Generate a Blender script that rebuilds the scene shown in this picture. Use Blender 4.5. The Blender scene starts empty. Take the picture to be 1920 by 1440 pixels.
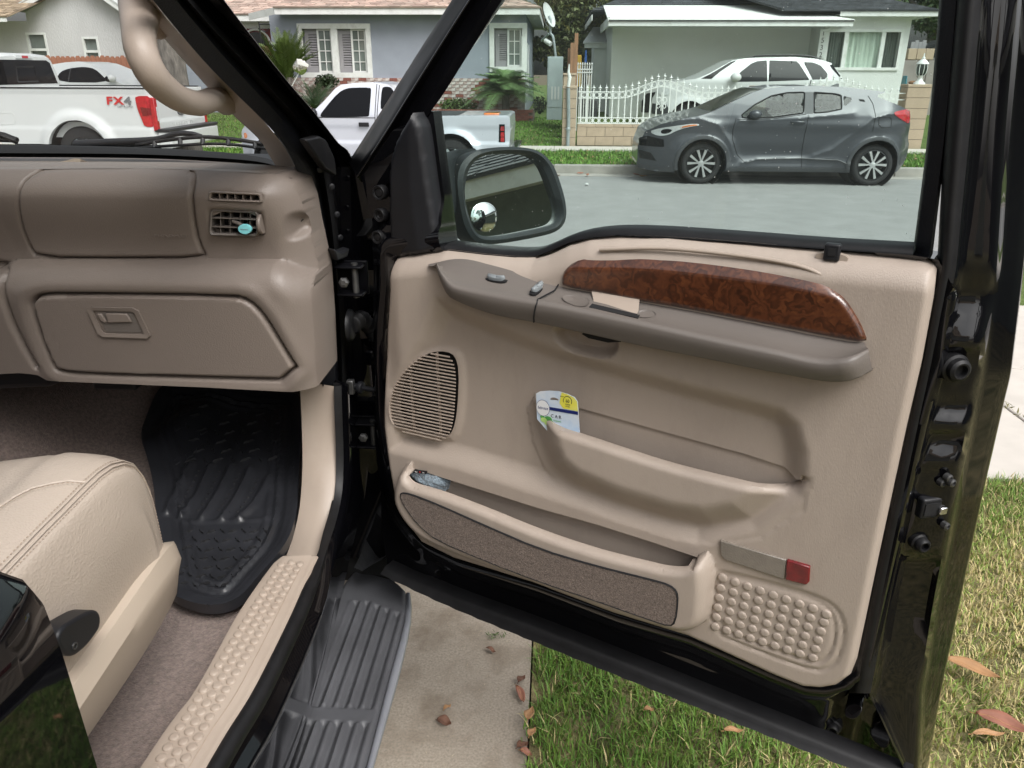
import bpy, bmesh, math, random
import numpy as np
from mathutils import Vector, Matrix
random.seed(7)
RNG = np.random.default_rng(11)
R_ = math.radians
SC = bpy.context.scene
COL = SC.collection

# ---------------------------------------------------------------- camera
FPX, PX, PY = 1480.0, 960.0, 720.0
CAM = np.array([0.0, 0.0, 1.6])
_p, _y, _r = R_(21.7), R_(2.9), R_(0.22)
CD = np.array([-math.sin(_y) * math.cos(_p), math.cos(_y) * math.cos(_p), -math.sin(_p)])
_rt = np.array([math.cos(_y), math.sin(_y), 0.0])
_up = np.cross(_rt, CD)
CR = _rt * math.cos(_r) + _up * math.sin(_r)
CU = _up * math.cos(_r) - _rt * math.sin(_r)
cam = bpy.data.cameras.new('camera')
cam.sensor_width = 36.0
cam.lens = 36.0 * FPX / 1920.0
cam.clip_start = 0.02
cam.clip_end = 600.0
cam_ob = bpy.data.objects.new('camera', cam)
COL.objects.link(cam_ob)
cam_ob.matrix_world = Matrix(((CR[0], CU[0], -CD[0], CAM[0]), (CR[1], CU[1], -CD[1], CAM[1]), (CR[2], CU[2], -CD[2], CAM[2]), (0, 0, 0, 1)))
SC.camera = cam_ob

# ---------------------------------------------------------------- light
SUN_EL, SUN_AZ = R_(52), R_(140)      # azimuth: clockwise from +Y; the sun stands behind and right of the camera, veiled by cloud
world = bpy.data.worlds.new('World')
SC.world = world
world.use_nodes = True
wn = world.node_tree.nodes
wl = world.node_tree.links
bg = wn['Background']
sky = wn.new('ShaderNodeTexSky')
sky.sky_type = 'NISHITA'
sky.sun_disc = False
sky.sun_elevation = SUN_EL
sky.sun_rotation = SUN_AZ
sky.altitude = 0
sky.air_density = 1.0
sky.dust_density = 6.0
sky.ozone_density = 1.0
hs = wn.new('ShaderNodeHueSaturation')
hs.inputs['Saturation'].default_value = 0.22
wl.new(sky.outputs[0], hs.inputs['Color'])
wl.new(hs.outputs[0], bg.inputs['Color'])
bg.inputs['Strength'].default_value = 0.15
sun = bpy.data.lights.new('sun', 'SUN')
sun.energy = 1.1
sun.angle = R_(35)
sun.color = (1.0, 0.98, 0.955)
sun_ob = bpy.data.objects.new('sun', sun)
COL.objects.link(sun_ob)
sd = Vector((math.sin(SUN_AZ) * math.cos(SUN_EL), math.cos(SUN_AZ) * math.cos(SUN_EL), math.sin(SUN_EL)))
sun_ob.rotation_euler = sd.to_track_quat('Z', 'Y').to_euler()
SC.view_settings.view_transform = 'Standard'
SC.view_settings.look = 'None'
SC.view_settings.gamma = 1.0
SC.view_settings.use_curve_mapping = False
SC.view_settings.exposure = 0.52
SC.render.engine = 'CYCLES'
SC.cycles.max_bounces = 10
SC.cycles.diffuse_bounces = 4
SC.cycles.glossy_bounces = 5
SC.cycles.transparent_max_bounces = 24
SC.cycles.transmission_bounces = 6
SC.cycles.caustics_reflective = False
SC.cycles.caustics_refractive = False
SC.cycles.use_denoising = True
SC.cycles.sample_clamp_indirect = 6.0

# ---------------------------------------------------------------- picking points on real planes
def ray(px, py):
    d = CD * FPX + CR * (px - PX) - CU * (py - PY)
    return d / np.linalg.norm(d)

def on_plane(px, py, p0, n):
    d = ray(px, py)
    n = np.asarray(n, float)
    return CAM + d * (np.dot(np.asarray(p0, float) - CAM, n) / np.dot(d, n))

def onX(px, py, x): return on_plane(px, py, (x, 0, 0), (1, 0, 0))
def onY(px, py, y): return on_plane(px, py, (0, y, 0), (0, 1, 0))
def onZ(px, py, z): return on_plane(px, py, (0, 0, z), (0, 0, 1))

class Frame:
    """A plane with axes e (along), v (up) and w (out of the surface)."""
    def __init__(s, o, e, v):
        s.o = np.asarray(o, float)
        s.e = np.asarray(e, float) / np.linalg.norm(e)
        v = np.asarray(v, float)
        v = v - s.e * np.dot(v, s.e)
        s.v = v / np.linalg.norm(v)
        s.w = np.cross(s.e, s.v)
    def p(s, u, v, w=0.0):
        return s.o + s.e * u + s.v * v + s.w * w
    def px(s, x, y, w=0.0):
        q = on_plane(x, y, s.o + s.w * w, s.w) - s.o
        return (float(q @ s.e), float(q @ s.v))
    def poly(s, pts, w=0.0):
        return [s.px(x, y, w) for x, y in pts]
    def arr(s, u, v, w):
        u, v, w = np.broadcast_arrays(np.asarray(u, float), np.asarray(v, float), np.asarray(w, float))
        return s.o + u[..., None] * s.e + v[..., None] * s.v + w[..., None] * s.w

# ---------------------------------------------------------------- objects and tags
def tag(o, label=None, cat=None, group=None, kind=None):
    if label: o['label'] = label
    if cat: o['category'] = cat
    if group: o['group'] = group
    if kind: o['kind'] = kind
    return o

def empty(name, loc=(0, 0, 0), label=None, cat=None, group=None):
    o = bpy.data.objects.new(name, None)
    o.empty_display_size = 0.1
    COL.objects.link(o)
    o.location = loc
    tag(o, label, cat, group)
    return o

def link(name, me, mat=None, parent=None, smooth=None, kind=None):
    if mat is not None:
        for m in (mat if isinstance(mat, (list, tuple)) else [mat]):
            me.materials.append(m)
    if smooth is not None:
        me.shade_smooth()
        if smooth < 179:
            me.set_sharp_from_angle(angle=R_(smooth))
    o = bpy.data.objects.new(name, me)
    COL.objects.link(o)
    if parent is not None:
        o.parent = parent
        o.matrix_parent_inverse = Matrix.Translation(parent.location).inverted() if parent.parent is None else parent_inv(parent)
    if kind: o['kind'] = kind
    return o

def parent_inv(p):
    m = Matrix.Identity(4)
    chain = []
    while p is not None:
        chain.append(p)
        p = p.parent
    for q in reversed(chain):
        m = m @ q.matrix_parent_inverse @ Matrix.LocRotScale(q.location, q.rotation_euler, q.scale)
    return m.inverted()

def obj(name, V, F, mat=None, parent=None, smooth=None, kind=None):
    me = bpy.data.meshes.new(name)
    me.from_pydata([tuple(map(float, v)) for v in V], [], [tuple(map(int, f)) for f in F])
    me.update()
    return link(name, me, mat, parent, smooth, kind)

def bev(o, w=0.003, seg=2, ang=35):
    m = o.modifiers.new('bevel', 'BEVEL')
    m.width = w
    m.segments = seg
    m.limit_method = 'ANGLE'
    m.angle_limit = R_(ang)
    m.harden_normals = False
    o.data.shade_smooth()
    o.data.set_sharp_from_angle(angle=R_(60))
    return o

def copy_tree(o, parent=None, first=True):
    c = o.copy()
    COL.objects.link(c)
    if parent is not None: c.parent = parent
    for ch in list(o.children):
        copy_tree(ch, c, False)
    return c

# ---------------------------------------------------------------- mesh builder
class MB:
    def __init__(s):
        s.V, s.F, s.M = [], [], []
    def add(s, V, F, m=0):
        b = len(s.V)
        s.V += [tuple(map(float, v)) for v in V]
        s.F += [tuple(b + int(i) for i in f) for f in F]
        s.M += [m] * len(F)
        return s
    def box(s, a, b, m=0):
        (x0, y0, z0), (x1, y1, z1) = a, b
        V = [(x0, y0, z0), (x1, y0, z0), (x1, y1, z0), (x0, y1, z0), (x0, y0, z1), (x1, y0, z1), (x1, y1, z1), (x0, y1, z1)]
        return s.add(V, [(0, 3, 2, 1), (4, 5, 6, 7), (0, 1, 5, 4), (1, 2, 6, 5), (2, 3, 7, 6), (3, 0, 4, 7)], m)
    def fbox(s, fr, u0, u1, v0, v1, w0, w1, m=0):
        V = [fr.p(u, v, w) for w in (w0, w1) for v in (v0, v1) for u in (u0, u1)]
        return s.add(V, [(0, 2, 3, 1), (4, 5, 7, 6), (0, 1, 5, 4), (1, 3, 7, 5), (3, 2, 6, 7), (2, 0, 4, 6)], m)
    def hexa(s, bot, top, m=0):
        V = list(bot) + list(top)
        n = len(bot)
        F = [tuple(reversed(range(n))), tuple(range(n, 2 * n))] + [(i, (i + 1) % n, n + (i + 1) % n, n + i) for i in range(n)]
        return s.add(V, F, m)
    def prism(s, fr, poly, w0, w1, m=0):
        """outline in the plane of fr, from depth w0 (back) to w1 (front)"""
        a = sum(poly[i][0] * poly[(i + 1) % len(poly)][1] - poly[(i + 1) % len(poly)][0] * poly[i][1] for i in range(len(poly)))
        if a < 0: poly = poly[::-1]
        return s.hexa([fr.p(u, v, w0) for u, v in poly], [fr.p(u, v, w1) for u, v in poly], m)
    def tube(s, path, r, n=8, caps=True, m=0):
        P = [np.asarray(p, float) for p in path]
        k = len(P)
        rad = r if hasattr(r, '__len__') else [r] * k
        V, F = [], []
        ref = None
        for i in range(k):
            t = P[min(i + 1, k - 1)] - P[max(i - 1, 0)]
            t = t / (np.linalg.norm(t) + 1e-12)
            if ref is None:
                ref = np.array([0, 0, 1.0]) if abs(t[2]) < 0.9 else np.array([1.0, 0, 0])
            a = np.cross(t, ref); a /= np.linalg.norm(a) + 1e-12
            b = np.cross(a, t)
            ref = b
            for j in range(n):
                th = 2 * math.pi * j / n
                V.append(P[i] + rad[i] * (math.cos(th) * a + math.sin(th) * b))
        for i in range(k - 1):
            for j in range(n):
                F.append((i * n + j, (i + 1) * n + j, (i + 1) * n + (j + 1) % n, i * n + (j + 1) % n))
        if caps:
            F.append(tuple(range(n)))
            F.append(tuple(reversed(range((k - 1) * n, k * n))))
        return s.add(V, F, m)
    def loft(s, curves, closed=False, caps=False, m=0):
        """curves: polylines with the same number of points"""
        k, n = len(curves), len(curves[0])
        V = [p for c in curves for p in c]
        F = []
        for i in range(k - 1):
            for j in range(n if closed else n - 1):
                F.append((i * n + j, i * n + (j + 1) % n, (i + 1) * n + (j + 1) % n, (i + 1) * n + j))
        if caps:
            F.append(tuple(reversed(range(n))))
            F.append(tuple(range((k - 1) * n, k * n)))
        return s.add(V, F, m)
    def lathe(s, o, axis, prof, n=24, m=0, caps=False):
        """prof: (radius, height along axis) pairs"""
        ax = np.asarray(axis, float); ax /= np.linalg.norm(ax)
        h = np.array([0, 0, 1.0]) if abs(ax[2]) < 0.9 else np.array([1.0, 0, 0])
        a = np.cross(h, ax); a /= np.linalg.norm(a)
        b = np.cross(ax, a)
        o = np.asarray(o, float)
        cs = [[o + ax * z + r * (math.cos(2 * math.pi * j / n) * a + math.sin(2 * math.pi * j / n) * b) for j in range(n)] for r, z in prof]
        return s.loft(cs, closed=True, caps=caps, m=m)
    def ball(s, c, rad, n=8, k=5, m=0):
        rx, ry, rz = rad if hasattr(rad, '__len__') else (rad,) * 3
        cs = []
        for i in range(k + 1):
            ph = math.pi * i / k
            q = max(math.sin(ph), 1e-3)
            cs.append([(c[0] + rx * q * math.cos(2 * math.pi * j / n), c[1] + ry * q * math.sin(2 * math.pi * j / n), c[2] - rz * math.cos(ph)) for j in range(n)])
        return s.loft(cs, closed=True, caps=True, m=m)
    def build(s, name, mat=None, parent=None, smooth=None, kind=None):
        o = obj(name, s.V, s.F, mat, parent, smooth, kind)
        if any(s.M):
            o.data.polygons.foreach_set('material_index', s.M)
        return o

def chaikin(P, n=2, closed=True):
    P = [np.asarray(p, float) for p in P]
    for _ in range(n):
        Q = []
        k = len(P)
        if not closed: Q.append(P[0])
        for i in range(k if closed else k - 1):
            a, b = P[i], P[(i + 1) % k]
            Q += [a * 0.75 + b * 0.25, a * 0.25 + b * 0.75]
        if not closed: Q.append(P[-1])
        P = Q
    return [tuple(p) for p in P]

def resample(P, n):
    P = np.asarray(P, float)
    d = np.r_[0, np.cumsum(np.linalg.norm(np.diff(P, axis=0), axis=1))]
    t = np.linspace(0, d[-1], n)
    return np.stack([np.interp(t, d, P[:, k]) for k in range(P.shape[1])], 1)

def spline(P, n):
    """smooth open curve through the points (Catmull-Rom), n samples"""
    P = np.asarray(P, float)
    k = len(P)
    Q = np.vstack([2 * P[0] - P[1], P, 2 * P[-1] - P[-2]])
    out = []
    for i in range(k - 1):
        p0, p1, p2, p3 = Q[i], Q[i + 1], Q[i + 2], Q[i + 3]
        for t in np.linspace(0, 1, 12, endpoint=False):
            out.append(0.5 * ((2 * p1) + (-p0 + p2) * t + (2 * p0 - 5 * p1 + 4 * p2 - p3) * t * t + (-p0 + 3 * p1 - 3 * p2 + p3) * t ** 3))
    out.append(P[-1])
    return resample(out, n)

def seg_dist(X, Y, poly, closed=True):
    """distance to a polyline and the nearest point"""
    P = np.asarray(poly, float)
    A = P
    B = np.roll(P, -1, 0)
    if not closed: A, B = A[:-1], B[:-1]
    best = np.full(X.shape, 1e9)
    nx, ny = X.copy(), Y.copy()
    for (ax, ay), (bx, by) in zip(A, B):
        dx, dy = bx - ax, by - ay
        L = dx * dx + dy * dy + 1e-15
        t = np.clip(((X - ax) * dx + (Y - ay) * dy) / L, 0, 1)
        qx, qy = ax + t * dx, ay + t * dy
        d = (X - qx) ** 2 + (Y - qy) ** 2
        k = d < best
        best = np.where(k, d, best); nx = np.where(k, qx, nx); ny = np.where(k, qy, ny)
    return np.sqrt(best), nx, ny

def inside(X, Y, poly):
    P = np.asarray(poly, float)
    c = np.zeros(X.shape, bool)
    for (ax, ay), (bx, by) in zip(P, np.roll(P, -1, 0)):
        k = ((ay > Y) != (by > Y))
        with np.errstate(divide='ignore', invalid='ignore'):
            xi = (bx - ax) * (Y - ay) / (by - ay + 1e-15) + ax
        c ^= k & (X < xi)
    return c

def sdf(X, Y, poly):
    d, _, _ = seg_dist(X, Y, poly)
    return np.where(inside(X, Y, poly), -d, d)

def sstep(a, b, x):
    t = np.clip((x - a) / (b - a), 0, 1)
    return t * t * (3 - 2 * t)

def relief_mesh(fr, outline, hfun, step, holes=(), back=None, snap=()):
    """A surface over the plane of fr inside outline (u, v), raised by hfun(u, v); its rim goes back to depth `back`."""
    P = np.asarray(outline, float)
    u0, v0 = P.min(0) - step * 1.5
    u1, v1 = P.max(0) + step * 1.5
    nu, nv = int((u1 - u0) / step) + 2, int((v1 - v0) / step) + 2
    U, W = np.meshgrid(u0 + np.arange(nu) * step, v0 + np.arange(nv) * step)
    d, nx, ny = seg_dist(U, W, P)
    sd = np.where(inside(U, W, P), -d, d)
    for h in holes:
        dh, hx, hy = seg_dist(U, W, h)
        sh = np.where(inside(U, W, h), dh, -dh)
        k = sh > sd
        sd = np.where(k, sh, sd); nx = np.where(k, hx, nx); ny = np.where(k, hy, ny)
    near = np.abs(sd) < step * 0.72
    U2 = np.where(near, nx, U); W2 = np.where(near, ny, W)
    snapped = np.zeros(U.shape, bool)
    for s_ in snap:
        ds, sx_, sy_ = seg_dist(U, W, s_)
        k = (ds < step * 0.5) & ~near
        U2 = np.where(k, sx_, U2); W2 = np.where(k, sy_, W2); snapped |= k
    ok = sd < step * 0.72
    Q = ok[:-1, :-1] & ok[1:, :-1] & ok[:-1, 1:] & ok[1:, 1:]
    solid = sd < -step * 0.05
    Q &= (solid[:-1, :-1] | solid[1:, :-1] | solid[:-1, 1:] | solid[1:, 1:])
    idx = np.full(U.shape, -1)
    used = np.zeros(U.shape, bool)
    used[:-1, :-1] |= Q; used[1:, :-1] |= Q; used[:-1, 1:] |= Q; used[1:, 1:] |= Q
    idx[used] = np.arange(used.sum())
    uu, vv = U2[used], W2[used]
    H = hfun(uu, vv)
    V = fr.arr(uu, vv, H)
    F = np.stack([idx[:-1, :-1][Q], idx[:-1, 1:][Q], idx[1:, 1:][Q], idx[1:, :-1][Q]], 1)
    V = list(V)
    A_, B_, C_, D_ = (snapped[a][Q] for a in ((slice(None, -1), slice(None, -1)), (slice(None, -1), slice(1, None)), (slice(1, None), slice(1, None)), (slice(1, None), slice(None, -1))))
    F0, F = F, []
    for f, a, b, c, d_ in zip(F0.tolist(), A_, B_, C_, D_):
        if a and c and not (b and d_): F += [(f[0], f[1], f[2]), (f[0], f[2], f[3])]
        elif b and d_ and not (a and c): F += [(f[1], f[2], f[3]), (f[1], f[3], f[0])]
        else: F.append(tuple(f))
    if back is not None:
        cnt = {}
        for f in F:
            for i in range(len(f)):
                a, b = f[i], f[(i + 1) % len(f)]
                cnt[(a, b)] = cnt.get((a, b), 0) + 1
        m = {}
        for (a, b) in list(cnt):
            if (b, a) not in cnt:
                for i in (a, b):
                    if i not in m:
                        m[i] = len(V)
                        bw = back(uu[i], vv[i]) if callable(back) else back
                        V.append(fr.p(uu[i], vv[i], float(bw)))
                F.append((b, a, m[a], m[b]))
    return V, F

def relief(name, fr, outline, hfun, step, mat, parent=None, holes=(), back=None, smooth=40, kind=None, snap=()):
    V, F = relief_mesh(fr, outline, hfun, step, holes, back, snap)
    o = obj(name, V, F, mat, parent, None, kind)
    bm = bmesh.new(); bm.from_mesh(o.data)
    bmesh.ops.dissolve_degenerate(bm, dist=1e-6, edges=bm.edges)
    bm.to_mesh(o.data); bm.free()
    o.data.shade_smooth()
    if smooth < 179: o.data.set_sharp_from_angle(angle=R_(smooth))
    return o

# ---------------------------------------------------------------- materials
MATS = {}
def _new(name):
    m = bpy.data.materials.new(name)
    m.use_nodes = True
    nt = m.node_tree
    return m, nt, nt.nodes['Principled BSDF'], nt.nodes, nt.links

def _rgb(c): return (c[0], c[1], c[2], 1.0)

def M(name, col, rough=0.5, var=0.12, scale=8.0, bump=0.0, bscale=200.0, metal=0.0, coat=0.0, spec=0.5, col2=None, detail=4.0,
      rvar=0.0, bdist=0.001, voro=False, attr=False, sheen=0.0, stretch=None, dirt=None, dscale=3.0, sub=0.0, trans=0.0, alpha=1.0, ior=1.5):
    """noise-mottled surface: colour drifts between col*(1-var) and col*(1+var) (or to col2), with fine relief"""
    m, nt, bs, N, L = _new(name)
    tc = N.new('ShaderNodeTexCoord')
    src = tc.outputs['Object']
    if stretch:
        mp = N.new('ShaderNodeMapping'); mp.inputs['Scale'].default_value = stretch
        L.new(src, mp.inputs[0]); src = mp.outputs[0]
    nz = N.new('ShaderNodeTexNoise'); nz.inputs['Scale'].default_value = scale; nz.inputs['Detail'].default_value = detail
    L.new(src, nz.inputs['Vector'])
    rp = N.new('ShaderNodeValToRGB')
    a = [c * (1 - var) for c in col]; b = col2 if col2 else [min(1, c * (1 + var)) for c in col]
    rp.color_ramp.elements[0].position = 0.3; rp.color_ramp.elements[1].position = 0.7
    rp.color_ramp.elements[0].color = _rgb(a); rp.color_ramp.elements[1].color = _rgb(b)
    L.new(nz.outputs['Fac'], rp.inputs[0])
    out = rp.outputs[0]
    if dirt:
        n2 = N.new('ShaderNodeTexNoise'); n2.inputs['Scale'].default_value = dscale; n2.inputs['Detail'].default_value = 8
        n2.inputs['Roughness'].default_value = 0.7
        L.new(src, n2.inputs['Vector'])
        r2 = N.new('ShaderNodeValToRGB'); r2.color_ramp.elements[0].position = 0.48; r2.color_ramp.elements[1].position = 0.68
        r2.color_ramp.elements[0].color = (0, 0, 0, 1); r2.color_ramp.elements[1].color = (dirt[3], dirt[3], dirt[3], 1)
        L.new(n2.outputs['Fac'], r2.inputs[0])
        mx = N.new('ShaderNodeMix'); mx.data_type = 'RGBA'
        L.new(r2.outputs[0], mx.inputs[0]); L.new(out, mx.inputs[6]); mx.inputs[7].default_value = _rgb(dirt)
        out = mx.outputs[2]
    if attr:
        at = N.new('ShaderNodeAttribute'); at.attribute_name = 'tint'
        mx = N.new('ShaderNodeMix'); mx.data_type = 'RGBA'; mx.blend_type = 'MULTIPLY'; mx.inputs[0].default_value = 1
        L.new(out, mx.inputs[6]); L.new(at.outputs['Color'], mx.inputs[7]); out = mx.outputs[2]
    L.new(out, bs.inputs['Base Color'])
    bs.inputs['Roughness'].default_value = rough
    if rvar:
        mr = N.new('ShaderNodeMapRange'); mr.inputs[3].default_value = rough - rvar; mr.inputs[4].default_value = rough + rvar
        n3 = N.new('ShaderNodeTexNoise'); n3.inputs['Scale'].default_value = scale * 2.3; n3.inputs['Detail'].default_value = 6
        L.new(src, n3.inputs['Vector']); L.new(n3.outputs['Fac'], mr.inputs[0]); L.new(mr.outputs[0], bs.inputs['Roughness'])
    bs.inputs['Metallic'].default_value = metal
    bs.inputs['Specular IOR Level'].default_value = spec
    bs.inputs['IOR'].default_value = ior
    bs.inputs['Coat Weight'].default_value = coat
    bs.inputs['Coat Roughness'].default_value = 0.03
    bs.inputs['Sheen Weight'].default_value = sheen
    bs.inputs['Subsurface Weight'].default_value = sub
    bs.inputs['Transmission Weight'].default_value = trans
    bs.inputs['Alpha'].default_value = alpha
    if bump:
        if voro:
            bn = N.new('ShaderNodeTexVoronoi'); bn.inputs['Scale'].default_value = bscale; o = bn.outputs['Distance']
        else:
            bn = N.new('ShaderNodeTexNoise'); bn.inputs['Scale'].default_value = bscale; bn.inputs['Detail'].default_value = 3; o = bn.outputs['Fac']
        L.new(src, bn.inputs['Vector'])
        bp = N.new('ShaderNodeBump'); bp.inputs['Strength'].default_value = bump; bp.inputs['Distance'].default_value = bdist
        L.new(o, bp.inputs['Height']); L.new(bp.outputs[0], bs.inputs['Normal'])
    MATS[name] = m
    return m

def glass_mat(name, tint, refl=0.06, rmax=0.6, specks=0.0, sscale=120.0, rough=0.0, opacity=0.0, ocol=(0.02, 0.022, 0.022)):
    """thin pane: tinted see-through plus mirror reflection growing at grazing angles, optional dried water spots"""
    m, nt, bs, N, L = _new(name)
    N.remove(bs)
    out = N['Material Output']
    tr = N.new('ShaderNodeBsdfTransparent'); tr.inputs[0].default_value = _rgb(tint)
    gl = N.new('ShaderNodeBsdfGlossy'); gl.inputs['Roughness'].default_value = rough
    lw = N.new('ShaderNodeLayerWeight'); lw.inputs[0].default_value = 0.25
    mr = N.new('ShaderNodeMapRange'); mr.inputs[3].default_value = refl; mr.inputs[4].default_value = rmax
    L.new(lw.outputs['Fresnel'], mr.inputs[0])
    base = tr.outputs[0]
    if opacity:
        df = N.new('ShaderNodeBsdfDiffuse'); df.inputs[0].default_value = _rgb(ocol)
        m0 = N.new('ShaderNodeMixShader'); m0.inputs[0].default_value = opacity
        L.new(base, m0.inputs[1]); L.new(df.outputs[0], m0.inputs[2]); base = m0.outputs[0]
    mx = N.new('ShaderNodeMixShader')
    L.new(mr.outputs[0], mx.inputs[0]); L.new(base, mx.inputs[1]); L.new(gl.outputs[0], mx.inputs[2])
    fin = mx.outputs[0]
    if specks:
        tc = N.new('ShaderNodeTexCoord')
        vo = N.new('ShaderNodeTexVoronoi'); vo.inputs['Scale'].default_value = sscale; vo.feature = 'F1'
        L.new(tc.outputs['Object'], vo.inputs['Vector'])
        sep = N.new('ShaderNodeSeparateColor'); L.new(vo.outputs['Color'], sep.inputs[0])
        sz = N.new('ShaderNodeMath'); sz.operation = 'POWER'; sz.inputs[1].default_value = 9.0; L.new(sep.outputs[0], sz.inputs[0])
        s2 = N.new('ShaderNodeMath'); s2.operation = 'MULTIPLY'; s2.inputs[1].default_value = 0.15; L.new(sz.outputs[0], s2.inputs[0])
        lt = N.new('ShaderNodeMath'); lt.operation = 'LESS_THAN'; L.new(vo.outputs['Distance'], lt.inputs[0]); L.new(s2.outputs[0], lt.inputs[1])
        am = N.new('ShaderNodeMath'); am.operation = 'MULTIPLY'; am.inputs[1].default_value = specks; L.new(lt.outputs[0], am.inputs[0])
        df = N.new('ShaderNodeBsdfDiffuse'); df.inputs[0].default_value = (0.85, 0.87, 0.86, 1)
        m2 = N.new('ShaderNodeMixShader'); L.new(am.outputs[0], m2.inputs[0]); L.new(fin, m2.inputs[1]); L.new(df.outputs[0], m2.inputs[2])
        fin = m2.outputs[0]
    L.new(fin, out.inputs['Surface'])
    MATS[name] = m
    return m

def set_tint(o, cols):
    """per-vertex colour variation"""
    a = o.data.color_attributes.new('tint', 'FLOAT_COLOR', 'POINT')
    c = np.ones((len(o.data.vertices), 4)); c[:, :3] = cols
    a.data.foreach_set('color', c.ravel())
# ---------------------------------------------------------------- the materials
M('asphalt', (0.268, 0.27, 0.263), 0.9, var=0.06, scale=3.0, bump=0.6, bscale=160, bdist=0.004, col2=(0.298, 0.30, 0.293), detail=12)
M('concrete', (0.345, 0.295, 0.235), 0.9, var=0.22, scale=160.0, bump=0.35, bscale=260, bdist=0.0015, detail=3, dirt=(0.17, 0.13, 0.09, 0.75), dscale=5.0)
M('pale_concrete', (0.55, 0.51, 0.46), 0.9, var=0.06, scale=6.0, bump=0.2, bscale=300, bdist=0.001, detail=10)
M('curb_concrete', (0.36, 0.34, 0.31), 0.9, var=0.25, scale=2.5, bump=0.2, bscale=120, bdist=0.002, detail=10)
M('soil', (0.12, 0.09, 0.055), 1.0, var=0.35, scale=30, bump=0.6, bscale=90, bdist=0.01)
M('turf_base', (0.17, 0.18, 0.07), 1.0, var=0.5, scale=9, bump=0.8, bscale=160, bdist=0.01, col2=(0.36, 0.30, 0.15))
M('far_turf', (0.085, 0.14, 0.025), 1.0, var=0.3, scale=5, bump=0.8, bscale=60, bdist=0.02, col2=(0.12, 0.17, 0.04))
M('blade', (1, 1, 1), 0.55, var=0.0, attr=True, spec=0.3, sub=0.0)
M('leaf', (1, 1, 1), 0.5, var=0.05, scale=60, attr=True, spec=0.4)
M('bark', (0.14, 0.125, 0.11), 0.95, var=0.45, scale=14, bump=1.0, bscale=30, bdist=0.02, stretch=(1, 1, 0.35))
M('stucco_white', (0.70, 0.71, 0.69), 0.95, var=0.07, scale=1.6, bump=0.6, bscale=38, bdist=0.012, detail=8)
M('stucco_grey', (0.58, 0.57, 0.57), 0.95, var=0.07, scale=1.5, bump=0.9, bscale=26, bdist=0.018, detail=8, stretch=(1, 1, 0.45))
M('stucco_sage', (0.87, 0.88, 0.84), 0.95, var=0.05, scale=1.2, bump=0.5, bscale=38, bdist=0.01, detail=8)
M('stucco_blue', (0.295, 0.322, 0.372), 0.95, var=0.09, scale=1.4, bump=0.4, bscale=45, bdist=0.008, detail=8)
M('trim_white', (0.75, 0.76, 0.74), 0.6, var=0.04, scale=3, dirt=(0.4, 0.38, 0.33, 0.35), dscale=4)
M('white_metal', (0.78, 0.79, 0.77), 0.45, var=0.03, scale=8)
M('shingle_tan', (0.44, 0.34, 0.285), 0.95, var=0.2, scale=3.0, attr=True, bump=0.5, bscale=50, bdist=0.006)
M('shingle_black', (0.055, 0.058, 0.066), 0.9, var=0.2, scale=3.0, attr=True, bump=0.5, bscale=50, bdist=0.006)
M('shingle_brown', (0.38, 0.29, 0.2), 0.95, var=0.2, scale=3.0, attr=True, bump=0.5, bscale=50, bdist=0.006)
M('roof_membrane', (0.80, 0.80, 0.77), 0.85, var=0.05, scale=2)
M('brick', (0.24, 0.09, 0.07), 0.9, var=0.3, scale=30, attr=True, bump=0.6, bscale=60, bdist=0.006)
M('brick_painted', (0.24, 0.085, 0.06), 0.9, var=0.1, scale=9.0, attr=False, bump=0.6, bscale=60, bdist=0.006, col2=(0.7, 0.66, 0.63), detail=6)
M('mortar', (0.42, 0.38, 0.36), 1.0, var=0.15, scale=10)
M('block', (0.45, 0.345, 0.255), 0.95, var=0.09, scale=5, attr=False, bump=0.5, bscale=110, bdist=0.004, detail=8)
M('mortar_dark', (0.16, 0.13, 0.11), 1.0, var=0.15, scale=10)
M('picket', (0.36, 0.15, 0.09), 0.85, var=0.25, scale=6, stretch=(4, 4, 0.5), bump=0.3, bscale=60, bdist=0.003)
M('raw_wood', (0.30, 0.16, 0.09), 0.85, var=0.25, scale=6, stretch=(4, 4, 0.5), bump=0.3, bscale=60, bdist=0.003)
M('stucco_olive_shade', (0.11, 0.13, 0.11), 0.9, var=0.1)  # grey-green wall, darkened in colour for the deep shade under its eave
M('window_dark', (0.02, 0.024, 0.024), 0.03, var=0.0, coat=1.0, spec=0.8)
M('window_pale', (0.17, 0.20, 0.185), 0.05, var=0.2, scale=2.0, coat=1.0, spec=0.7)
M('curtain_pale', (0.55, 0.62, 0.54), 0.9, var=0.3, scale=5.0, stretch=(3, 3, 0.15))
M('curtain_dark', (0.13, 0.145, 0.13), 0.9, var=0.3, scale=5.0, stretch=(3, 3, 0.15))
M('shutter', (0.30, 0.29, 0.30), 0.7, var=0.04)
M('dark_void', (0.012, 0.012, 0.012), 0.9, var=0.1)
M('red_door', (0.17, 0.03, 0.03), 0.5, var=0.1)
M('black_metal', (0.02, 0.02, 0.022), 0.5, var=0.2)
M('galvanised', (0.33, 0.37, 0.38), 0.45, var=0.12, scale=6, metal=0.3, detail=8)
M('utility_grey', (0.36, 0.42, 0.43), 0.55, var=0.1, scale=3, metal=0.1, detail=8)
M('dish_grey', (0.60, 0.61, 0.60), 0.5, var=0.05)
M('tarp_black', (0.02, 0.02, 0.022), 0.4, var=0.2)
M('tarp_white', (0.62, 0.62, 0.62), 0.5, var=0.1)
M('old_wall', (0.30, 0.265, 0.25), 0.95, var=0.2, scale=1.6, bump=0.4, bscale=70, bdist=0.006, detail=10)
M('blue_plastic', (0.03, 0.12, 0.42), 0.5, var=0.05)
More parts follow.
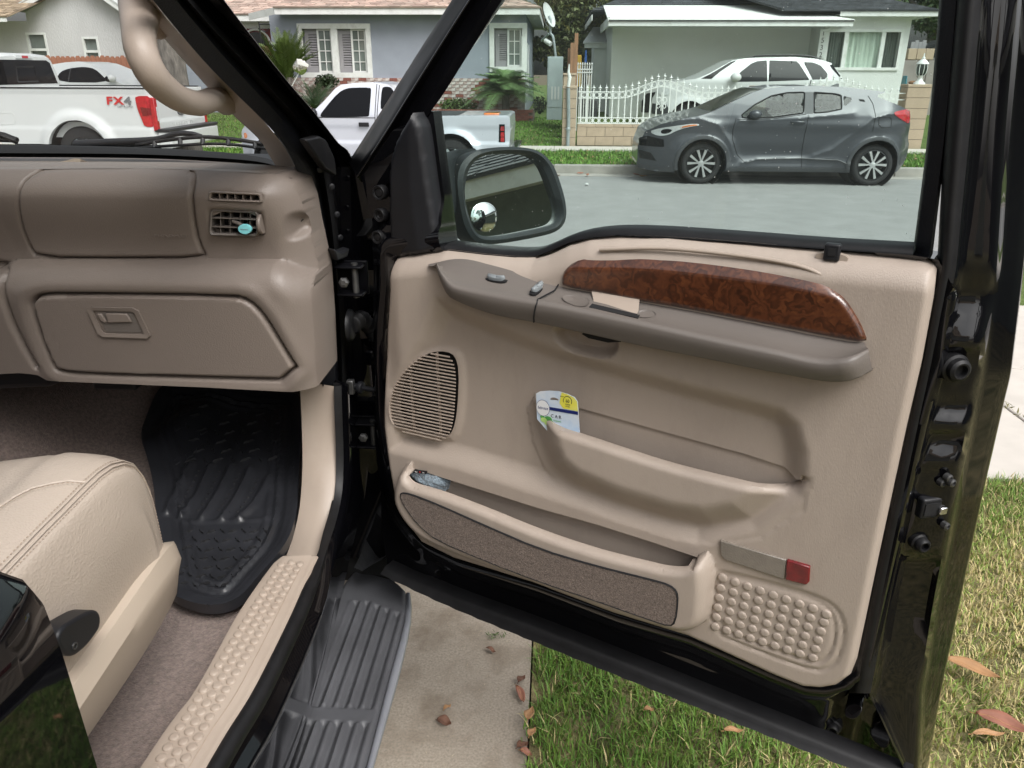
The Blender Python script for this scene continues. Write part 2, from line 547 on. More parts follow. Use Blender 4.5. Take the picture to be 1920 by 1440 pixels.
M('yellow_plastic', (0.65, 0.38, 0.04), 0.5, var=0.05)
M('teal_plastic', (0.05, 0.2, 0.24), 0.5, var=0.05)
M('fur_brown', (0.22, 0.12, 0.07), 0.9, var=0.2)
M('foil', (0.80, 0.76, 0.66), 0.12, var=0.1, scale=14, metal=1.0, bump=0.8, bscale=14, bdist=0.02)
M('foil_white', (0.85, 0.84, 0.80), 0.35, var=0.04, scale=14)
# vehicles
M('paint_white', (0.60, 0.615, 0.61), 0.4, var=0.015, scale=1, coat=0.6)
M('paint_silver', (0.57, 0.59, 0.65), 0.38, var=0.02, scale=1, coat=0.8, metal=0.2)
M('paint_pale', (0.60, 0.66, 0.67), 0.42, var=0.03, scale=1, coat=0.5, metal=0.05)
M('paint_grey', (0.050, 0.054, 0.064), 0.40, var=0.02, scale=2, metal=0.25, coat=0.6)
M('body_plastic', (0.05, 0.053, 0.058), 0.45, var=0.05)
M('seam', (0.006, 0.006, 0.007), 0.8, var=0.0)
M('tyre_rubber', (0.018, 0.018, 0.019), 0.8, var=0.15, scale=20, bump=0.3, bscale=80, bdist=0.004)
M('alloy', (0.70, 0.71, 0.71), 0.28, var=0.03, metal=0.85)
M('alloy_dark', (0.02, 0.021, 0.023), 0.4, var=0.05, metal=0.3)
M('tail_red', (0.42, 0.012, 0.02), 0.12, var=0.25, scale=24, coat=1.0)
M('lamp_clear', (0.62, 0.64, 0.64), 0.12, var=0.15, scale=30, coat=1.0)
M('lamp_amber', (0.75, 0.22, 0.05), 0.2, var=0.1, coat=1.0)
M('badge_red', (0.5, 0.03, 0.03), 0.4, var=0.05)
M('badge_grey', (0.16, 0.16, 0.165), 0.4, var=0.1)
M('chrome', (0.75, 0.76, 0.77), 0.1, var=0.0, metal=1.0)
M('tint_glass', (0.005, 0.0055, 0.007), 0.03, var=0.0, spec=0.17)
M('cabin_dark', (0.035, 0.037, 0.04), 0.8, var=0.1)
glass_mat('car_glass', (0.33, 0.385, 0.37), refl=0.03, rmax=0.30)
# the truck
M('paint_black', (0.003, 0.003, 0.004), 0.05, var=0.2, scale=4, coat=1.0, spec=0.1)
M('paint_black_dusty', (0.004, 0.004, 0.005), 0.32, var=0.6, scale=9, coat=0.0, spec=0.07, rvar=0.12)
M('rubber', (0.008, 0.008, 0.009), 0.5, spec=0.35, var=0.3, scale=40, bump=0.25, bscale=600, bdist=0.0006)
M('rubber_grain', (0.007, 0.0075, 0.010), 0.5, spec=0.3, var=0.2, scale=40, bump=0.7, bscale=420, bdist=0.0009)
M('plastic_black', (0.011, 0.0115, 0.014), 0.45, spec=0.4, var=0.12, scale=30, bump=0.35, bscale=900, bdist=0.0004)
M('mirror_plastic', (0.017, 0.021, 0.024), 0.5, var=0.15, scale=30, bump=0.3, bscale=700, bdist=0.0004)
M('step_plastic', (0.085, 0.087, 0.095), 0.5, var=0.22, scale=7, bump=0.6, bscale=700, bdist=0.0006, detail=10, rvar=0.1)
M('step_edge', (0.27, 0.28, 0.31), 0.35, var=0.05, metal=0.3)
M('tan_vinyl', (0.415, 0.348, 0.294), 0.47, var=0.03, scale=5, bump=0.5, bscale=560, bdist=0.0008, detail=6, stretch=(1, 1, 0.4), dirt=(0.27, 0.22, 0.185, 0.28), dscale=9)
M('tan_plastic', (0.385, 0.318, 0.262), 0.46, var=0.04, scale=5, bump=0.25, bscale=700, bdist=0.0005, dirt=(0.30, 0.23, 0.18, 0.3), dscale=6)
M('taupe_vinyl', (0.142, 0.124, 0.110), 0.46, var=0.04, scale=5, bump=0.45, bscale=500, bdist=0.0006)
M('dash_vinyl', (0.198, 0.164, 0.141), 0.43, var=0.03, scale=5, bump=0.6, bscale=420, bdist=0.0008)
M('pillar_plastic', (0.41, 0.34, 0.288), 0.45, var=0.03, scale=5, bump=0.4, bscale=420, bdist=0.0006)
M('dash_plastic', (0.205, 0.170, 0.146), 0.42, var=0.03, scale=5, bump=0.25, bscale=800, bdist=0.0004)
M('leather', (0.43, 0.362, 0.302), 0.40, var=0.04, scale=5, bump=0.5, bscale=330, bdist=0.0011, voro=True)
M('seat_plastic', (0.44, 0.368, 0.295), 0.42, var=0.03, scale=5, bump=0.2, bscale=800, bdist=0.0004)
M('thread', (0.33, 0.26, 0.2), 0.7, var=0.1)
M('cabin_carpet', (0.23, 0.175, 0.152), 1.0, var=0.28, scale=160, bump=1.0, bscale=420, bdist=0.004, detail=3, sheen=0.15)
M('door_carpet', (0.185, 0.145, 0.122), 1.0, var=0.42, scale=380, bump=1.0, bscale=600, bdist=0.0025, detail=2, sheen=0.1)
M('mat_rubber', (0.022, 0.023, 0.027), 0.32, var=0.2, scale=16, bump=0.2, bscale=300, bdist=0.0006, rvar=0.1, spec=0.55)
M('mat_rubber_dull', (0.022, 0.022, 0.024), 0.48, var=0.25, scale=16, bump=0.3, bscale=500, bdist=0.0006)
M('dull_steel', (0.12, 0.12, 0.12), 0.45, var=0.3, scale=50, metal=0.8)
M('switch_grey', (0.20, 0.22, 0.23), 0.35, var=0.04)
M('lens_clear', (0.21, 0.185, 0.155), 0.15, var=0.1, scale=60, coat=1.0, bump=0.6, bscale=420, bdist=0.0008, voro=True)
M('lens_red', (0.16, 0.004, 0.008), 0.12, var=0.3, scale=60, coat=1.0, bump=0.5, bscale=420, bdist=0.0008, voro=True)
M('mirror_glass', (0.82, 0.87, 0.84), 0.0, var=0.0, metal=1.0)
M('spot_mirror', (0.90, 0.92, 0.91), 0.0, var=0.0, metal=1.0)
M('aqua', (0.22, 0.62, 0.66), 0.4, var=0.03)
M('ink', (0.01, 0.012, 0.03), 0.6, var=0.0)
M('card_navy', (0.008, 0.02, 0.14), 0.4, var=0.03)
M('card_yellow', (0.86, 0.80, 0.06), 0.4, var=0.04, col2=(0.87, 0.84, 0.22), scale=30)
M('card_sky', (0.42, 0.60, 0.82), 0.4, var=0.0, scale=26, col2=(0.80, 0.84, 0.88), detail=3)
M('card_white', (0.85, 0.86, 0.87), 0.4, var=0.02)
M('card_green', (0.10, 0.38, 0.09), 0.5, var=0.3, scale=60)
M('card_lime', (0.50, 0.72, 0.22), 0.5, var=0.2, scale=60)
M('plush', (0.20, 0.255, 0.30), 1.0, var=0.3, scale=40, bump=1.0, bscale=260, bdist=0.006, sheen=0.5)
M('plush_dark', (0.10, 0.125, 0.145), 1.0, var=0.3, scale=40, bump=1.0, bscale=260, bdist=0.006, sheen=0.5)
M('label_black', (0.008, 0.008, 0.01), 0.6, var=0.0)
M('label_white', (0.8, 0.8, 0.8), 0.6, var=0.0)
M('label_red', (0.5, 0.02, 0.02), 0.6, var=0.0)
M('cloth_dark', (0.006, 0.007, 0.009), 0.85, var=0.4, scale=20, bump=0.5, bscale=90, bdist=0.004)
M('dry_leaf_orange', (0.40, 0.22, 0.10), 0.6, var=0.15, scale=20, bump=0.3, bscale=60, bdist=0.002)
M('dry_leaf_red', (0.30, 0.125, 0.08), 0.6, var=0.2, scale=20, bump=0.3, bscale=60, bdist=0.002)
M('dry_leaf_brown', (0.16, 0.075, 0.045), 0.7, var=0.3, scale=20)
glass_mat('door_glass', (0.88, 0.945, 0.925), refl=0.012, rmax=0.3, specks=0.7, sscale=170.0, opacity=0.02, ocol=(0.55, 0.62, 0.6))
glass_mat('shield_glass', (0.965, 0.98, 0.975), refl=0.0, rmax=0.08)

def burl():
    m, nt, bs, N, L = _new('burl_wood')
    tc = N.new('ShaderNodeTexCoord')
    n1 = N.new('ShaderNodeTexNoise'); n1.inputs['Scale'].default_value = 22; n1.inputs['Detail'].default_value = 3
    L.new(tc.outputs['Object'], n1.inputs['Vector'])
    ad = N.new('ShaderNodeMix'); ad.data_type = 'RGBA'; ad.blend_type = 'LINEAR_LIGHT'; ad.inputs[0].default_value = 0.06
    L.new(tc.outputs['Object'], ad.inputs[6]); L.new(n1.outputs['Color'], ad.inputs[7])
    vo = N.new('ShaderNodeTexVoronoi'); vo.inputs['Scale'].default_value = 26; vo.inputs['Randomness'].default_value = 1
    L.new(ad.outputs[2], vo.inputs['Vector'])
    wv = N.new('ShaderNodeMath'); wv.operation = 'SINE'
    ml = N.new('ShaderNodeMath'); ml.operation = 'MULTIPLY'; ml.inputs[1].default_value = 15
    L.new(vo.outputs['Distance'], ml.inputs[0])
    n2 = N.new('ShaderNodeTexNoise'); n2.inputs['Scale'].default_value = 24; n2.inputs['Detail'].default_value = 9; n2.inputs['Distortion'].default_value = 2.6
    L.new(ad.outputs[2], n2.inputs['Vector'])
    a2 = N.new('ShaderNodeMath'); a2.operation = 'MULTIPLY_ADD'; a2.inputs[1].default_value = 9
    L.new(n2.outputs['Fac'], a2.inputs[0]); L.new(ml.outputs[0], a2.inputs[2])
    L.new(a2.outputs[0], wv.inputs[0])
    mr = N.new('ShaderNodeMapRange'); mr.inputs[1].default_value = -1; mr.inputs[2].default_value = 1
    L.new(wv.outputs[0], mr.inputs[0])
    mx = N.new('ShaderNodeMath'); mx.operation = 'MULTIPLY_ADD'; mx.inputs[1].default_value = 0.30
    L.new(mr.outputs[0], mx.inputs[0])
    n4 = N.new('ShaderNodeMath'); n4.operation = 'MULTIPLY'; n4.inputs[1].default_value = 0.75
    L.new(n2.outputs['Fac'], n4.inputs[0]); L.new(n4.outputs[0], mx.inputs[2])
    rp = N.new('ShaderNodeValToRGB')
    e = rp.color_ramp.elements
    e[0].position = 0.15; e[0].color = (0.024, 0.008, 0.004, 1)
    e[1].position = 0.95; e[1].color = (0.165, 0.056, 0.019, 1)
    k = e.new(0.42); k.color = (0.060, 0.018, 0.007, 1)
    k = e.new(0.65); k.color = (0.100, 0.031, 0.012, 1)
    L.new(mx.outputs[0], rp.inputs[0])
    L.new(rp.outputs[0], bs.inputs['Base Color'])
    bs.inputs['Roughness'].default_value = 0.3
    bs.inputs['Coat Weight'].default_value = 1.0
    bs.inputs['Coat Roughness'].default_value = 0.02
    MATS['burl_wood'] = m
burl()
# ---------------------------------------------------------------- ground, street, pavements
def sheet(name, x0, x1, y0, y1, z, mat, kind='structure', thick=None):
    mb = MB()
    if thick: mb.box((x0, y0, z - thick), (x1, y1, z))
    else: mb.add([(x0, y0, z), (x1, y0, z), (x1, y1, z), (x0, y1, z)], [(0, 1, 2, 3)])
    return mb.build(name, MATS[mat], kind=kind)

sheet('ground', -260, 260, -200, 320, -0.20, 'soil')
sheet('street', -120, 120, 7.4, 14.25, -0.13, 'asphalt', thick=0.05)
sheet('gutter', -120, 120, 14.254, 14.63, -0.126, 'curb_concrete', thick=0.05)
mb = MB()
for i in range(-20, 21):
    mb.box((i * 3.0, 14.632, -0.18), (i * 3.0 + 2.992, 14.80, 0.02))
bev(mb.build('far_curb', MATS['curb_concrete'], kind='structure'), 0.02, 2)
mb = MB()
for i in range(-20, 21):
    mb.box((i * 3.0, 7.22, -0.18), (i * 3.0 + 2.992, 7.398, 0.02))
bev(mb.build('near_curb', MATS['curb_concrete'], kind='structure'), 0.02, 2)
sheet('far_parkway', -120, 120, 14.803, 17.40, -0.005, 'far_turf', thick=0.15)
mb = MB()
for i in range(-30, 31):
    mb.box((i * 1.5, 17.402, -0.15), (i * 1.5 + 1.492, 18.32, 0.03))
mb.build('far_sidewalk', MATS['pale_concrete'], kind='structure')
# the yard rises from the pavement to the houses
mb = MB()
mb.add([(-120, 18.324, 0.0), (120, 18.324, 0.0), (120, 23.0, 0.38), (-120, 23.0, 0.38), (120, 60, 0.6), (-120, 60, 0.6)], [(0, 1, 2, 3), (3, 2, 4, 5)])
mb.build('far_yard', MATS['far_turf'], kind='structure')
# near side
sheet('near_parkway', -0.03, 60, 5.80, 7.218, -0.005, 'far_turf', thick=0.15)
mb = MB()
for i in range(-12, 20):
    x0 = 2.345 + i * 1.52
    if x0 + 1.5 > -0.03:
        mb.box((max(x0, -0.03), 3.06, -0.12), (x0 + 1.507, 4.42, 0.004))
        mb.box((max(x0, -0.03), 4.433, -0.12), (x0 + 1.507, 5.797, 0.004))
bev(mb.build('near_sidewalk', MATS['pale_concrete'], kind='structure'), 0.006, 2)
sheet('driveway', -4.2, -0.035, -6, 7.215, 0.0, 'concrete', thick=0.12)
sheet('lawn_soil', -0.03, 40, -12, 3.055, -0.012, 'turf_base', thick=0.1)
sheet('lawn_soil', -40, -4.205, -12, 7.215, -0.012, 'turf_base', thick=0.1)

def blades(name, n, gen, h, w, cols, seg=2):
    """grass: curved tapering blades, each its own lean"""
    x, y, z, hs_, tint = gen(n)
    n = len(x)
    az = RNG.uniform(0, 2 * math.pi, n)
    lean = RNG.uniform(0.15, 1.1, n)
    hh = h * hs_ * RNG.uniform(0.55, 1.25, n)
    ww = w * RNG.uniform(0.6, 1.3, n)
    dx, dy = np.cos(az), np.sin(az)
    V = np.zeros((n, 5, 3))
    for k, t in enumerate((0.0, 0.5, 1.0)):
        out = hh * (lean * t * (0.35 + 0.65 * t))
        up = hh * t * (1 - 0.32 * lean * t)
        cx, cy, cz = x + dx * out, y + dy * out, z + up
        wd = ww * (1.0, 0.8, 0.0)[k] * 0.5
        if k < 2:
            V[:, 2 * k] = np.stack([cx - dy * wd, cy + dx * wd, cz], 1)
            V[:, 2 * k + 1] = np.stack([cx + dy * wd, cy - dx * wd, cz], 1)
        else:
            V[:, 4] = np.stack([cx, cy, cz], 1)
    base = (np.arange(n) * 5)[:, None]
    me = bpy.data.meshes.new(name)
    me.vertices.add(n * 5)
    me.vertices.foreach_set('co', V.ravel())
    quads = (base + np.array([0, 1, 3, 2]))
    tris = (base + np.array([2, 3, 4]))
    loops = np.concatenate([quads.ravel(), tris.ravel()])
    me.loops.add(len(loops)); me.loops.foreach_set('vertex_index', loops)
    me.polygons.add(2 * n)
    me.polygons.foreach_set('loop_start', np.concatenate([np.arange(n) * 4, 4 * n + np.arange(n) * 3]))
    me.update(calc_edges=True); me.validate()
    o = link(name, me, MATS['blade'], kind='stuff')
    c = np.asarray(cols(n, tint))
    set_tint(o, np.repeat(c, 5, 0))
    return o

def vnoise(x, y, s, seed=0):
    """smooth value noise in [0, 1]"""
    r = np.random.default_rng(seed).random((64, 64))
    X, Y = x * s, y * s
    i, j = np.floor(X).astype(int), np.floor(Y).astype(int)
    fx, fy = X - i, Y - j
    fx = fx * fx * (3 - 2 * fx); fy = fy * fy * (3 - 2 * fy)
    g = lambda a, b: r[a % 64, b % 64]
    return (g(i, j) * (1 - fx) + g(i + 1, j) * fx) * (1 - fy) + (g(i, j + 1) * (1 - fx) + g(i + 1, j + 1) * fx) * fy

def near_gen(n):
    x = RNG.uniform(-0.065, 2.9, n); y = RNG.uniform(0.55, 3.09, n)
    keep = RNG.random(n) < 0.55 + 0.45 * vnoise(x, y, 7, 1)
    keep &= (x > -0.03 + 0.07 * (vnoise(x, y, 14, 3) - 0.45)) & (y < 3.07 + 0.04 * (vnoise(x, y, 14, 4) - 0.6))
    x, y = x[keep], y[keep]
    dry = np.clip(sstep(0.25, 1.0, x + 0.35 * (vnoise(x, y, 3, 2) - 0.5)) * (0.35 + 0.95 * vnoise(x, y, 3.5, 5)), 0, 1)
    dry *= 1 - 0.75 * sstep(2.45, 2.9, y)
    return x, y, np.zeros(len(x)) - 0.01, 1.0 - 0.40 * dry, dry

def near_cols(n, dry):
    g = np.array([0.11, 0.24, 0.042]) * RNG.uniform(0.6, 1.45, (n, 1))
    g[:, 0] += RNG.uniform(0, 0.05, n)
    d = np.array([0.60, 0.50, 0.25]) * RNG.uniform(0.7, 1.25, (n, 1))
    k = (RNG.random(n) < np.clip(0.04 + 0.60 * dry, 0, 1))[:, None]
    return np.where(k, d, g + (dry * 0.13)[:, None] * np.array([1.1, 0.8, 0.3]))

blades('lawn_grass', 150000, near_gen, 0.047, 0.0038, near_cols)

def far_gen(n):
    x = RNG.uniform(-12.5, 9.5, n); y = RNG.uniform(14.82, 17.5, n)
    return x, y, np.zeros(n) - 0.005, np.ones(n), vnoise(x, y, 1.3, 8)

def far_cols(n, t):
    c = np.array([0.12, 0.24, 0.035]) * RNG.uniform(0.7, 1.3, (n, 1)) * (0.8 + 0.4 * t[:, None])
    k = (RNG.random(n) < 0.05)[:, None]
    return np.where(k, np.array([0.34, 0.27, 0.12]), c)

blades('parkway_grass', 42000, far_gen, 0.075, 0.016, far_cols)

def yard_gen(n):
    x = RNG.uniform(-11, 0.3, n); y = RNG.uniform(18.34, 23, n)
    return x, y, 0.0 + (y - 18.324) * 0.38 / 4.676 - 0.004, np.ones(n), vnoise(x, y, 1.3, 9)

blades('yard_grass', 22000, yard_gen, 0.06, 0.018, far_cols)

# ---------------------------------------------------------------- roofs in shingle courses
def roof_plane(name, a, b, c, d, mat, parent, course=0.14, w=0.28, kind='stuff'):
    """a-b the eave, d-c the upper edge (a below d, b below c); overlapping rows of shingles over a deck"""
    a, b, c, d = (np.asarray(p, float) for p in (a, b, c, d))
    n = np.cross(b - a, d - a); n /= np.linalg.norm(n)
    if n[2] < 0: n = -n
    H = np.linalg.norm((d + c) / 2 - (a + b) / 2)
    rows = max(2, int(H / course))
    mb = MB()
    mb.hexa([a - n * 0.03, b - n * 0.03, c - n * 0.03, d - n * 0.03], [a, b, c, d])
    nb = len(mb.V)
    tint = [0.8] * nb
    for r in range(rows):
        t0, t1 = r / rows, min((r + 1.25) / rows, 1)
        p0, q0 = a + (d - a) * t0, b + (c - b) * t0
        p1, q1 = a + (d - a) * t1, b + (c - b) * t1
        L = np.linalg.norm(q0 - p0)
        k = max(1, int(L / w))
        s = [0] + list(np.clip((np.arange(1, k) + (0.5 if r % 2 else 0.0) + RNG.uniform(-0.12, 0.12, max(k - 1, 0))) / k, 0, 1)) + [1]
        for i in range(len(s) - 1):
            if s[i + 1] - s[i] < 1e-3: continue
            h = 0.014 + RNG.uniform(0, 0.008)
            A, B = p0 + (q0 - p0) * s[i], p0 + (q0 - p0) * (s[i + 1] - 0.004)
            D, C_ = p1 + (q1 - p1) * s[i], p1 + (q1 - p1) * (s[i + 1] - 0.004)
            mb.add([A + n * h, B + n * h, C_ + n * 0.004, D + n * 0.004, A, B], [(0, 1, 2, 3), (4, 5, 1, 0)])
            t = RNG.uniform(0.72, 1.22)
            tint += [t] * 6
    o = mb.build(name, MATS[mat], parent)
    t = np.asarray(tint)[:, None] * np.ones(3)
    if mat == 'shingle_tan':
        t[:, 0] *= 1 + 0.12 * (RNG.random(len(t)) - 0.3)
    set_tint(o, t)
    if kind: o['kind'] = kind
    return o

def XY(px, py, y):
    p = onY(px, py, y)
    return float(p[0]), float(p[2])

def fr_y(y):
    """a vertical plane facing the street: u = X, v = Z, w towards the street"""
    f = Frame((0, y, 0), (1, 0, 0), (0, 0, 1))
    return f            # w = e x v = (1,0,0)x(0,0,1) = (0,-1,0)

def rect_px(fr, x0, y0, x1, y1, w=0.0):
    """upright rectangle through two picture points"""
    ym, xm = (y0 + y1) / 2, (x0 + x1) / 2
    return (fr.px(x0, ym, w)[0], fr.px(x1, ym, w)[0], fr.px(xm, y1, w)[1], fr.px(xm, y0, w)[1])

# ---------------------------------------------------------------- the blue-grey house
YB = 23.2
fb = fr_y(YB)
bh = empty('blue_house', (-5, YB, 0.35), 'blue-grey stucco house with white framed shuttered windows and tan shingle roof', 'house')
e0 = XY(515, 28, YB - 0.45); e1 = XY(1012, 23, YB - 0.45)
ez = 0.5 * (e0[1] + e1[1])
x_l, x_r = XY(507, 60, YB)[0], XY(985, 80, YB)[0]
mb = MB()
w0, w1, wb, wt = rect_px(fb, 570, 54, 688, 136)
v0, v1, vb, vt = rect_px(fb, 927, 53, 979, 125)
mb.fbox(fb, x_l, w0, 0.3, ez + 0.02, -0.2, 0)
mb.fbox(fb, w0, w1, 0.3, wb, -0.2, 0); mb.fbox(fb, w0, w1, wt, ez + 0.02, -0.2, 0)
mb.fbox(fb, w1, v0, 0.3, ez + 0.02, -0.2, 0)
mb.fbox(fb, v0, v1, 0.3, vb, -0.2, 0); mb.fbox(fb, v0, v1, vt, ez + 0.02, -0.2, 0)
mb.fbox(fb, v1, x_r, 0.3, ez + 0.02, -0.2, 0)
mb.box((x_r - 0.2, YB + 0.2, 0.3), (x_r, YB + 9, ez + 0.02))
mb.box((x_l, YB + 0.2, 0.3), (x_l + 0.2, YB + 9, ez + 0.02))
mb.box((x_l - 4.2, YB + 1.2, 0.3), (x_l, YB + 1.4, ez + 0.0))
mb.build('wall', MATS['stucco_blue'], bh)

def shutter_window(parent, fr, x0, x1, z0, z1, rows=4, sh=0.5, fw=0.16, slats=14, outer=True):
    f = MB()
    if outer:
        f.fbox(fr, x0 - fw, x1 + fw, z1, z1 + fw, -0.05, 0.06); f.fbox(fr, x0 - fw, x1 + fw, z0 - fw, z0, -0.05, 0.06)
        f.fbox(fr, x0 - fw, x0, z0, z1, -0.05, 0.055); f.fbox(fr, x1, x1 + fw, z0, z1, -0.05, 0.055)
    fo = f.build('window_frame', MATS['trim_white'], parent)
    return fo

def window_unit(fo, fr, x0, x1, z0, z1, rows):
    """one shuttered half and one paned half"""
    xm = x0 + (x1 - x0) * 0.46
    b = 0.03
    s = MB()
    s.fbox(fr, x0 + 0.002, x0 + 0.11, z0, z1, -0.11, -0.075); s.fbox(fr, xm - 0.01, xm + 0.0, z0, z1, -0.11, -0.075)
    s.fbox(fr, x0 + 0.11, xm - 0.01, z1 - 0.14, z1, -0.11, -0.075); s.fbox(fr, x0 + 0.11, xm - 0.01, z0, z0 + 0.13, -0.11, -0.075)
    k = 13
    for i in range(k):
        za = z0 + 0.13 + (z1 - z0 - 0.27) * i / k
        dz = (z1 - z0 - 0.27) / k
        s.hexa([fr.p(x0 + 0.11, za, -0.075), fr.p(xm - 0.01, za, -0.075), fr.p(xm - 0.01, za + dz * 0.58, -0.115), fr.p(x0 + 0.11, za + dz * 0.58, -0.115)],
               [fr.p(x0 + 0.11, za + 0.02, -0.07), fr.p(xm - 0.01, za + 0.02, -0.07), fr.p(xm - 0.01, za + dz * 0.58 + 0.02, -0.11), fr.p(x0 + 0.11, za + dz * 0.58 + 0.02, -0.11)])
    s.build('shutter', MATS['shutter'], fo)
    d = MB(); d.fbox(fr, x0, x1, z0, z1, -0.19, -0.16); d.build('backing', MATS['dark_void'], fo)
    p = MB(); p.fbox(fr, xm + b, x1 - b, z0 + b, z1 - b, -0.085, -0.078); p.build('pane', MATS['window_pale'], fo)
    m = MB()
    m.fbox(fr, xm, xm + 0.05, z0, z1, -0.075, -0.04); m.fbox(fr, x1 - 0.05, x1, z0, z1, -0.075, -0.04)
    m.fbox(fr, xm + 0.05, x1 - 0.05, z0, z0 + 0.045, -0.075, -0.042); m.fbox(fr, xm + 0.05, x1 - 0.05, z1 - 0.045, z1, -0.075, -0.042)
    xc = (xm + x1) / 2
    m.fbox(fr, xc - 0.011, xc + 0.011, z0 + 0.045, z1 - 0.045, -0.072, -0.05)
    for i in range(1, rows):
        zz = z0 + (z1 - z0) * i / rows
        m.fbox(fr, xm + 0.05, x1 - 0.05, zz - 0.011, zz + 0.011, -0.07, -0.052)
    m.build('muntin', MATS['trim_white'], fo)

fo = shutter_window(bh, fb, w0, w1, wb, wt, fw=0.13)
wm = (w0 + w1) / 2
window_unit(fo, fb, w0 + 0.02, wm - 0.085, wb, wt, 4)
window_unit(fo, fb, wm + 0.085, w1 - 0.02, wb, wt, 4)
m_ = MB(); m_.fbox(fb, wm - 0.085, wm + 0.085, wb, wt, -0.06, 0.05); m_.build('mullion', MATS['trim_white'], fo)
fo2 = shutter_window(bh, fb, v0, v1, vb, vt, fw=0.13)
window_unit(fo2, fb, v0 + 0.02, v1 - 0.02, vb, vt, 3)
c_ = MB(); c_.fbox(fb, x_r - 0.11, x_r + 0.012, 0.3, 2.45, 0.002, 0.03); c_.build('corner_trim', MATS['trim_white'], bh)
for y in (1.0, 2.4): c_ = MB(); c_.box((x_r + 0.002, YB + y, 0.9), (x_r + 0.03, YB + y + 0.1, 2.3)); c_.build('side_casing', MATS['trim_white'], bh)
# eaves and roof
pf = YB - 0.45
xe0, xe1 = e0[0], e1[0]
mb = MB()
mb.box((xe0, pf, ez - 0.02), (xe1, pf + 0.03, ez + 0.15))
mb.box((xe1 - 0.03, pf + 0.03, ez - 0.02), (xe1, YB + 9, ez + 0.15))
mb.box((xe0 - 4.3, YB + 0.75, ez - 0.12), (xe0 - 0.002, YB + 0.78, ez + 0.05))
mb.hexa([(xe0 - 1.0, pf + 0.8, ez - 0.12), (xe0, pf, ez - 0.02), (xe0, pf + 0.02, ez - 0.02), (xe0 - 1.0, pf + 0.83, ez - 0.12)],
        [(xe0 - 1.0, pf + 0.8, ez + 0.05), (xe0, pf, ez + 0.15), (xe0, pf + 0.02, ez + 0.15), (xe0 - 1.0, pf + 0.83, ez + 0.05)])
mb.box((xe0, pf + 0.03, ez + 0.025), (xe1 - 0.03, YB + 9, ez + 0.04))
mb.build('fascia', MATS['trim_white'], bh)
rz = ez + 0.16
roof_plane('roof', (xe0 - 0.02, pf - 0.04, rz), (xe1 + 0.04, pf - 0.04, rz), (xe1 - 4.2, pf + 4.6, rz + 1.55), (xe0 + 1.2, pf + 4.6, rz + 1.55), 'shingle_tan', bh, course=0.15, w=0.3)
roof_plane('roof', (xe1 + 0.04, pf - 0.04, rz), (xe1 + 0.04, pf + 9.2, rz), (xe1 - 4.2, pf + 4.7, rz + 1.55), (xe1 - 4.2, pf + 4.6, rz + 1.55), 'shingle_tan', bh, course=0.15, w=0.3)
roof_plane('roof', (xe0 - 4.4, YB + 0.72, rz - 0.1), (xe0 + 0.6, YB + 0.72, rz - 0.1), (xe0 + 2.4, YB + 5.0, rz + 1.6), (xe0 - 4.4, YB + 5.0, rz + 1.6), 'shingle_tan', bh, course=0.15, w=0.3)
# porch: red door and arched grille
fp = fr_y(YB + 1.2)
dx0, dx1, dz0, dz1 = rect_px(fp, 452, 54, 516, 110)
mb = MB(); mb.fbox(fp, dx0 - 0.6, dx1 + 0.1, dz0 - 1.0, dz1, 0.002, 0.05); mb.build('porch_door', MATS['red_door'], bh)
mb = MB(); mb.fbox(fp, dx0 - 0.6, dx1 + 0.25, dz1 + 0.002, dz1 + 0.22, 0.002, 0.07); mb.fbox(fp, dx1 + 0.102, dx1 + 0.25, dz0 - 0.6, dz1, 0.002, 0.07)
mb.build('porch_trim', MATS['trim_white'], bh)
mb = MB()
ax, az, ar = (dx0 + dx1) / 2 - 0.02, dz0 + 0.35, 0.42
mb.tube([fp.p(ax + ar * math.cos(t), az + ar * math.sin(t), 0.075) for t in np.linspace(0, math.pi, 14)], 0.03, 6)
mb.build('door_arch', MATS['trim_white'], bh)
mb = MB(); mb.prism(fp, [(ax + 0.36 * math.cos(t), az + 0.36 * math.sin(t)) for t in np.linspace(0, math.pi, 14)], 0.052, 0.062); mb.build('door_glass', MATS['window_dark'], bh)
mb = MB()
gx = XY(500, 80, YB + 0.7)[0]
for k in (-0.16, 0.16): mb.tube([(gx + k, YB + 0.7, 0.4), (gx + k, YB + 0.7, ez - 0.15)], 0.02, 6)
mb.tube([(gx - 0.16, YB + 0.7, ez - 0.2), (gx + 0.16, YB + 0.7, ez - 0.2)], 0.02, 6)
mb.tube([(gx + 0.09 * math.cos(t), YB + 0.7, ez - 0.3 + 0.09 * math.sin(t)) for t in np.linspace(math.pi, 2 * math.pi, 10)], 0.012, 5)
mb.build('porch_grille', MATS['black_metal'], bh)
# brick wainscot: bricks laid one by one
bt = wb - 0.13
mb = MB(); mb.fbox(fb, x_l - 0.02, x_r + 0.0, 0.3, bt - 0.005, 0.002, 0.035); mb.build('mortar_bed', MATS['mortar'], bh)
bw, bhh = 0.215, 0.083
vis = [];  rest = MB()
bm_ = MB(); bm_.fbox(fb, -0.5 * bw + 0.005, 0.5 * bw - 0.005, 0.005, bhh - 0.005, 0.03, 0.07)
brick_me = [None, None]
for k, nm in enumerate(('brick_painted', 'brick')):
    mm = bpy.data.meshes.new('brick')
    off = np.array([-0.5 * 0, 0, 0])
    mm.from_pydata([tuple(np.array(v) - np.array((0, YB, 0))) for v in bm_.V], [], bm_.F)
    mm.materials.append(MATS[nm])
    if nm == 'brick':
        a = mm.color_attributes.new('tint', 'FLOAT_COLOR', 'POINT'); a.data.foreach_set('color', np.ones(4 * len(mm.vertices)))
    brick_me[k] = mm
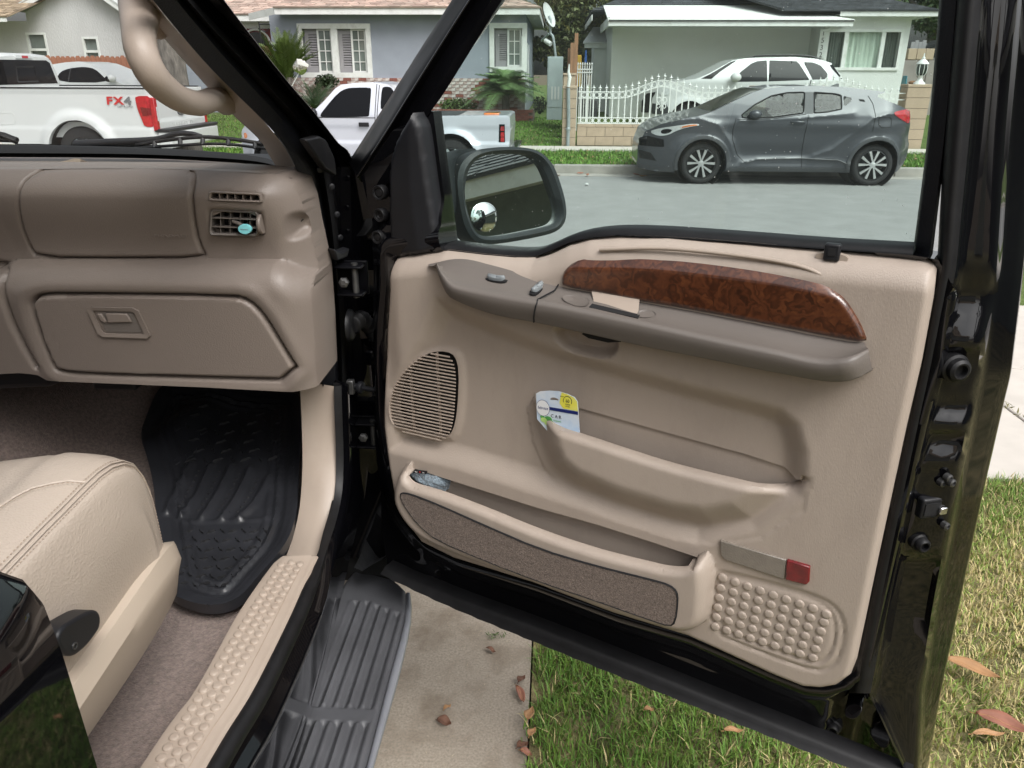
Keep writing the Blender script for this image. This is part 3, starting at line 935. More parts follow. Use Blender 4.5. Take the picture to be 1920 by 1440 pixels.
nrow = int((bt - 0.3) / bhh)
cnt = 0
for r in range(nrow):
    z = bt - (r + 1) * bhh
    x = x_l + (0.5 if r % 2 else 0.0) * bw
    while x < x_r - 0.05:
        xc = x + bw / 2
        spx = 960 + 1480 * ((xc - CAM[0]) * CR[0] + (YB - CAM[1]) * CR[1]) / ((xc) * CD[0] + YB * CD[1] + (z - 1.6) * CD[2])
        if xc + bw / 2 < x_r:
            if cnt < 296 and ((800 < spx < 1000 and r < 11) or (565 < spx < 770 and r < 3)):
                o = bpy.data.objects.new('brick', brick_me[0 if RNG.random() < 0.85 else 1])
                COL.objects.link(o); o.parent = bh
                o.matrix_parent_inverse = Matrix.Translation(bh.location).inverted()
                o.location = (xc + RNG.uniform(-0.003, 0.003), YB + RNG.uniform(-0.005, 0.005), z)
                cnt += 1
            else:
                rest.fbox(fb, xc - bw / 2 + 0.005, xc + bw / 2 - 0.005, z + 0.005, z + bhh - 0.005, 0.03, 0.07)
        x += bw
rest.build('brickwork', MATS['brick_painted'], bh, kind='stuff')
# ---------------------------------------------------------------- red brick planter in front of the house
YP = 22.3
fpn = fr_y(YP)
pl = empty('brick_planter', (-2.5, YP, 0.3), 'low red brick planter edging below the palm in front of blue-grey house', 'planter')
px0, px1, pz0, pz1 = rect_px(fpn, 800, 205, 1002, 226)
mb = MB(); mb.fbox(fpn, px0, px1 - 0.01, pz0 - 0.3, pz1 - 0.01, -0.10, -0.01)
mb.box((px1 - 0.11, YP + 0.1, pz0 - 0.3), (px1 - 0.01, YB - 0.08, pz1 - 0.01)); mb.build('core', MATS['mortar_dark'], pl)
mb = MB(); mb.box((px0, YP + 0.102, pz0 - 0.3), (px1 - 0.12, YB - 0.08, pz1 - 0.05)); mb.build('soil_bed', MATS['soil'], pl)
bpm = bpy.data.meshes.new('brick'); q = MB(); q.box((0.004, -0.02, 0.004), (0.216, 0.05, 0.072)); bpm.from_pydata(q.V, [], q.F); bpm.materials.append(MATS['brick'])
a = bpm.color_attributes.new('tint', 'FLOAT_COLOR', 'POINT'); a.data.foreach_set('color', np.ones(4 * len(bpm.vertices)))
for r in range(5):
    x = px0 + (0.11 if r % 2 else 0)
    while x < px1 - 0.2:
        o = bpy.data.objects.new('brick', bpm); COL.objects.link(o); o.parent = pl
        o.matrix_parent_inverse = Matrix.Translation(pl.location).inverted()
        o.location = (x, YP, pz1 - (r + 1) * 0.076); x += 0.22

# ---------------------------------------------------------------- the white house with the carport roof
YW, YC, YR = 23.6, 21.6, 22.4      # recessed wall, carport front edge, right wing
fw_, fr_ = fr_y(YW), fr_y(YR)
wh = empty('white_house', (5, YW, 0.35), 'white stucco house with black shingle roof and wide pale carport overhang', 'house')
xl = XY(1147, 100, YW)[0]
xc0 = XY(1541, 100, YR)[0]
xr = XY(1706, 60, YR)[0]
zc_b, zc_t = XY(1400, 49, YC)[1], XY(1400, 40, YC)[1]
ze = XY(1650, 29, YR - 0.35)[1]
mb = MB(); mb.fbox(fw_, xl, xc0, 0.2, zc_b + 0.25, -0.2, 0); mb.build('carport_wall', MATS['stucco_sage'], wh)
a0, a1, ab, at_ = rect_px(fr_, 1551, 60, 1684, 126.5)
mb = MB()
mb.fbox(fr_, xc0, a0, 0.2, ze, -0.2, 0); mb.fbox(fr_, a1, xr, 0.2, ze, -0.2, 0)
mb.fbox(fr_, a0, a1, 0.2, ab, -0.2, 0); mb.fbox(fr_, a0, a1, at_, ze, -0.2, 0)
mb.box((xc0, YR + 0.2, 0.2), (xc0 + 0.2, YW, ze)); mb.box((xr - 0.2, YR + 0.2, 0.2), (xr, YW + 7, ze))
mb.box((xl, YW + 0.2, 0.2), (xl + 0.2, YW + 7.5, zc_b + 0.25))
mb.build('wall', MATS['stucco_white'], wh)
# picture window
f = MB(); t = 0.07
f.fbox(fr_, a0 - t, a1 + t, at_, at_ + t, -0.04, 0.03); f.fbox(fr_, a0 - t, a1 + t, ab - t, ab, -0.04, 0.04)
f.fbox(fr_, a0 - t, a0, ab, at_, -0.04, 0.025); f.fbox(fr_, a1, a1 + t, ab, at_, -0.04, 0.025)
wfo = f.build('window_frame', MATS['trim_white'], wh)
xs = [a0, XY(1584, 94, YR)[0], XY(1653, 94, YR)[0], a1]
f = MB()
for x in xs[1:3]: f.fbox(fr_, x - 0.05, x + 0.05, ab, at_, -0.07, 0.01)
f.build('mullion', MATS['trim_white'], wfo)
for i in range(3):
    p = MB(); p.fbox(fr_, xs[i] + 0.03, xs[i + 1] - 0.03, ab + 0.01, at_ - 0.01, -0.045, -0.04); p.build('pane', MATS['shield_glass'], wfo)
    c = MB(); n = 22
    us = np.linspace(xs[i] + 0.02, xs[i + 1] - 0.02, n)
    c.loft([[fr_.p(u, ab - 0.02, -0.13 + 0.03 * math.sin(k * 1.9 + 0.6 * math.sin(k))) for k, u in enumerate(us)], [fr_.p(u, at_ + 0.02, -0.13 + 0.02 * math.sin(k * 1.9)) for k, u in enumerate(us)]])
    c.build('curtain', MATS['curtain_pale' if i == 1 else 'curtain_dark'], wfo, smooth=180)
# carport overhang
xo0, xo1 = XY(1141, 45, YC)[0], XY(1600, 42, YC)[0]
mb = MB()
mb.box((xo0, YC, zc_b), (xo1, YC + 0.04, zc_t)); mb.box((xo0, YC + 0.04, zc_b), (xo0 + 0.04, YW + 2, zc_t + 0.1)); mb.box((xo1 - 0.04, YC + 0.04, zc_b), (xo1, YR - 0.002, zc_t + 0.02))
mb.box((xo0 + 0.04, YC + 0.04, zc_b + 0.06), (xo1 - 0.04, YR - 0.003, zc_b + 0.1)); mb.box((xo0 + 0.04, YR - 0.003, zc_b + 0.06), (xc0 - 0.002, YW - 0.002, zc_b + 0.1))
mb.build('carport_fascia', MATS['trim_white'], wh)
mb = MB()
zt2 = XY(1400, 13, YW + 0.4)[1]
mb.hexa([(xo0 - 0.02, YC - 0.03, zc_t + 0.002), (xo1 + 0.02, YC - 0.03, zc_t + 0.002), (xo1 - 1.6, YW + 0.4, zt2), (xo0 - 0.02, YW + 0.4, zt2)],
        [(xo0 - 0.02, YC - 0.03, zc_t + 0.045), (xo1 + 0.02, YC - 0.03, zc_t + 0.045), (xo1 - 1.6, YW + 0.4, zt2 + 0.04), (xo0 - 0.02, YW + 0.4, zt2 + 0.04)])
mb.build('carport_roof', MATS['roof_membrane'], wh)
mb = MB(); mb.box((xo0, YC - 0.035, zc_t - 0.0), (xo1 + 0.01, YC - 0.002, zc_t + 0.028)); mb.build('drip_edge', MATS['black_metal'], wh)
# black shingle roof, hipped
ye = YR - 0.4
xh0 = XY(1110, 40, YW)[0]
mb = MB(); mb.box((xc0 + 0.2, ye, ze - 0.02), (xr + 0.45, ye + 0.03, ze + 0.11)); mb.box((xr + 0.42, ye + 0.03, ze - 0.02), (xr + 0.45, YW + 7.4, ze + 0.11))
mb.box((xc0 + 0.2, ye + 0.03, ze + 0.02), (xr + 0.42, YW + 7, ze + 0.035))
mb.box((xh0, YW + 0.4, zc_b + 0.25), (xh0 + 0.03, YW + 8, zc_b + 0.4))
mb.build('fascia', MATS['trim_white'], wh)
zr = ze + 0.12
ridge = zr + 1.30
roof_plane('roof', (xc0 - 1.2, ye - 0.04, zr), (xr + 0.5, ye - 0.04, zr), (xr - 3.3, ye + 4.6, ridge), (xc0 - 3.8, ye + 4.6, ridge), 'shingle_black', wh)
roof_plane('roof', (xr + 0.5, ye - 0.04, zr), (xr + 0.5, ye + 9.2, zr), (xr - 3.3, ye + 4.7, ridge), (xr - 3.3, ye + 4.6, ridge), 'shingle_black', wh)
roof_plane('roof', (xh0 - 0.02, YW + 0.35, zt2 - 0.1), (xc0 + 0.6, YW + 0.35, zt2 - 0.1), (xc0 - 2, ye + 4.6, ridge), (xh0 + 2.6, ye + 4.6, ridge), 'shingle_black', wh)
roof_plane('roof', (xh0 - 0.02, YW + 8.0, zt2 - 0.1), (xh0 - 0.02, YW + 0.35, zt2 - 0.1), (xh0 + 2.6, ye + 4.6, ridge), (xh0 + 2.6, ye + 4.7, ridge), 'shingle_black', wh)
# house number board
nx, nz0, nz1 = XY(1542, 75, YR)[0], XY(1542, 100, YR)[1], XY(1542, 56, YR)[1]
def text(name, s, fr, u, v, size, w, mat, parent, align='CENTER', rot=0.0, ext=0.0008, sx=1.0, shear=0.0, bold=0.0):
    cu = bpy.data.curves.new(name, 'FONT')
    cu.body = s; cu.size = size; cu.align_x = align; cu.align_y = 'CENTER'; cu.extrude = ext; cu.shear = shear; cu.offset = bold
    tmp = bpy.data.objects.new('tmp', cu); COL.objects.link(tmp)
    dg = bpy.context.evaluated_depsgraph_get()
    me = bpy.data.meshes.new_from_object(tmp.evaluated_get(dg))
    bpy.data.objects.remove(tmp)
    co = np.empty(len(me.vertices) * 3); me.vertices.foreach_get('co', co); co = co.reshape(-1, 3)
    c, s_ = math.cos(rot), math.sin(rot)
    x, y = co[:, 0] * sx, co[:, 1]
    P = fr.arr(u + x * c - y * s_, v + x * s_ + y * c, w + co[:, 2])
    me.vertices.foreach_set('co', P.ravel()); me.update()
    me.materials.clear()
    me.name = name
    return link(name, me, MATS[mat], parent)
mb = MB(); mb.fbox(fr_, nx - 0.085, nx + 0.085, nz0 - 0.1, nz1 + 0.02, 0.002, 0.02); nb = mb.build('number_board', MATS['trim_white'], wh)
for i, ch in enumerate('1532'):
    text('numeral', ch, fr_, nx, nz1 - 0.08 - i * 0.17, 0.17, 0.022, 'black_metal', nb)
mb = MB()
hx, hz = XY(1560, 48, YR - 0.1)
mb.tube([(hx, YR - 0.02, hz + 0.1), (hx, YR - 0.15, hz + 0.05), (hx - 0.05, YR - 0.15, hz - 0.08), (hx - 0.2, YR - 0.05, hz - 0.12)], 0.025, 6); mb.build('downspout', MATS['trim_white'], wh)
# ---------------------------------------------------------------- block wall, pillars and the white iron fence
YF = 18.45
ff = fr_y(YF)
bwall = empty('block_wall', (4, YF, 0), 'low tan concrete block wall under the white iron fence behind the grey crossover', 'wall')
fx0, fx1 = XY(1082, 250, YF)[0], XY(1690, 250, YF)[0]
fzt = XY(1085, 233, YF)[1]
mb = MB(); mb.fbox(ff, fx0, fx1, -0.1, fzt - 0.06, -0.145, -0.006); mb.build('mortar_bed', MATS['mortar_dark'], bwall)
bl = 0.404; bhgt = (fzt - 0.055 - 0.03) / 2
def piece(name, mat, a, b, bw_=0.004):
    m = bpy.data.meshes.new(name); q = MB(); q.box(a, b); m.from_pydata(q.V, [], q.F); m.materials.append(MATS[mat])
    bm = bmesh.new(); bm.from_mesh(m)
    if bw_: bmesh.ops.bevel(bm, geom=bm.edges[:], offset=bw_, segments=1, affect='EDGES')
    bm.to_mesh(m); bm.free()
    return m
def place(name, me, parent, loc, rot=None):
    o = bpy.data.objects.new(name, me); COL.objects.link(o); o.parent = parent
    if parent is not None: o.matrix_parent_inverse = Matrix.Translation(parent.location).inverted()
    o.location = loc
    if rot: o.rotation_euler = rot
    return o
bm1 = piece('block', 'block', (0.004, -0.006, 0.004), (bl - 0.004, 0.15, bhgt - 0.004))
bm2 = piece('coping_block', 'block', (0.003, -0.010, 0.0), (bl - 0.003, 0.155, 0.055))
for r in range(2):
    x = fx0 - (0.19 if r else 0.0)
    while x < fx1 - 0.2:
        if x >= fx0 - 0.01: place('block', bm1, bwall, (x, YF + RNG.uniform(-0.003, 0.003), 0.03 + r * bhgt))
        elif r: place('block', piece('block', 'block', (0.19, -0.006, 0.004), (bl - 0.004, 0.15, bhgt - 0.004)), bwall, (x, YF, 0.03 + r * bhgt))
        x += bl
x = fx0
while x < fx1 - 0.2:
    place('coping_block', bm2, bwall, (x, YF, fzt - 0.055)); x += bl

def pillar(px0, px1, ytop, label, lamp=False):
    x0, x1 = XY(px0, 220, YF)[0], XY(px1, 220, YF)[0]
    zt = XY((px0 + px1) / 2, ytop, YF)[1]
    p = empty('block_pillar', ((x0 + x1) / 2, YF, 0), label, 'pillar', 'block pillars of the white fence')
    n = 6; h = (zt - 0.06) / n
    m = piece('block', 'block', (x0, YF - 0.03, 0.004), (x1, YF + 0.36, h - 0.004), 0.006)
    for i in range(n): place('block', m, p, (RNG.uniform(-0.003, 0.003), RNG.uniform(-0.003, 0.003), i * h))
    q = MB(); q.box((x0 + 0.01, YF - 0.022, 0), (x1 - 0.01, YF + 0.35, zt - 0.062)); q.build('core', MATS['mortar_dark'], p)
    place('cap', piece('cap', 'block', (x0 - 0.012, YF - 0.042, zt - 0.06), (x1 + 0.012, YF + 0.372, zt), 0.008), p, (0, 0, 0))
    return (x0 + x1) / 2, zt
pillar(1054.5, 1080, 161, 'tan block pillar beside the grey conduit at the end of white fence')
pillar(1406, 1437, 161, 'tan block pillar half hidden behind the roof of grey crossover')
lx, lz = pillar(1692, 1736, 158, 'tan block pillar topped by a white lantern')
# lantern on the pillar
lt = empty('lantern', (lx + 0.04, YF + 0.15, lz), 'white ornate pillar lantern with glass body', 'lamp')
o = (lx + 0.04, YF + 0.15, lz)
q = MB(); q.lathe(o, (0, 0, 1), [(0.001, 0), (0.12, 0.0), (0.11, 0.03), (0.06, 0.07), (0.045, 0.11), (0.05, 0.15), (0.075, 0.17)], 16); q.build('base', MATS['white_metal'], lt, smooth=50)
q = MB(); q.lathe(o, (0, 0, 1), [(0.07, 0.172), (0.10, 0.22), (0.115, 0.32), (0.10, 0.40)], 8); q.build('glass_body', MATS['car_glass'], lt)
q = MB()
for k in range(8):
    a = 2 * math.pi * k / 8
    q.tube([(o[0] + r * math.cos(a), o[1] + r * math.sin(a), o[2] + z) for r, z in ((0.072, 0.172), (0.103, 0.22), (0.118, 0.32), (0.103, 0.40))], 0.007, 4)
q.build('cage', MATS['white_metal'], lt)
q = MB(); q.lathe(o, (0, 0, 1), [(0.125, 0.40), (0.12, 0.42), (0.06, 0.48), (0.03, 0.50), (0.035, 0.53), (0.012, 0.55), (0.012, 0.60), (0.001, 0.62)], 16, caps=True); q.build('roof', MATS['white_metal'], lt, smooth=50)

fence = empty('white_iron_fence', (4, YF, fzt), 'white iron fence with ring bands and spear finials on the block wall', 'fence')
zt0 = XY(1100, 172, YF)[1]; zring0 = XY(1100, 184, YF)[1]; zr1 = XY(1100, 220.5, YF)[1]; zr0 = XY(1100, 231.5, YF)[1]
pk1, pk2 = XY(1243, 160, YF)[0], XY(1566, 160, YF)[0]
rise = XY(1243, 150, YF)[1] - zt0
def topz(x):
    k = 0.0
    for pk in (pk1, pk2):
        k = max(k, float(np.clip(1 - abs(x - pk) / 0.95, 0, 1)))
    return zt0 + rise * k * k * (3 - 2 * k) * (0.75 + 0.25 * k)
YM = YF + 0.06
fin_ = MB()
fin_.lathe((0, 0, 0), (0, 0, 1), [(0.012, 0), (0.022, 0.015), (0.012, 0.03), (0.012, 0.05), (0.034, 0.058), (0.016, 0.075), (0.012, 0.09), (0.001, 0.135)], 6)
fin_.box((-0.038, -0.006, 0.05), (0.038, 0.006, 0.068))
fme = bpy.data.meshes.new('finial'); fme.from_pydata(fin_.V, [], fin_.F); fme.materials.append(MATS['white_metal'])
rg = MB()
rr = 0.052
rg.loft([[((rr + dr) * math.cos(t), dy, (rr + dr) * math.sin(t)) for t in np.linspace(0, 2 * math.pi, 15)[:-1]] for dr, dy in ((-0.009, -0.008), (0.006, -0.008), (0.006, 0.008), (-0.009, 0.008), (-0.009, -0.008))], closed=True)
rme = bpy.data.meshes.new('ring'); rme.from_pydata(rg.V, [], rg.F); rme.materials.append(MATS['white_metal'])
xs = np.arange(fx0 + 0.06, XY(1688, 200, YF)[0], 0.1385)
mid0, mid1 = XY(1404, 200, YF)[0], XY(1439, 200, YF)[0]
rails = MB()
for seg in ((fx0, mid0), (mid1, fx1)):
    u = np.linspace(seg[0], seg[1], 60)
    for dz in (0.0, -(zt0 - zring0)):
        c = [[(x, YM - 0.014, topz(x) + dz - 0.009), (x, YM + 0.014, topz(x) + dz - 0.009), (x, YM + 0.014, topz(x) + dz + 0.009), (x, YM - 0.014, topz(x) + dz + 0.009)] for x in u]
        r_ = MB(); r_.loft(c, closed=True, caps=True); r_.build('rail', MATS['white_metal'], fence)
    for z in (zr0, zr1):
        r_ = MB(); r_.box((seg[0], YM - 0.014, z - 0.01), (seg[1], YM + 0.014, z + 0.01)); r_.build('rail', MATS['white_metal'], fence)
barme = {}
for i, x in enumerate(xs):
    if mid0 < x < mid1: continue
    zt = topz(x) + 0.02
    b = MB(); b.box((x - 0.0125, YM - 0.011, zr0 + 0.011), (x + 0.0125, YM + 0.011, zt)); b.build('baluster', MATS['white_metal'], fence)
    place('finial', fme, fence, (x, YM, zt))
    xm = x + 0.069
    if xm < xs[-1] and not (mid0 < xm + 0.03 and xm < mid1 + 0.05):
        place('ring', rme, fence, (xm, YM, topz(xm) - (zt0 - zring0) / 2))
        place('ring', rme, fence, (xm, YM, (zr0 + zr1) / 2))
sc_ = MB()
for pk in (pk1, pk2):
    zc = zr1 + 0.25
    for s in (-1, 1):
        for k, (cz, rad) in enumerate(((zc, 0.045), (zc + 0.13, 0.055))):
            sc_.tube([(pk + s * (0.055 + rad * math.cos(t) * (1 - t / 12)), YM - 0.016, cz + rad * math.sin(t) * (1 - t / 12)) for t in np.linspace(-1.5, 4.6, 16)], 0.009, 5)
    sc_.tube([(pk, YM - 0.016, zc - 0.1), (pk, YM - 0.016, zc + 0.28)], 0.012, 5)
sc_.build('scroll', MATS['white_metal'], fence)

# conduit on the pillar, with a white vent pipe
cd = empty('conduit_pipe', (0.3, YF - 0.08, 0), 'grey conduit pipe standing against the tan block pillar', 'pipe')
cx_, cz_ = XY(1066, 163, YF - 0.08)
q = MB(); q.tube([(cx_ + 0.02, YF - 0.08, 0.0), (cx_ + 0.02, YF - 0.08, cz_ * 0.5), (cx_ - 0.005, YF - 0.08, cz_ - 0.02)], 0.04, 10); q.lathe((cx_ + 0.02, YF - 0.08, 0.35), (0, 0, 1), [(0.041, 0), (0.05, 0.01), (0.05, 0.06), (0.041, 0.07)], 10); q.build('pipe', MATS['galvanised'], cd, smooth=60)
q = MB(); zz = XY(1066, 120, YF)[1]
q.tube([(cx_ - 0.005, YF - 0.08, cz_), (cx_ + 0.02, YF - 0.08, cz_ + 0.2), (cx_ - 0.01, YF - 0.08, cz_ + 0.3), (cx_ + 0.0, YF - 0.08, zz)], [0.035, 0.04, 0.028, 0.012], 8); q.build('wrapped_end', MATS['white_metal'], cd, smooth=60)
# second pillar behind and wooden fence seen end-on
YO = 19.4
fo_ = fr_y(YO)
bp = empty('block_post', (0, YO, 0), 'short tan block post behind the conduit pillar', 'post')
x0, x1, z0, z1 = rect_px(fo_, 1057, 137, 1079, 170)
mm_ = piece('block', 'block', (x0, YO, 0), (x1, YO + 0.3, z1 - 0.05), 0.005); place('block', mm_, bp, (0, 0, 0))
place('cap', piece('cap', 'block', (x0 - 0.02, YO - 0.02, z1 - 0.048), (x1 + 0.02, YO + 0.32, z1), 0.005), bp, (0, 0, 0))
wf = empty('plank_fence', (0.5, 20.4, 0.2), 'rusty brown wooden plank fence seen end-on between the two houses', 'fence')
for (a, b, yt, y) in ((1069, 1076, 80, 20.0), (1076.5, 1083, 62, 20.6), (1064, 1069, 90, 21.0)):
    f_ = fr_y(y); x0, x1, z0, z1 = rect_px(f_, a, yt, b, 170)
    q = MB(); q.box((x0, y, 0.1), (x1, y + 0.4, z1)); q.build('plank', MATS['raw_wood'], wf)
# narrow side gate
gt = empty('side_gate', (1, 20.2, 0.3), 'small pale iron side gate between the houses', 'gate')
fg = fr_y(20.6); x0, x1, z0, z1 = rect_px(fg, 1083, 123, 1109, 170)
for i in range(7):
    x = x0 + (x1 - x0) * i / 6
    q = MB(); q.box((x - 0.012, 20.6, 0.2), (x + 0.012, 20.624, z1)); q.tube([(x, 20.612, z1), (x, 20.612, z1 + 0.03), (x, 20.612, z1 + 0.08)], [0.012, 0.024, 0.002], 5); q.build('bar', MATS['dish_grey'], gt)
for z in (z1 - 0.10, z1 - 0.17): q = MB(); q.box((x0 - 0.02, 20.59, z), (x1 + 0.02, 20.598, z + 0.03)); q.build('rail', MATS['dish_grey'], gt)
# clutter behind the gate
def clutter(name, label, cat, px_, y_, w, h, yy, mat):
    f_ = fr_y(yy); x0, x1, z0, z1 = rect_px(f_, px_, y_, px_ + w, y_ + h)
    q = MB(); q.hexa([(x0, yy, z0), (x1, yy, z0), (x1, yy + 0.3, z0), (x0, yy + 0.3, z0)], [(x0 + 0.02, yy + 0.03, z1), (x1 - 0.02, yy + 0.03, z1), (x1 - 0.02, yy + 0.27, z1), (x0 + 0.02, yy + 0.27, z1)])
    o = q.build(name, MATS[mat]); bev(o, 0.02, 2); tag(o, label, cat); return o
clutter('storage_bin', 'yellow storage bin in the gap between houses', 'bin', 1081, 103, 10, 60, 24.0, 'yellow_plastic')
clutter('tool_bag', 'blue fabric bundle hanging beside the yellow bin', 'bag', 1096, 94, 5, 24, 23.0, 'blue_plastic')
clutter('bin_cart', 'black bin cart standing behind white fence beside the white house wall', 'bin', 1089, 187, 32, 32, 20.9, 'black_metal')
# steel utility cabinet, riser pipe and satellite dish
uc = empty('utility_cabinet', (0, 20.8, 0.2), 'tall pale grey-green utility cabinet with louvre slots beside blue-grey house', 'cabinet')
YU = 20.8; fu = fr_y(YU); x0, x1, z0, z1 = rect_px(fu, 1026, 106, 1055, 201)
q = MB(); q.box((x0, YU, z0 - 0.3), (x1, YU + 0.4, z1)); bev(q.build('body', MATS['utility_grey'], uc), 0.01)
q = MB(); q.fbox(fu, x0 + 0.02, x1 - 0.02, z0, z1 - 0.03, 0.0, 0.012); bev(q.build('door_panel', MATS['utility_grey'], uc), 0.004)
for i in range(3):
    x = x0 + (x1 - x0) * (0.27 + 0.21 * i)
    q = MB(); q.fbox(fu, x, x + 0.04, z0 + 0.18, z0 + 0.48, 0.012, 0.022); q.build('slot', MATS['dish_grey'], uc)
sd_ = empty('satellite_dish', (-0.2, 21.4, 2.6), 'grey satellite dish on a bent mast above the utility cabinet', 'satellite dish')
YS = 21.3
ctr = onY(1029, 28, YS); nrm = np.array([0.86, -0.36, 0.36]); nrm /= np.linalg.norm(nrm)
q = MB(); q.lathe(ctr, nrm, [(0.001, -0.05), (0.10, -0.045), (0.20, -0.025), (0.29, 0.01), (0.30, 0.016), (0.28, 0.004), (0.19, -0.034), (0.09, -0.052), (0.001, -0.058)], 24); q.build('reflector', MATS['dish_grey'], sd_, smooth=60)
q = MB(); pts = [onY(x, y, YS + 0.05) for x, y in ((1042, 107), (1037, 70), (1032, 62), (1032, 38), (1029, 30))]
q.tube(spline(pts, 24), 0.032, 8); q.build('mast', MATS['galvanised'], sd_, smooth=60)
q = MB(); q.tube([onY(1030, 63, YS + 0.05), onY(1016, 76, YS + 0.5)], 0.03, 8); q.build('strut', MATS['galvanised'], sd_, smooth=60)
q = MB(); q.tube([onY(1022, 76, YS), onY(1033, 83, YS - 0.1)], 0.055, 10); q.build('receiver', MATS['dish_grey'], sd_, smooth=60)
# small pale shed roof between the houses
sh = empty('garden_shed', (1.2, 26, 0.5), 'small pale shed roof tucked behind white house', 'shed')
f_ = fr_y(26); x0, x1, z0, z1 = rect_px(f_, 1096, 82, 1116, 90)
q = MB(); q.box((x0, 26, z0), (x1 + 1.5, 26.06, z1)); q.build('fascia', MATS['trim_white'], sh)
q = MB(); q.hexa([(x0 - 0.05, 25.95, z1 + 0.002), (x1 + 1.5, 25.95, z1 + 0.002), (x1 + 1.5, 28, z1 + 0.5), (x1, 28, z1 + 0.5)], [(x0 - 0.05, 25.95, z1 + 0.04), (x1 + 1.5, 25.95, z1 + 0.04), (x1 + 1.5, 28, z1 + 0.55), (x1, 28, z1 + 0.55)]); q.build('roof', MATS['dish_grey'], sh)
q = MB(); q.box((x0 + 0.3, 26.1, 0.2), (x1 + 1.5, 28, z1)); q.build('wall', MATS['stucco_white'], sh)

# ---------------------------------------------------------------- right edge: old wall, tarp, shovel, plush head on a stick
YO2 = 25.5
fo2_ = fr_y(YO2)
ow = empty('old_block_wall', (10, YO2, 0.4), 'tall weathered grey block wall right of the white house', 'wall')
x0, x1, z0, z1 = rect_px(fo2_, 1690, 112, 1830, 175)
q = MB(); q.fbox(fo2_, x0, x1, -0.2, z1, -0.2, -0.01); q.build('core', MATS['mortar_dark'], ow)
k = 0; x = x0
while x < x1:
    q = MB(); q.fbox(fo2_, x, x + 0.68, -0.2, z1 - 0.02, -0.19, RNG.uniform(0, 0.02)); bev(q.build('panel', MATS['old_wall'], ow), 0.01); x += 0.70
x0b, x1b, z0b, z1b = rect_px(fo2_, 1703, 91, 1752, 111)
for i in range(3):
    q = MB(); w_ = (x1b - x0b) / 3; q.fbox(fo2_, x0b + i * w_, x0b + (i + 1) * w_ - 0.01, z1 + 0.002, z1b, -0.18, 0.01); bev(q.build('block', MATS['block'], ow), 0.01)
tp = empty('tarp_heap', (11, 26.5, 2), 'black and white tarp heap piled above the weathered grey wall', 'tarp')
f_ = fr_y(26.6)
for (pts, mat, d) in (([(1750, 108), (1752, 82), (1765, 74), (1790, 72), (1830, 80), (1830, 112)], 'tarp_black', 0.0), ([(1752, 96), (1754, 84), (1768, 78), (1772, 88), (1762, 99)], 'tarp_white', 0.16)):
    P = chaikin(f_.poly(pts), 1); hf = lambda u, v: d + 0.10 * (vnoise(u + 50, v + 50, 3, 3) - 0.5) + 0.06 * (vnoise(u + 50, v + 50, 9, 4) - 0.5)
    relief('tarp_sheet', f_, P, hf, 0.05, MATS[mat], tp, back=-0.6, smooth=80)
fd = empty('board_fence', (11, 27.5, 1), 'dark weathered board fence under the tree at right', 'fence')
f_ = fr_y(27.6)
for i in range(9):
    a, b, c, d = rect_px(f_, 1706 + i * 7, 78, 1712.6 + i * 7, 120)
    q = MB(); q.fbox(f_, a, b, 0, d + RNG.uniform(-0.05, 0.05), -0.03, 0); q.build('plank', MATS['shutter'], fd)
sv = empty('garden_shovel', (9.3, 23, 0.4), 'shovel with a ring handle standing beside the weathered wall', 'shovel')
a = onY(1722, 163, 24.4); b = onY(1725, 146, 24.4)
q = MB(); q.tube([(a[0], 24.4, 0.3), a, b], 0.022, 6); q.build('shaft', MATS['black_metal'], sv)
q = MB(); q.tube([(b[0] + 0.085 * math.cos(t), 24.4, b[2] + 0.05 + 0.05 * math.sin(t)) for t in np.linspace(0, 2 * math.pi, 13)], 0.018, 6); q.build('grip', MATS['black_metal'], sv)
o = clutter('garden_tub', 'dark green garden tub behind the right end of white fence', 'tub', 1706, 160, 22, 40, 21.0, 'tarp_black')
o = clutter('teal_tool', 'teal garden tool leaning behind the right end of white fence', 'tool', 1697, 142, 5, 30, 21.2, 'teal_plastic')
st = empty('stuffed_toy', (8.7, 21.1, 1.2), 'brown stuffed toy lying on the tub behind white fence', 'toy')
c = onY(1711, 155, 21.0); q = MB(); q.ball(c, (0.10, 0.06, 0.05), 10, 6); q.ball((c[0] - 0.05, c[1], c[2] - 0.06), (0.06, 0.05, 0.04), 8, 5); q.build('body', MATS['fur_brown'], st, smooth=180)

# ---------------------------------------------------------------- far left house and its picket fence
YL = 25.0
fl = fr_y(YL)
lh = empty('pale_stucco_house', (-14.5, YL, 0.4), 'pale rough stucco house with white framed windows and brown roof wing', 'house')
gl, gr, gz = XY(48, 24, YL)[0], XY(232, 24, YL)[0], XY(48, 22, YL)[1]
apx, apz = XY(150, -38, YL)
wins = [(53, 61, 90, 116), (157, 69, 187, 116), (237, 72, 266, 116)]
q = MB()
wr = [rect_px(fl, *w) for w in wins]
xs_ = [gl - 3.2] + [v for w in wr for v in w[:2]] + [gr + 2.2]
zb_, zt_ = wr[0][2] - 0.5, max(w[3] for w in wr)
for i in range(0, len(xs_), 2): q.fbox(fl, xs_[i], xs_[i + 1], 0.2, gz - 0.25, -0.2, 0)
for w in wr:
    q.fbox(fl, w[0], w[1], 0.2, w[2], -0.2, 0); q.fbox(fl, w[0], w[1], w[3], gz - 0.25, -0.2, 0)
q.prism(fl, [(gl - 0.02, gz - 0.25), (gr + 1.3, gz - 0.25), (apx + (gr + 1.3 - apx) * 0.02, apz), (gl + 0.0, gz)], -0.2, 0.0)
q.build('wall', MATS['stucco_grey'], lh)
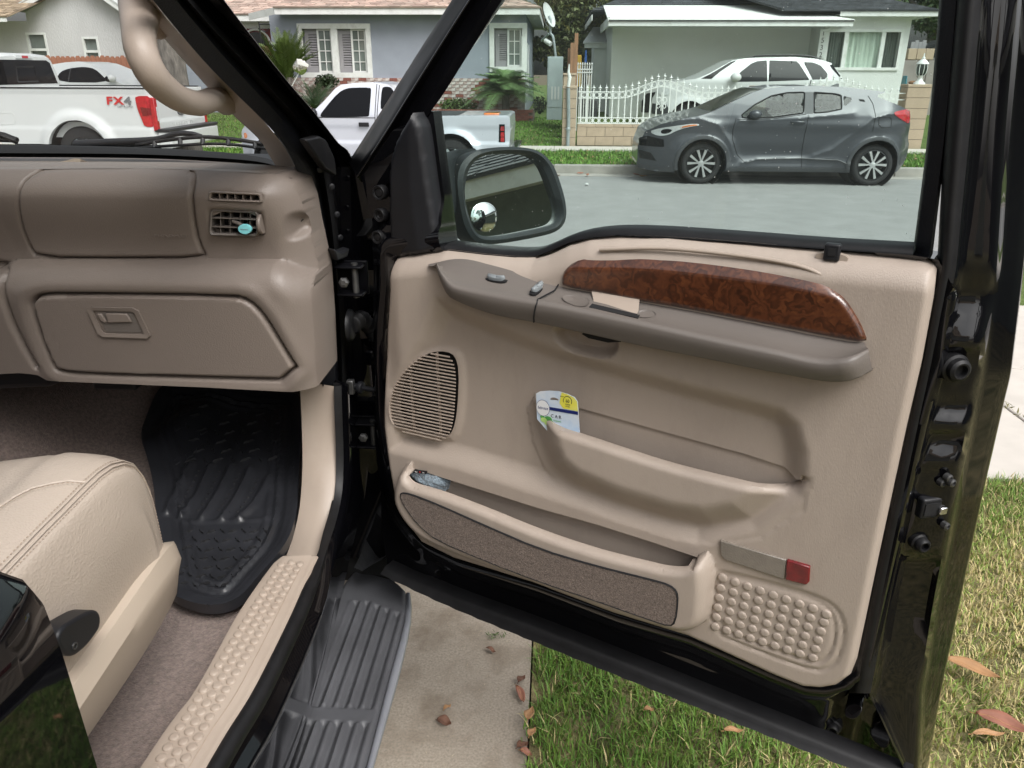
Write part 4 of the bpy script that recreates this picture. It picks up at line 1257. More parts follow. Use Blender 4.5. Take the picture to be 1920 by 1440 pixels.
for w in wr:
    f = MB(); t = 0.06
    f.fbox(fl, w[0], w[1], w[3] - t, w[3], -0.06, 0.02); f.fbox(fl, w[0], w[1], w[2], w[2] + t, -0.06, 0.02)
    f.fbox(fl, w[0], w[0] + t, w[2] + t, w[3] - t, -0.06, 0.018); f.fbox(fl, w[1] - t, w[1], w[2] + t, w[3] - t, -0.06, 0.018)
    zm = w[2] + (w[3] - w[2]) * 0.42
    f.fbox(fl, w[0] + t, w[1] - t, zm - 0.035, zm + 0.035, -0.06, 0.012)
    fo = f.build('window', MATS['trim_white'], lh)
    f = MB(); f.fbox(fl, w[0] + t, w[1] - t, w[2] + t, w[3] - t, -0.09, -0.08); f.build('pane', MATS['window_pale'], fo)
q = MB()
def barge(a, b):
    (x0, z0), (x1, z1) = a, b
    q.hexa([(x0, YL - 0.35, z0), (x1, YL - 0.35, z1), (x1, YL - 0.31, z1), (x0, YL - 0.31, z0)], [(x0, YL - 0.35, z0 + 0.16), (x1, YL - 0.35, z1 + 0.16), (x1, YL - 0.31, z1 + 0.16), (x0, YL - 0.31, z0 + 0.16)])
barge((gl - 0.3, gz - 0.16), (apx, apz - 0.02)); barge((apx + 0.003, apz - 0.02), (gr + 1.4, gz - 0.95))
q.box((gl - 6, YL - 1.35, gz - 0.34), (gl + 0.25, YL - 1.32, gz - 0.22))
q.build('fascia', MATS['trim_white'], lh)
roof_plane('roof', (gl - 6, YL - 1.38, gz - 0.2), (gl + 0.3, YL - 1.38, gz - 0.2), (gl + 1.8, YL + 4, gz + 1.9), (gl - 6, YL + 4, gz + 1.9), 'shingle_brown', lh)
q = MB()
q.hexa([(gl - 0.3, YL - 0.37, gz + 0.003), (apx, YL - 0.37, apz + 0.145), (apx, YL + 8, apz + 0.145), (gl - 0.3, YL + 8, gz + 0.003)], [(gl - 0.3, YL - 0.37, gz + 0.04), (apx, YL - 0.37, apz + 0.19), (apx, YL + 8, apz + 0.19), (gl - 0.3, YL + 8, gz + 0.04)])
q.hexa([(apx + 0.002, YL - 0.37, apz + 0.145), (gr + 1.4, YL - 0.37, gz - 0.79), (gr + 1.4, YL + 8, gz - 0.79), (apx + 0.002, YL + 8, apz + 0.145)], [(apx + 0.002, YL - 0.37, apz + 0.19), (gr + 1.4, YL - 0.37, gz - 0.74), (gr + 1.4, YL + 8, gz - 0.74), (apx + 0.002, YL + 8, apz + 0.19)])
q.build('roof_edge', MATS['dish_grey'], lh)
YPK = 22.0
pf_ = empty('picket_fence', (-11.5, YPK, 0.3), 'red-brown cedar picket fence before the pale stucco house', 'fence')
x0, zt_ = XY(70, 104, YPK); x1, _ = XY(300, 104, YPK)
pm = None
q = MB(); w_ = 0.135
q.prism(fr_y(0), [(0.004, 0.2), (w_ - 0.004, 0.2), (w_ - 0.004, zt_ - 0.045), (w_ - 0.035, zt_), (0.035, zt_), (0.004, zt_ - 0.045)], -0.018, 0)
pm = bpy.data.meshes.new('picket'); pm.from_pydata(q.V, [], q.F); pm.materials.append(MATS['picket'])
x = x0 - 0.6
while x < x1 + 0.4:
    place('picket', pm, pf_, (x, YPK + RNG.uniform(-0.006, 0.006), RNG.uniform(-0.02, 0.01))); x += w_
q = MB(); q.box((x0 - 0.6, YPK + 0.025, zt_ - 0.4), (x1 + 0.4, YPK + 0.07, zt_ - 0.3)); q.build('rail', MATS['picket'], pf_)
# rotary sprinkler-like garden stake seen over the truck bed
gs = empty('garden_stake', (-11, 21.6, 0.5), 'thin white garden stake in front of the picket fence', 'garden stake')
p = onY(223, 150, 21.6); q = MB(); q.tube([(p[0], 21.6, 0.3), (p[0], 21.6, p[2] + 0.28)], 0.012, 5); q.tube([(p[0] - 0.09, 21.6, p[2] + 0.05), (p[0] - 0.09, 21.6, p[2] - 0.1), (p[0] + 0.09, 21.6, p[2] - 0.1), (p[0] + 0.09, 21.6, p[2] + 0.06)], 0.014, 5); q.build('stake', MATS['white_metal'], gs)
# ---------------------------------------------------------------- vehicles across the street
def wheel(parent, c, r, w, style='alloy', rimf=0.74):
    """tyre and rim; the outer face looks towards -Y"""
    c = np.asarray(c, float)
    t = MB()
    rr = r * rimf
    t.lathe(c, (0, -1, 0), [(rr, -w), (rr, -0.01), (rr + 0.008, 0.004), (r * 0.86, 0.012), (r * 0.955, -0.004), (r, -0.045), (r, -w + 0.045), (r * 0.95, -w), (rr, -w)], 40)
    to = t.build('wheel', MATS['tyre_rubber'], parent, smooth=45)
    b = MB()
    b.lathe(c, (0, -1, 0), [(rr - 0.001, -0.004), (rr - 0.018, 0.0), (rr - 0.022, -0.05), (rr - 0.03, -0.1), (0.001, -0.1)], 40)
    b.lathe(c, (0, -1, 0), [(rr * 0.30, -0.099), (rr * 0.30, -0.06), (rr * 0.2, -0.05), (0.001, -0.05)], 20)
    b.build('rim_barrel', MATS['alloy_dark'], to, smooth=40)
    s = MB(); d = MB()
    if style == 'split':
        for k in range(5):
            for sg in (-1, 1):
                a0 = math.radians(72 * k + 18) + sg * 0.10
                a1 = math.radians(72 * k + 18) + sg * 0.30
                p0 = c + rr * 0.18 * np.array([math.cos(a0), 0, math.sin(a0)]) + np.array([0, -0.005, 0])
                p1 = c + rr * 0.945 * np.array([math.cos(a1), 0, math.sin(a1)]) + np.array([0, 0.004, 0])
                ax = (p1 - p0); ax /= np.linalg.norm(ax)
                sd = np.cross(ax, (0, 1, 0))
                h0, h1 = rr * 0.042, rr * 0.088
                bot = [p0 - sd * h0, p1 - sd * h1, p1 + sd * h1, p0 + sd * h0]
                up = np.array([0, -0.022, 0])
                s.hexa([q - up * 1.6 for q in bot], [q + up * 0.1 for q in bot])
            a0 = math.radians(72 * k + 18)
            p1 = c + rr * 0.55 * np.array([math.cos(a0), 0, math.sin(a0)])
            d.box(p1 - np.array([0.03, -0.03, 0.03]), p1 + np.array([0.03, 0.035, 0.03]))
        s.lathe(c, (0, -1, 0), [(rr * 0.2, -0.02), (rr * 0.2, 0.004), (rr * 0.15, 0.008), (0.001, 0.008)], 20)
    elif style == 'five':
        for k in range(6):
            a = math.radians(60 * k)
            p0 = c + rr * 0.15 * np.array([math.cos(a), 0, math.sin(a)]); p1 = c + rr * 0.96 * np.array([math.cos(a), 0, math.sin(a)])
            sd = np.array([-math.sin(a), 0, math.cos(a)])
            bot = [p0 - sd * 0.05, p1 - sd * 0.04, p1 + sd * 0.04, p0 + sd * 0.05]
            s.hexa([q + np.array([0, 0.03, 0]) for q in bot], [q + np.array([0, -0.004, 0]) for q in bot])
        s.lathe(c, (0, -1, 0), [(rr * 0.25, 0.02), (rr * 0.25, -0.0), (0.001, 0.012)], 16)
    s.build('rim', MATS['alloy' if style == 'split' else 'galvanised'], to, smooth=35)
    if d.V: d.build('brake', MATS['alloy_dark'], to)
    return to

def arch(c, r, a0, a1, n=14):
    return [(c[0] + r * math.cos(t), c[1] + r * math.sin(t)) for t in np.linspace(a0, a1, n)]

def arch_between(c, r, zbot, left_first=True, n=16):
    """arch from the bottom line on the right side over to the left (or the other way)"""
    s = math.asin(np.clip((zbot - c[1]) / r, -0.99, 0.99))
    return arch(c, r, s, math.pi - s, n)

def body_shell(name, fr, outline, hf, step, W, mat, parent, holes=(), smooth=42):
    """near side as a relief, the far side its mirror image, joined over roof, nose and tail"""
    V, F = relief_mesh(fr, outline, hf, step, holes, back=-W / 2)
    V = np.asarray(V)
    o = fr.o
    wv = (V - o) @ fr.w
    V2 = V + np.outer(-W - 2 * wv, fr.w)
    n = len(V)
    Fa = F + [tuple(n + i for i in reversed(f)) for f in F]
    ob = obj(name, np.vstack([V, V2]), Fa, mat, parent)
    bm = bmesh.new(); bm.from_mesh(ob.data)
    bmesh.ops.remove_doubles(bm, verts=bm.verts, dist=2e-4)
    bmesh.ops.dissolve_degenerate(bm, dist=1e-6, edges=bm.edges)
    bmesh.ops.recalc_face_normals(bm, faces=bm.faces)
    bm.to_mesh(ob.data); bm.free()
    ob.data.shade_smooth(); ob.data.set_sharp_from_angle(angle=R_(smooth))
    return ob

def skin(name, fr, poly, hf, off, step, mat, parent, thick=0.004, smooth=60):
    """a panel that follows the body surface, standing `off` proud of it"""
    return relief(name, fr, poly, lambda u, v: hf(u, v) + off, step, mat, parent, back=lambda u, v: float(hf(np.array([u]), np.array([v]))[0]) + off - thick, smooth=smooth)

def seam(parent, fr, pts, hf, r=0.006, name='seam', mat='seam', off=0.001):
    P = resample(pts, max(8, len(pts) * 6))
    h = hf(P[:, 0], P[:, 1])
    q = MB(); q.tube([fr.p(u, v, w + off) for (u, v), w in zip(P, h)], r, 5); return q.build(name, MATS[mat], parent)

# ---- grey crossover
Y0 = 13.35
fc = fr_y(Y0)
car = empty('grey_crossover', (3.7, Y0, -0.13), 'dark grey compact crossover with machined alloy wheels parked at the far kerb', 'car')
pxy = lambda L: fc.poly(L)
wf_, wr_ = fc.px(1315, 307), fc.px(1637.5, 309)
rf = 0.325
zs = fc.px(1480, 322)[1]
zst = -0.13 + rf
wf_, wr_ = (wf_[0], zst), (wr_[0], zst)
top = pxy([(1199, 306), (1200, 276), (1207, 261), (1213, 248), (1240, 233), (1280, 222.5), (1316, 216), (1340, 208), (1376, 191), (1415, 173.5), (1437, 167), (1482, 162), (1542, 161.5), (1603, 164.5), (1636, 169), (1670, 173), (1645, 180), (1693, 199), (1716, 210), (1719, 237), (1719, 264), (1725, 273), (1721, 298), (1714, 311)])
Pts = top + [(fc.px(1693, 313)[0], zs)]
ra = rf + 0.065
Pts += [p for p in arch_between(wr_, ra, zs)] + [p for p in arch_between(wf_, ra, zs)]
Pts += [(fc.px(1264, 324)[0], zs + 0.02), (fc.px(1205, 321)[0], zs + 0.03), (fc.px(1197, 316)[0], zs + 0.07)]
xa, xb = fc.px(1197, 270)[0], fc.px(1725, 270)[0]
xm, Lh = (xa + xb) / 2, (xb - xa) / 2
zbelt = fc.px(1450, 218)[1]; ztop = fc.px(1500, 162)[1]
CREST = [(pxy([(1526, 292), (1560, 280), (1600, 250), (1634, 222), (1664, 214), (1700, 214)]), 0.040, 0.075), (pxy([(1262, 226), (1310, 222), (1345, 233), (1366, 262), (1378, 296)]), 0.035, 0.07), (pxy([(1392, 305), (1420, 299), (1500, 297), (1565, 299), (1590, 308)]), 0.03, 0.05), (pxy([(1385, 226), (1500, 222), (1600, 212)]), 0.022, 0.05)]
def crossover_h(u, v):
    t = np.abs(u - xm) / Lh
    h = -0.42 * np.clip((t - 0.70) / 0.30, 0, 1) ** 2.4
    h -= 0.19 * np.clip((v - zbelt) / (ztop - zbelt), 0, 1.2) ** 1.15
    h -= 0.05 * np.clip((0.42 - v) / 0.35, 0, 1) ** 1.5
    sh_ = fc.px(1450, 235)[1]
    h += 0.03 * np.exp(-((v - sh_) / 0.09) ** 2)
    h -= 0.045 * np.exp(-((v - 0.36) / 0.12) ** 2) * sstep(xm - 1.05, xm - 0.5, u) * (1 - sstep(xm + 0.35, xm + 0.95, u))
    h += 0.03 * np.exp(-((v - 0.13) / 0.07) ** 2) * (np.abs(u - xm) < 1.3)
    for L, a, k in CREST:
        d, _, _ = seg_dist(u, v, L, closed=False); h += a * np.exp(-d / k)
    for c in (wf_, wr_):
        r = np.hypot(u - c[0], v - c[1])
        h += 0.05 * (1 - sstep(0.40, 0.66, r)) * (v < zbelt)
        h += 0.018 * (1 - sstep(0.44, 0.455, r))
    return h
W1 = [(1391, 215), (1415.6, 197), (1450, 180), (1481, 174), (1514, 173), (1507, 212), (1444, 220.5), (1392, 221)]
W2 = [(1532, 173.5), (1569, 176), (1582.5, 179), (1580, 204.5), (1553, 210), (1527, 212)]
W3 = [(1586, 180), (1603, 184.5), (1599, 190), (1584, 202)]
holes = [pxy(w) for w in (W1, W2, W3)]
body_shell('body', fc, Pts, crossover_h, 0.018, 1.76, MATS['paint_grey'], car, holes, smooth=32)
gl_off = lambda u, v: crossover_h(u, v)
for w in holes:
    skin('window', fc, w, crossover_h, -0.008, 0.04, MATS['car_glass'], car, thick=0.003)
    V, F = relief_mesh(fc, w, lambda u, v: crossover_h(u, v) - 0.008, 0.05)
    V = np.asarray(V); V[:, 1] = 2 * (Y0 + 0.88) - V[:, 1]
    obj('window', V, F, MATS['car_glass'], car, 60)
skin('pillar_cover', fc, pxy([(1515.5, 172.5), (1530.5, 173), (1526, 213), (1508.5, 213)]), crossover_h, 0.003, 0.03, MATS['body_plastic'], car)
# window surround
for w, nm in ((holes[0], 'window_trim'), (holes[1], 'window_trim')):
    seam(car, fc, list(w) + [w[0]], crossover_h, 0.011, nm, 'seam')
# windscreen and rear screen follow the silhouette across the car
def across(name, pts, mat, w0, w1, inset=0.0, lift=0.004):
    q = MB()
    P = fc.poly(pts)
    a = [fc.p(u, v + lift, w0 + inset) for u, v in P]; b = [fc.p(u, v + lift, w1) for u, v in P]
    q.loft([a, b]); return q.build(name, MATS[mat], car, smooth=60)
across('windscreen', [(1335, 210), (1355, 201), (1376, 191), (1415, 173.5), (1432, 168)], 'tint_glass', -0.17, -1.6)
across('rear_screen', [(1648, 181), (1670, 190), (1693, 199)], 'tint_glass', -0.28, -1.5)
skin('headlight', fc, chaikin(pxy([(1218, 248), (1235, 256), (1254, 253), (1266, 246), (1285, 239), (1316, 234), (1303, 231), (1270, 235), (1240, 240)]), 1), crossover_h, 0.004, 0.02, MATS['lamp_clear'], car)
skin('headlight_lens', fc, chaikin(pxy([(1240, 251), (1252, 251), (1262, 244), (1252, 241), (1240, 244)]), 1), crossover_h, 0.008, 0.02, MATS['tint_glass'], car)
skin('indicator', fc, chaikin(pxy([(1272, 241), (1290, 237), (1312, 234), (1300, 233), (1280, 236)]), 1), crossover_h, 0.009, 0.02, MATS['lamp_amber'], car)
skin('tail_light', fc, chaikin(pxy([(1673, 213), (1684, 208), (1717, 204.5), (1719, 222), (1715, 234), (1697, 227)]), 1), crossover_h, 0.010, 0.02, MATS['tail_red'], car)
skin('grille', fc, pxy([(1201, 262), (1215, 256), (1245, 262), (1246, 276), (1203, 276)]), crossover_h, 0.004, 0.03, MATS['tint_glass'], car)
skin('bumper_vent', fc, pxy([(1201, 284), (1222, 288), (1232, 303), (1203, 300)]), crossover_h, 0.004, 0.03, MATS['dark_void'], car)
skin('front_lip', fc, pxy([(1197, 311), (1234, 315), (1262, 314), (1264, 323), (1232, 323), (1200, 319)]), crossover_h, 0.008, 0.03, MATS['body_plastic'], car)
skin('rear_valance', fc, pxy([(1695, 296), (1722, 292), (1719, 303), (1712, 311), (1696, 312)]), crossover_h, 0.008, 0.03, MATS['body_plastic'], car)
skin('side_skirt', fc, [(wf_[0] + ra + 0.02, zs - 0.005), (wr_[0] - ra - 0.02, zs - 0.005), (wr_[0] - ra - 0.02, zs + 0.07), (wf_[0] + ra + 0.02, zs + 0.07)], crossover_h, 0.010, 0.03, MATS['body_plastic'], car)
for c in (wf_, wr_):
    ring = arch(c, ra + 0.055, -0.25, math.pi + 0.25, 24) + arch(c, ra + 0.004, math.pi + 0.25, -0.25, 24)
    skin('arch_trim', fc, ring, crossover_h, 0.010, 0.018, MATS['body_plastic'], car)
    q = MB(); q.lathe((c[0], Y0 + 0.16, c[1]), (0, 1, 0), [(ra - 0.004, -0.12), (ra - 0.004, 0.4), (0.001, 0.4)], 28); q.build('wheel_well', MATS['dark_void'], car)
for pts in ([(1380, 222), (1374, 240), (1373, 262), (1382, 290), (1398, 306)], [(1515.5, 215), (1510, 245), (1505, 275), (1503, 316)], [(1633, 180), (1640, 195), (1641, 215), (1634, 246)], [(1382, 224), (1444, 223), (1512, 214)]):
    seam(car, fc, fc.poly(pts), crossover_h, 0.005)
seam(car, fc, fc.poly([(1400, 306), (1420, 299), (1503, 297), (1572, 300), (1590, 309)]), crossover_h, 0.008, 'sill_crease', 'body_plastic', 0.0)
q = fc.poly([(1647, 221), (1651, 219.5), (1668, 219.5), (1671, 224), (1670, 235), (1667, 239), (1651, 239), (1646, 234), (1647, 221)]); seam(car, fc, q, crossover_h, 0.004, 'fuel_lid')
q = MB(); h0 = fc.poly([(1482, 228), (1509, 229)]); hw = 0.05
q.tube([fc.p(h0[0][0], h0[0][1], hw - 0.02), fc.p(h0[0][0] + 0.05, h0[0][1], hw + 0.02), fc.p(h0[1][0] - 0.05, h0[1][1], hw + 0.02), fc.p(h0[1][0], h0[1][1], hw - 0.02)], [0.012, 0.018, 0.018, 0.012], 6); q.build('door_handle', MATS['paint_grey'], car, smooth=60)
skin('rear_handle', fc, pxy([(1614, 186), (1624, 187), (1626, 191), (1616, 190)]), crossover_h, 0.004, 0.02, MATS['seam'], car)
q = MB(); mc = fc.px(1415, 214); q.ball(fc.p(mc[0], mc[1], 0.07), (0.10, 0.07, 0.068), 12, 8); q.tube([fc.p(mc[0] - 0.1, mc[1] - 0.05, -0.05), fc.p(mc[0] - 0.02, mc[1] - 0.03, 0.05)], 0.03, 6); q.build('door_mirror', MATS['paint_grey'], car, smooth=70)
q = MB(); q.hexa([fc.p(*fc.px(1585, 164.5), -0.75), fc.p(*fc.px(1603, 165.5), -0.75), fc.p(*fc.px(1603, 165.5), -0.80), fc.p(*fc.px(1585, 164.5), -0.80)], [fc.p(*fc.px(1600, 158), -0.77), fc.p(*fc.px(1604, 158.5), -0.77), fc.p(*fc.px(1604, 158.5), -0.78), fc.p(*fc.px(1600, 158), -0.78)]); q.build('roof_antenna', MATS['body_plastic'], car)
q = MB(); q.box((xa + 0.5, Y0 + 0.2, zs - 0.02), (xb - 0.45, Y0 + 1.55, zs + 0.14)); q.box((xm - 1.2, Y0 + 0.25, zs + 0.14), (xm + 1.5, Y0 + 1.5, 0.55)); q.build('underbody', MATS['dark_void'], car)
for sx in (1478, 1575):
    for yy in (0.35, 0.98):
        s_ = fc.px(sx, 190)
        q = MB(); q.box((s_[0], Y0 + yy, 0.3), (s_[0] + 0.14, Y0 + yy + 0.45, s_[1] - 0.02)); q.box((s_[0] + 0.03, Y0 + yy + 0.12, s_[1] - 0.02), (s_[0] + 0.12, Y0 + yy + 0.33, s_[1] + 0.12)); bev(q.build('seat', MATS['cabin_dark'], car), 0.04, 3)
for c in (wf_, wr_):
    wheel(car, (c[0], Y0 + 0.03, c[1]), rf, 0.21, 'split')
    wheel(car, (c[0], Y0 + 1.70, c[1]), rf, 0.21, 'plain')

# ---- silver pickup
tp_ = empty('silver_pickup', (-3, Y0, -0.13), 'old silver compact pickup with extended cab and dark tinted door window', 'pickup truck')
wf2, wr2 = (fc.px(522, 300)[0], -0.13 + 0.34), (fc.px(846, 300)[0], -0.13 + 0.34)
zs2 = fc.px(650, 298)[1]
P = pxy([(443, 262), (445, 245), (455, 234), (500, 226), (560, 218), (585, 211), (605, 190), (624, 166), (635, 159), (660, 156), (700, 155), (722, 158), (736, 168), (742, 185), (745, 215), (752, 217.5), (950, 216.5), (956, 219), (957, 245), (955, 272)])
zrb = fc.px(955, 272)[1] - 0.12
P += [(fc.px(953, 280)[0], zrb)] + arch_between(wr2, 0.43, zs2) + arch_between(wf2, 0.42, zs2) + [(fc.px(447, 290)[0], zs2 + 0.05)]
xa2, xb2 = fc.px(443, 250)[0], fc.px(957, 250)[0]
zb2 = fc.px(650, 218)[1]; zt2_ = fc.px(660, 156)[1]
def pickup_h(u, v):
    t = np.clip((xa2 + 0.5 - u) / 0.5, 0, 1)
    h = -0.22 * t ** 2
    h = h - 0.20 * np.clip((v - zb2) / (zt2_ - zb2), 0, 1.2) ** 1.2 * (v > zb2)
    h -= 0.05 * np.clip((zb2 - 0.14 - v) / 0.05, 0, 1) * 0.35
    zc = fc.px(650, 266)[1]
    h += 0.02 * (1 - sstep(zc - 0.012, zc + 0.012, v))
    h -= 0.04 * np.clip((zc - 0.06 - v) / 0.3, 0, 1)
    for c in (wf2, wr2):
        r = np.hypot(u - c[0], v - c[1]); h += 0.05 * (1 - sstep(0.43, 0.56, r))
    return h
body_shell('body', fc, P, pickup_h, 0.03, 1.69, MATS['paint_silver'], tp_)
skin('door_window', fc, chaikin(pxy([(600, 216), (606, 206), (630, 174), (645, 166), (660, 164.5), (690, 164.5), (692.5, 168), (692.5, 216), (690, 219), (604, 220)]), 1), pickup_h, 0.004, 0.04, MATS['tint_glass'], tp_)
skin('quarter_window', fc, chaikin(pxy([(712, 166), (716, 162.5), (728, 163), (736, 172), (738, 190), (739, 204), (716, 206), (712, 202)]), 1), pickup_h, 0.004, 0.04, MATS['tint_glass'], tp_)
for pts in ([(702, 158), (703, 215), (704, 262), (700, 297)], [(592, 214), (594, 240), (598, 296)], [(594, 220), (704, 221)], [(748, 218), (750, 298)], [(707, 160), (707, 222)]): seam(tp_, fc, fc.poly(pts), pickup_h, 0.006)
a = fc.poly([(673, 229.5), (692, 237.5)]); q = MB(); q.fbox(fc, a[0][0], a[1][0], a[1][1], a[0][1], -0.02, 0.035); bev(q.build('door_handle', MATS['plastic_black'], tp_), 0.008)
q = MB(); c = fc.px(592, 213); q.ball(fc.p(c[0], c[1], 0.10), (0.055, 0.08, 0.085), 10, 6); q.tube([fc.p(c[0] + 0.02, c[1] - 0.11, 0.0), fc.p(c[0], c[1] - 0.06, 0.09)], 0.03, 6); q.build('door_mirror', MATS['plastic_black'], tp_, smooth=70)
skin('front_indicator', fc, chaikin(pxy([(449, 250), (456, 250), (459, 259), (450, 262)]), 1), pickup_h, 0.008, 0.02, MATS['lamp_amber'], tp_)
skin('headlight', fc, chaikin(pxy([(443, 248), (448, 247), (450, 261), (444, 261)]), 1), pickup_h, 0.008, 0.02, MATS['lamp_clear'], tp_)
skin('tail_surround', fc, pxy([(936, 233), (946.5, 233), (947, 267), (935, 267)]), pickup_h, 0.006, 0.02, MATS['tint_glass'], tp_)
for y in (237, 248, 257.5):
    skin('tail_light', fc, pxy([(939, y), (945.5, y), (945.5, y + 8.5), (938.5, y + 8.5)]), pickup_h, 0.010, 0.02, MATS['tail_red'], tp_)
q = MB(); q.box((xb2 - 0.02, Y0 + 0.05, 0.26), (xb2 + 0.14, Y0 + 1.62, 0.42)); bev(q.build('bumper', MATS['chrome'], tp_), 0.03, 3)
q = MB(); x0_, z0_ = fc.px(752, 217); q.box((x0_, Y0 + 0.06, z0_ - 0.001), (xb2 - 0.06, Y0 + 1.63, z0_ + 0.006)); q.build('bed_opening', MATS['cabin_dark'], tp_)
q = MB(); a = fc.px(904, 216); q.box((a[0], Y0 + 0.3, a[1] - 0.01), (a[0] + 0.25, Y0 + 0.8, a[1] + 0.02)); bev(q.build('bed_load', MATS['lamp_amber'], tp_), 0.01)
q = MB(); q.box((xa2 + 0.9, Y0 + 0.2, zs2 - 0.02), (xb2 - 0.4, Y0 + 1.5, zs2 + 0.2)); q.build('underbody', MATS['dark_void'], tp_)
q = MB(); q.box((xa2 + 1.15, Y0 + 0.02, zs2 - 0.03), (xa2 + 2.65, Y0 + 0.1, zs2 + 0.0)); q.build('side_step', MATS['chrome'], tp_)
for c in (wf2, wr2):
    q = MB(); q.lathe((c[0], Y0 + 0.12, c[1]), (0, 1, 0), [(0.415, -0.10), (0.415, 0.35), (0.001, 0.35)], 28); q.build('wheel_well', MATS['dark_void'], tp_)
    wheel(tp_, (c[0], Y0 + 0.04, c[1]), 0.34, 0.2, 'five', 0.58); wheel(tp_, (c[0], Y0 + 1.6, c[1]), 0.34, 0.2, 'plain', 0.58)

# ---- white full-size pickup with its tailgate towards us
fx = empty('white_pickup', (-8, Y0, -0.13), 'large white pickup with red tail lamps and sticker on its bed side', 'pickup truck')
xt = fc.px(287, 205)[0]; xcab = -9.25
zr = fc.px(150, 166.5)[1]
wr3 = (fc.px(150, 272)[0], -0.13 + 0.415)
zs3 = 0.42
P = [(xcab - 0.02, zs3), (xcab - 0.02, zr), (xt - 0.05, zr), (xt - 0.01, zr - 0.03)] + pxy([(291, 238)]) + [(fc.px(293, 240)[0], zs3 + 0.06), (xt + 0.03, zs3)]
P += arch_between(wr3, 0.52, zs3, n=18)
def fx_h(u, v):
    h = np.zeros_like(u)
    zc = fc.px(150, 240)[1]
    h += 0.012 * (1 - sstep(zc - 0.02, zc + 0.02, v)) - 0.03 * np.clip((zr - 0.04 - v) / 0.03, 0, 1) * 0.4
    r = np.hypot(u - wr3[0], v - wr3[1])
    h += 0.055 * (1 - sstep(0.56, 0.72, r)) * (v < zr - 0.12)
    h -= 0.05 * np.clip((u - (xt - 0.12)) / 0.12, 0, 1) ** 2
    return h
relief('bed_side', fc, P, fx_h, 0.03, MATS['paint_white'], fx, back=-0.10, smooth=42)
q = MB(); q.box((xcab, Y0 + 1.92, zs3), (xt - 0.02, Y0 + 2.02, zr)); q.box((xcab + 0.02, Y0 + 0.12, zs3 + 0.1), (xt - 0.06, Y0 + 1.9, zs3 + 0.35)); q.build('bed', MATS['paint_white'], fx)
q = MB(); q.box((xcab, Y0 - 0.012, zr + 0.001), (xt - 0.06, Y0 + 0.10, zr + 0.022)); q.box((xcab, Y0 + 1.92, zr + 0.001), (xt - 0.06, Y0 + 2.03, zr + 0.022)); bev(q.build('bed_rail', MATS['plastic_black'], fx), 0.008)
ftg = Frame((xt, Y0, 0), (0, 1, 0), (0, 0, 1))          # tailgate plane, w towards +X
tgt = zr - 0.01; tgb = ftg.px(330, 243)[1]
def tg_h(u, v):
    h = 0.012 * (sstep(tgt - 0.13, tgt - 0.10, v)) + 0.02 * (1 - sstep(tgb + 0.16, tgb + 0.19, v))
    return h
relief('tailgate', ftg, [(0.10, tgb), (1.92, tgb), (1.92, tgt), (0.10, tgt)], tg_h, 0.03, MATS['paint_white'], fx, back=-0.06)
text('tailgate_lettering', 'SUPER DUTY', ftg, 1.0, tgb + 0.09, 0.11, 0.021, 'dish_grey', fx, ext=0.003, sx=1.35)
oc = ftg.px(338, 209); q = MB()
q.loft([[ftg.p(oc[0] + 0.12 * r * math.cos(t), oc[1] + 0.052 * r * math.sin(t), w) for t in np.linspace(0, 2 * math.pi, 25)[:-1]] for r, w in ((1, 0.0), (1, 0.02), (0.86, 0.026), (0.02, 0.026))], closed=True); q.build('emblem', MATS['badge_grey'], fx, smooth=50)
for (u0, u1, fr2) in ((0.0, 0.10, ftg), (1.925, 2.02, ftg)):
    q = MB(); q.fbox(ftg, u0, u1, tgb + 0.02, tgt - 0.12, -0.04, 0.03); tl = bev(q.build('tail_light', MATS['tail_red'], fx), 0.01)
q = [(253, 180), (283, 180), (287, 213), (290, 238), (271, 238), (266, 225), (258, 206), (254, 190)]
skin('tail_light_side', fc, chaikin(pxy(q), 1), fx_h, 0.012, 0.02, MATS['tail_red'], fx, thick=0.02)
skin('tail_light_dark', fc, pxy([(263, 201), (281, 203), (283, 216), (268, 218)]), fx_h, 0.016, 0.02, MATS['lens_red'], fx)
q = MB(); q.fbox(ftg, 0.045, 0.095, tgb + 0.18, tgb + 0.40, 0.031, 0.036); q.build('reverse_light', MATS['lamp_clear'], fx)
fxd = fc.px(195.5, 187)
text('sticker_letters', 'F', fc, fxd[0] + 0.08, fxd[1] - 0.02, 0.165, 0.004, 'badge_red', fx, sx=1.35, shear=0.05, bold=0.006)
text('sticker_letters', 'X', fc, fxd[0] + 0.235, fxd[1] - 0.02, 0.165, 0.004, 'badge_red', fx, sx=1.35, bold=0.006)
text('sticker_letters', '4', fc, fxd[0] + 0.39, fxd[1] - 0.02, 0.165, 0.004, 'badge_grey', fx, sx=1.45, bold=0.006)
text('sticker_letters', 'OFF ROAD', fc, fxd[0] + 0.33, fxd[1] - 0.105, 0.042, 0.004, 'badge_grey', fx, sx=1.3)
q = fc.poly([(-15, 212), (20, 211), (26, 215), (28, 228), (26, 233), (-15, 234)]); seam(fx, fc, q, fx_h, 0.005, 'fuel_lid', 'dish_grey')
q = MB(); q.box((xt + 0.0, Y0 + 0.02, zs3 - 0.06), (xt + 0.22, Y0 + 2.0, zs3 + 0.20)); bev(q.build('bumper', MATS['paint_white'], fx), 0.03, 3)
q = MB(); q.box((xt - 0.03, Y0 + 0.0, zs3 + 0.202), (xt + 0.22, Y0 + 2.02, zs3 + 0.25)); bev(q.build('bumper_pad', MATS['plastic_black'], fx), 0.012)
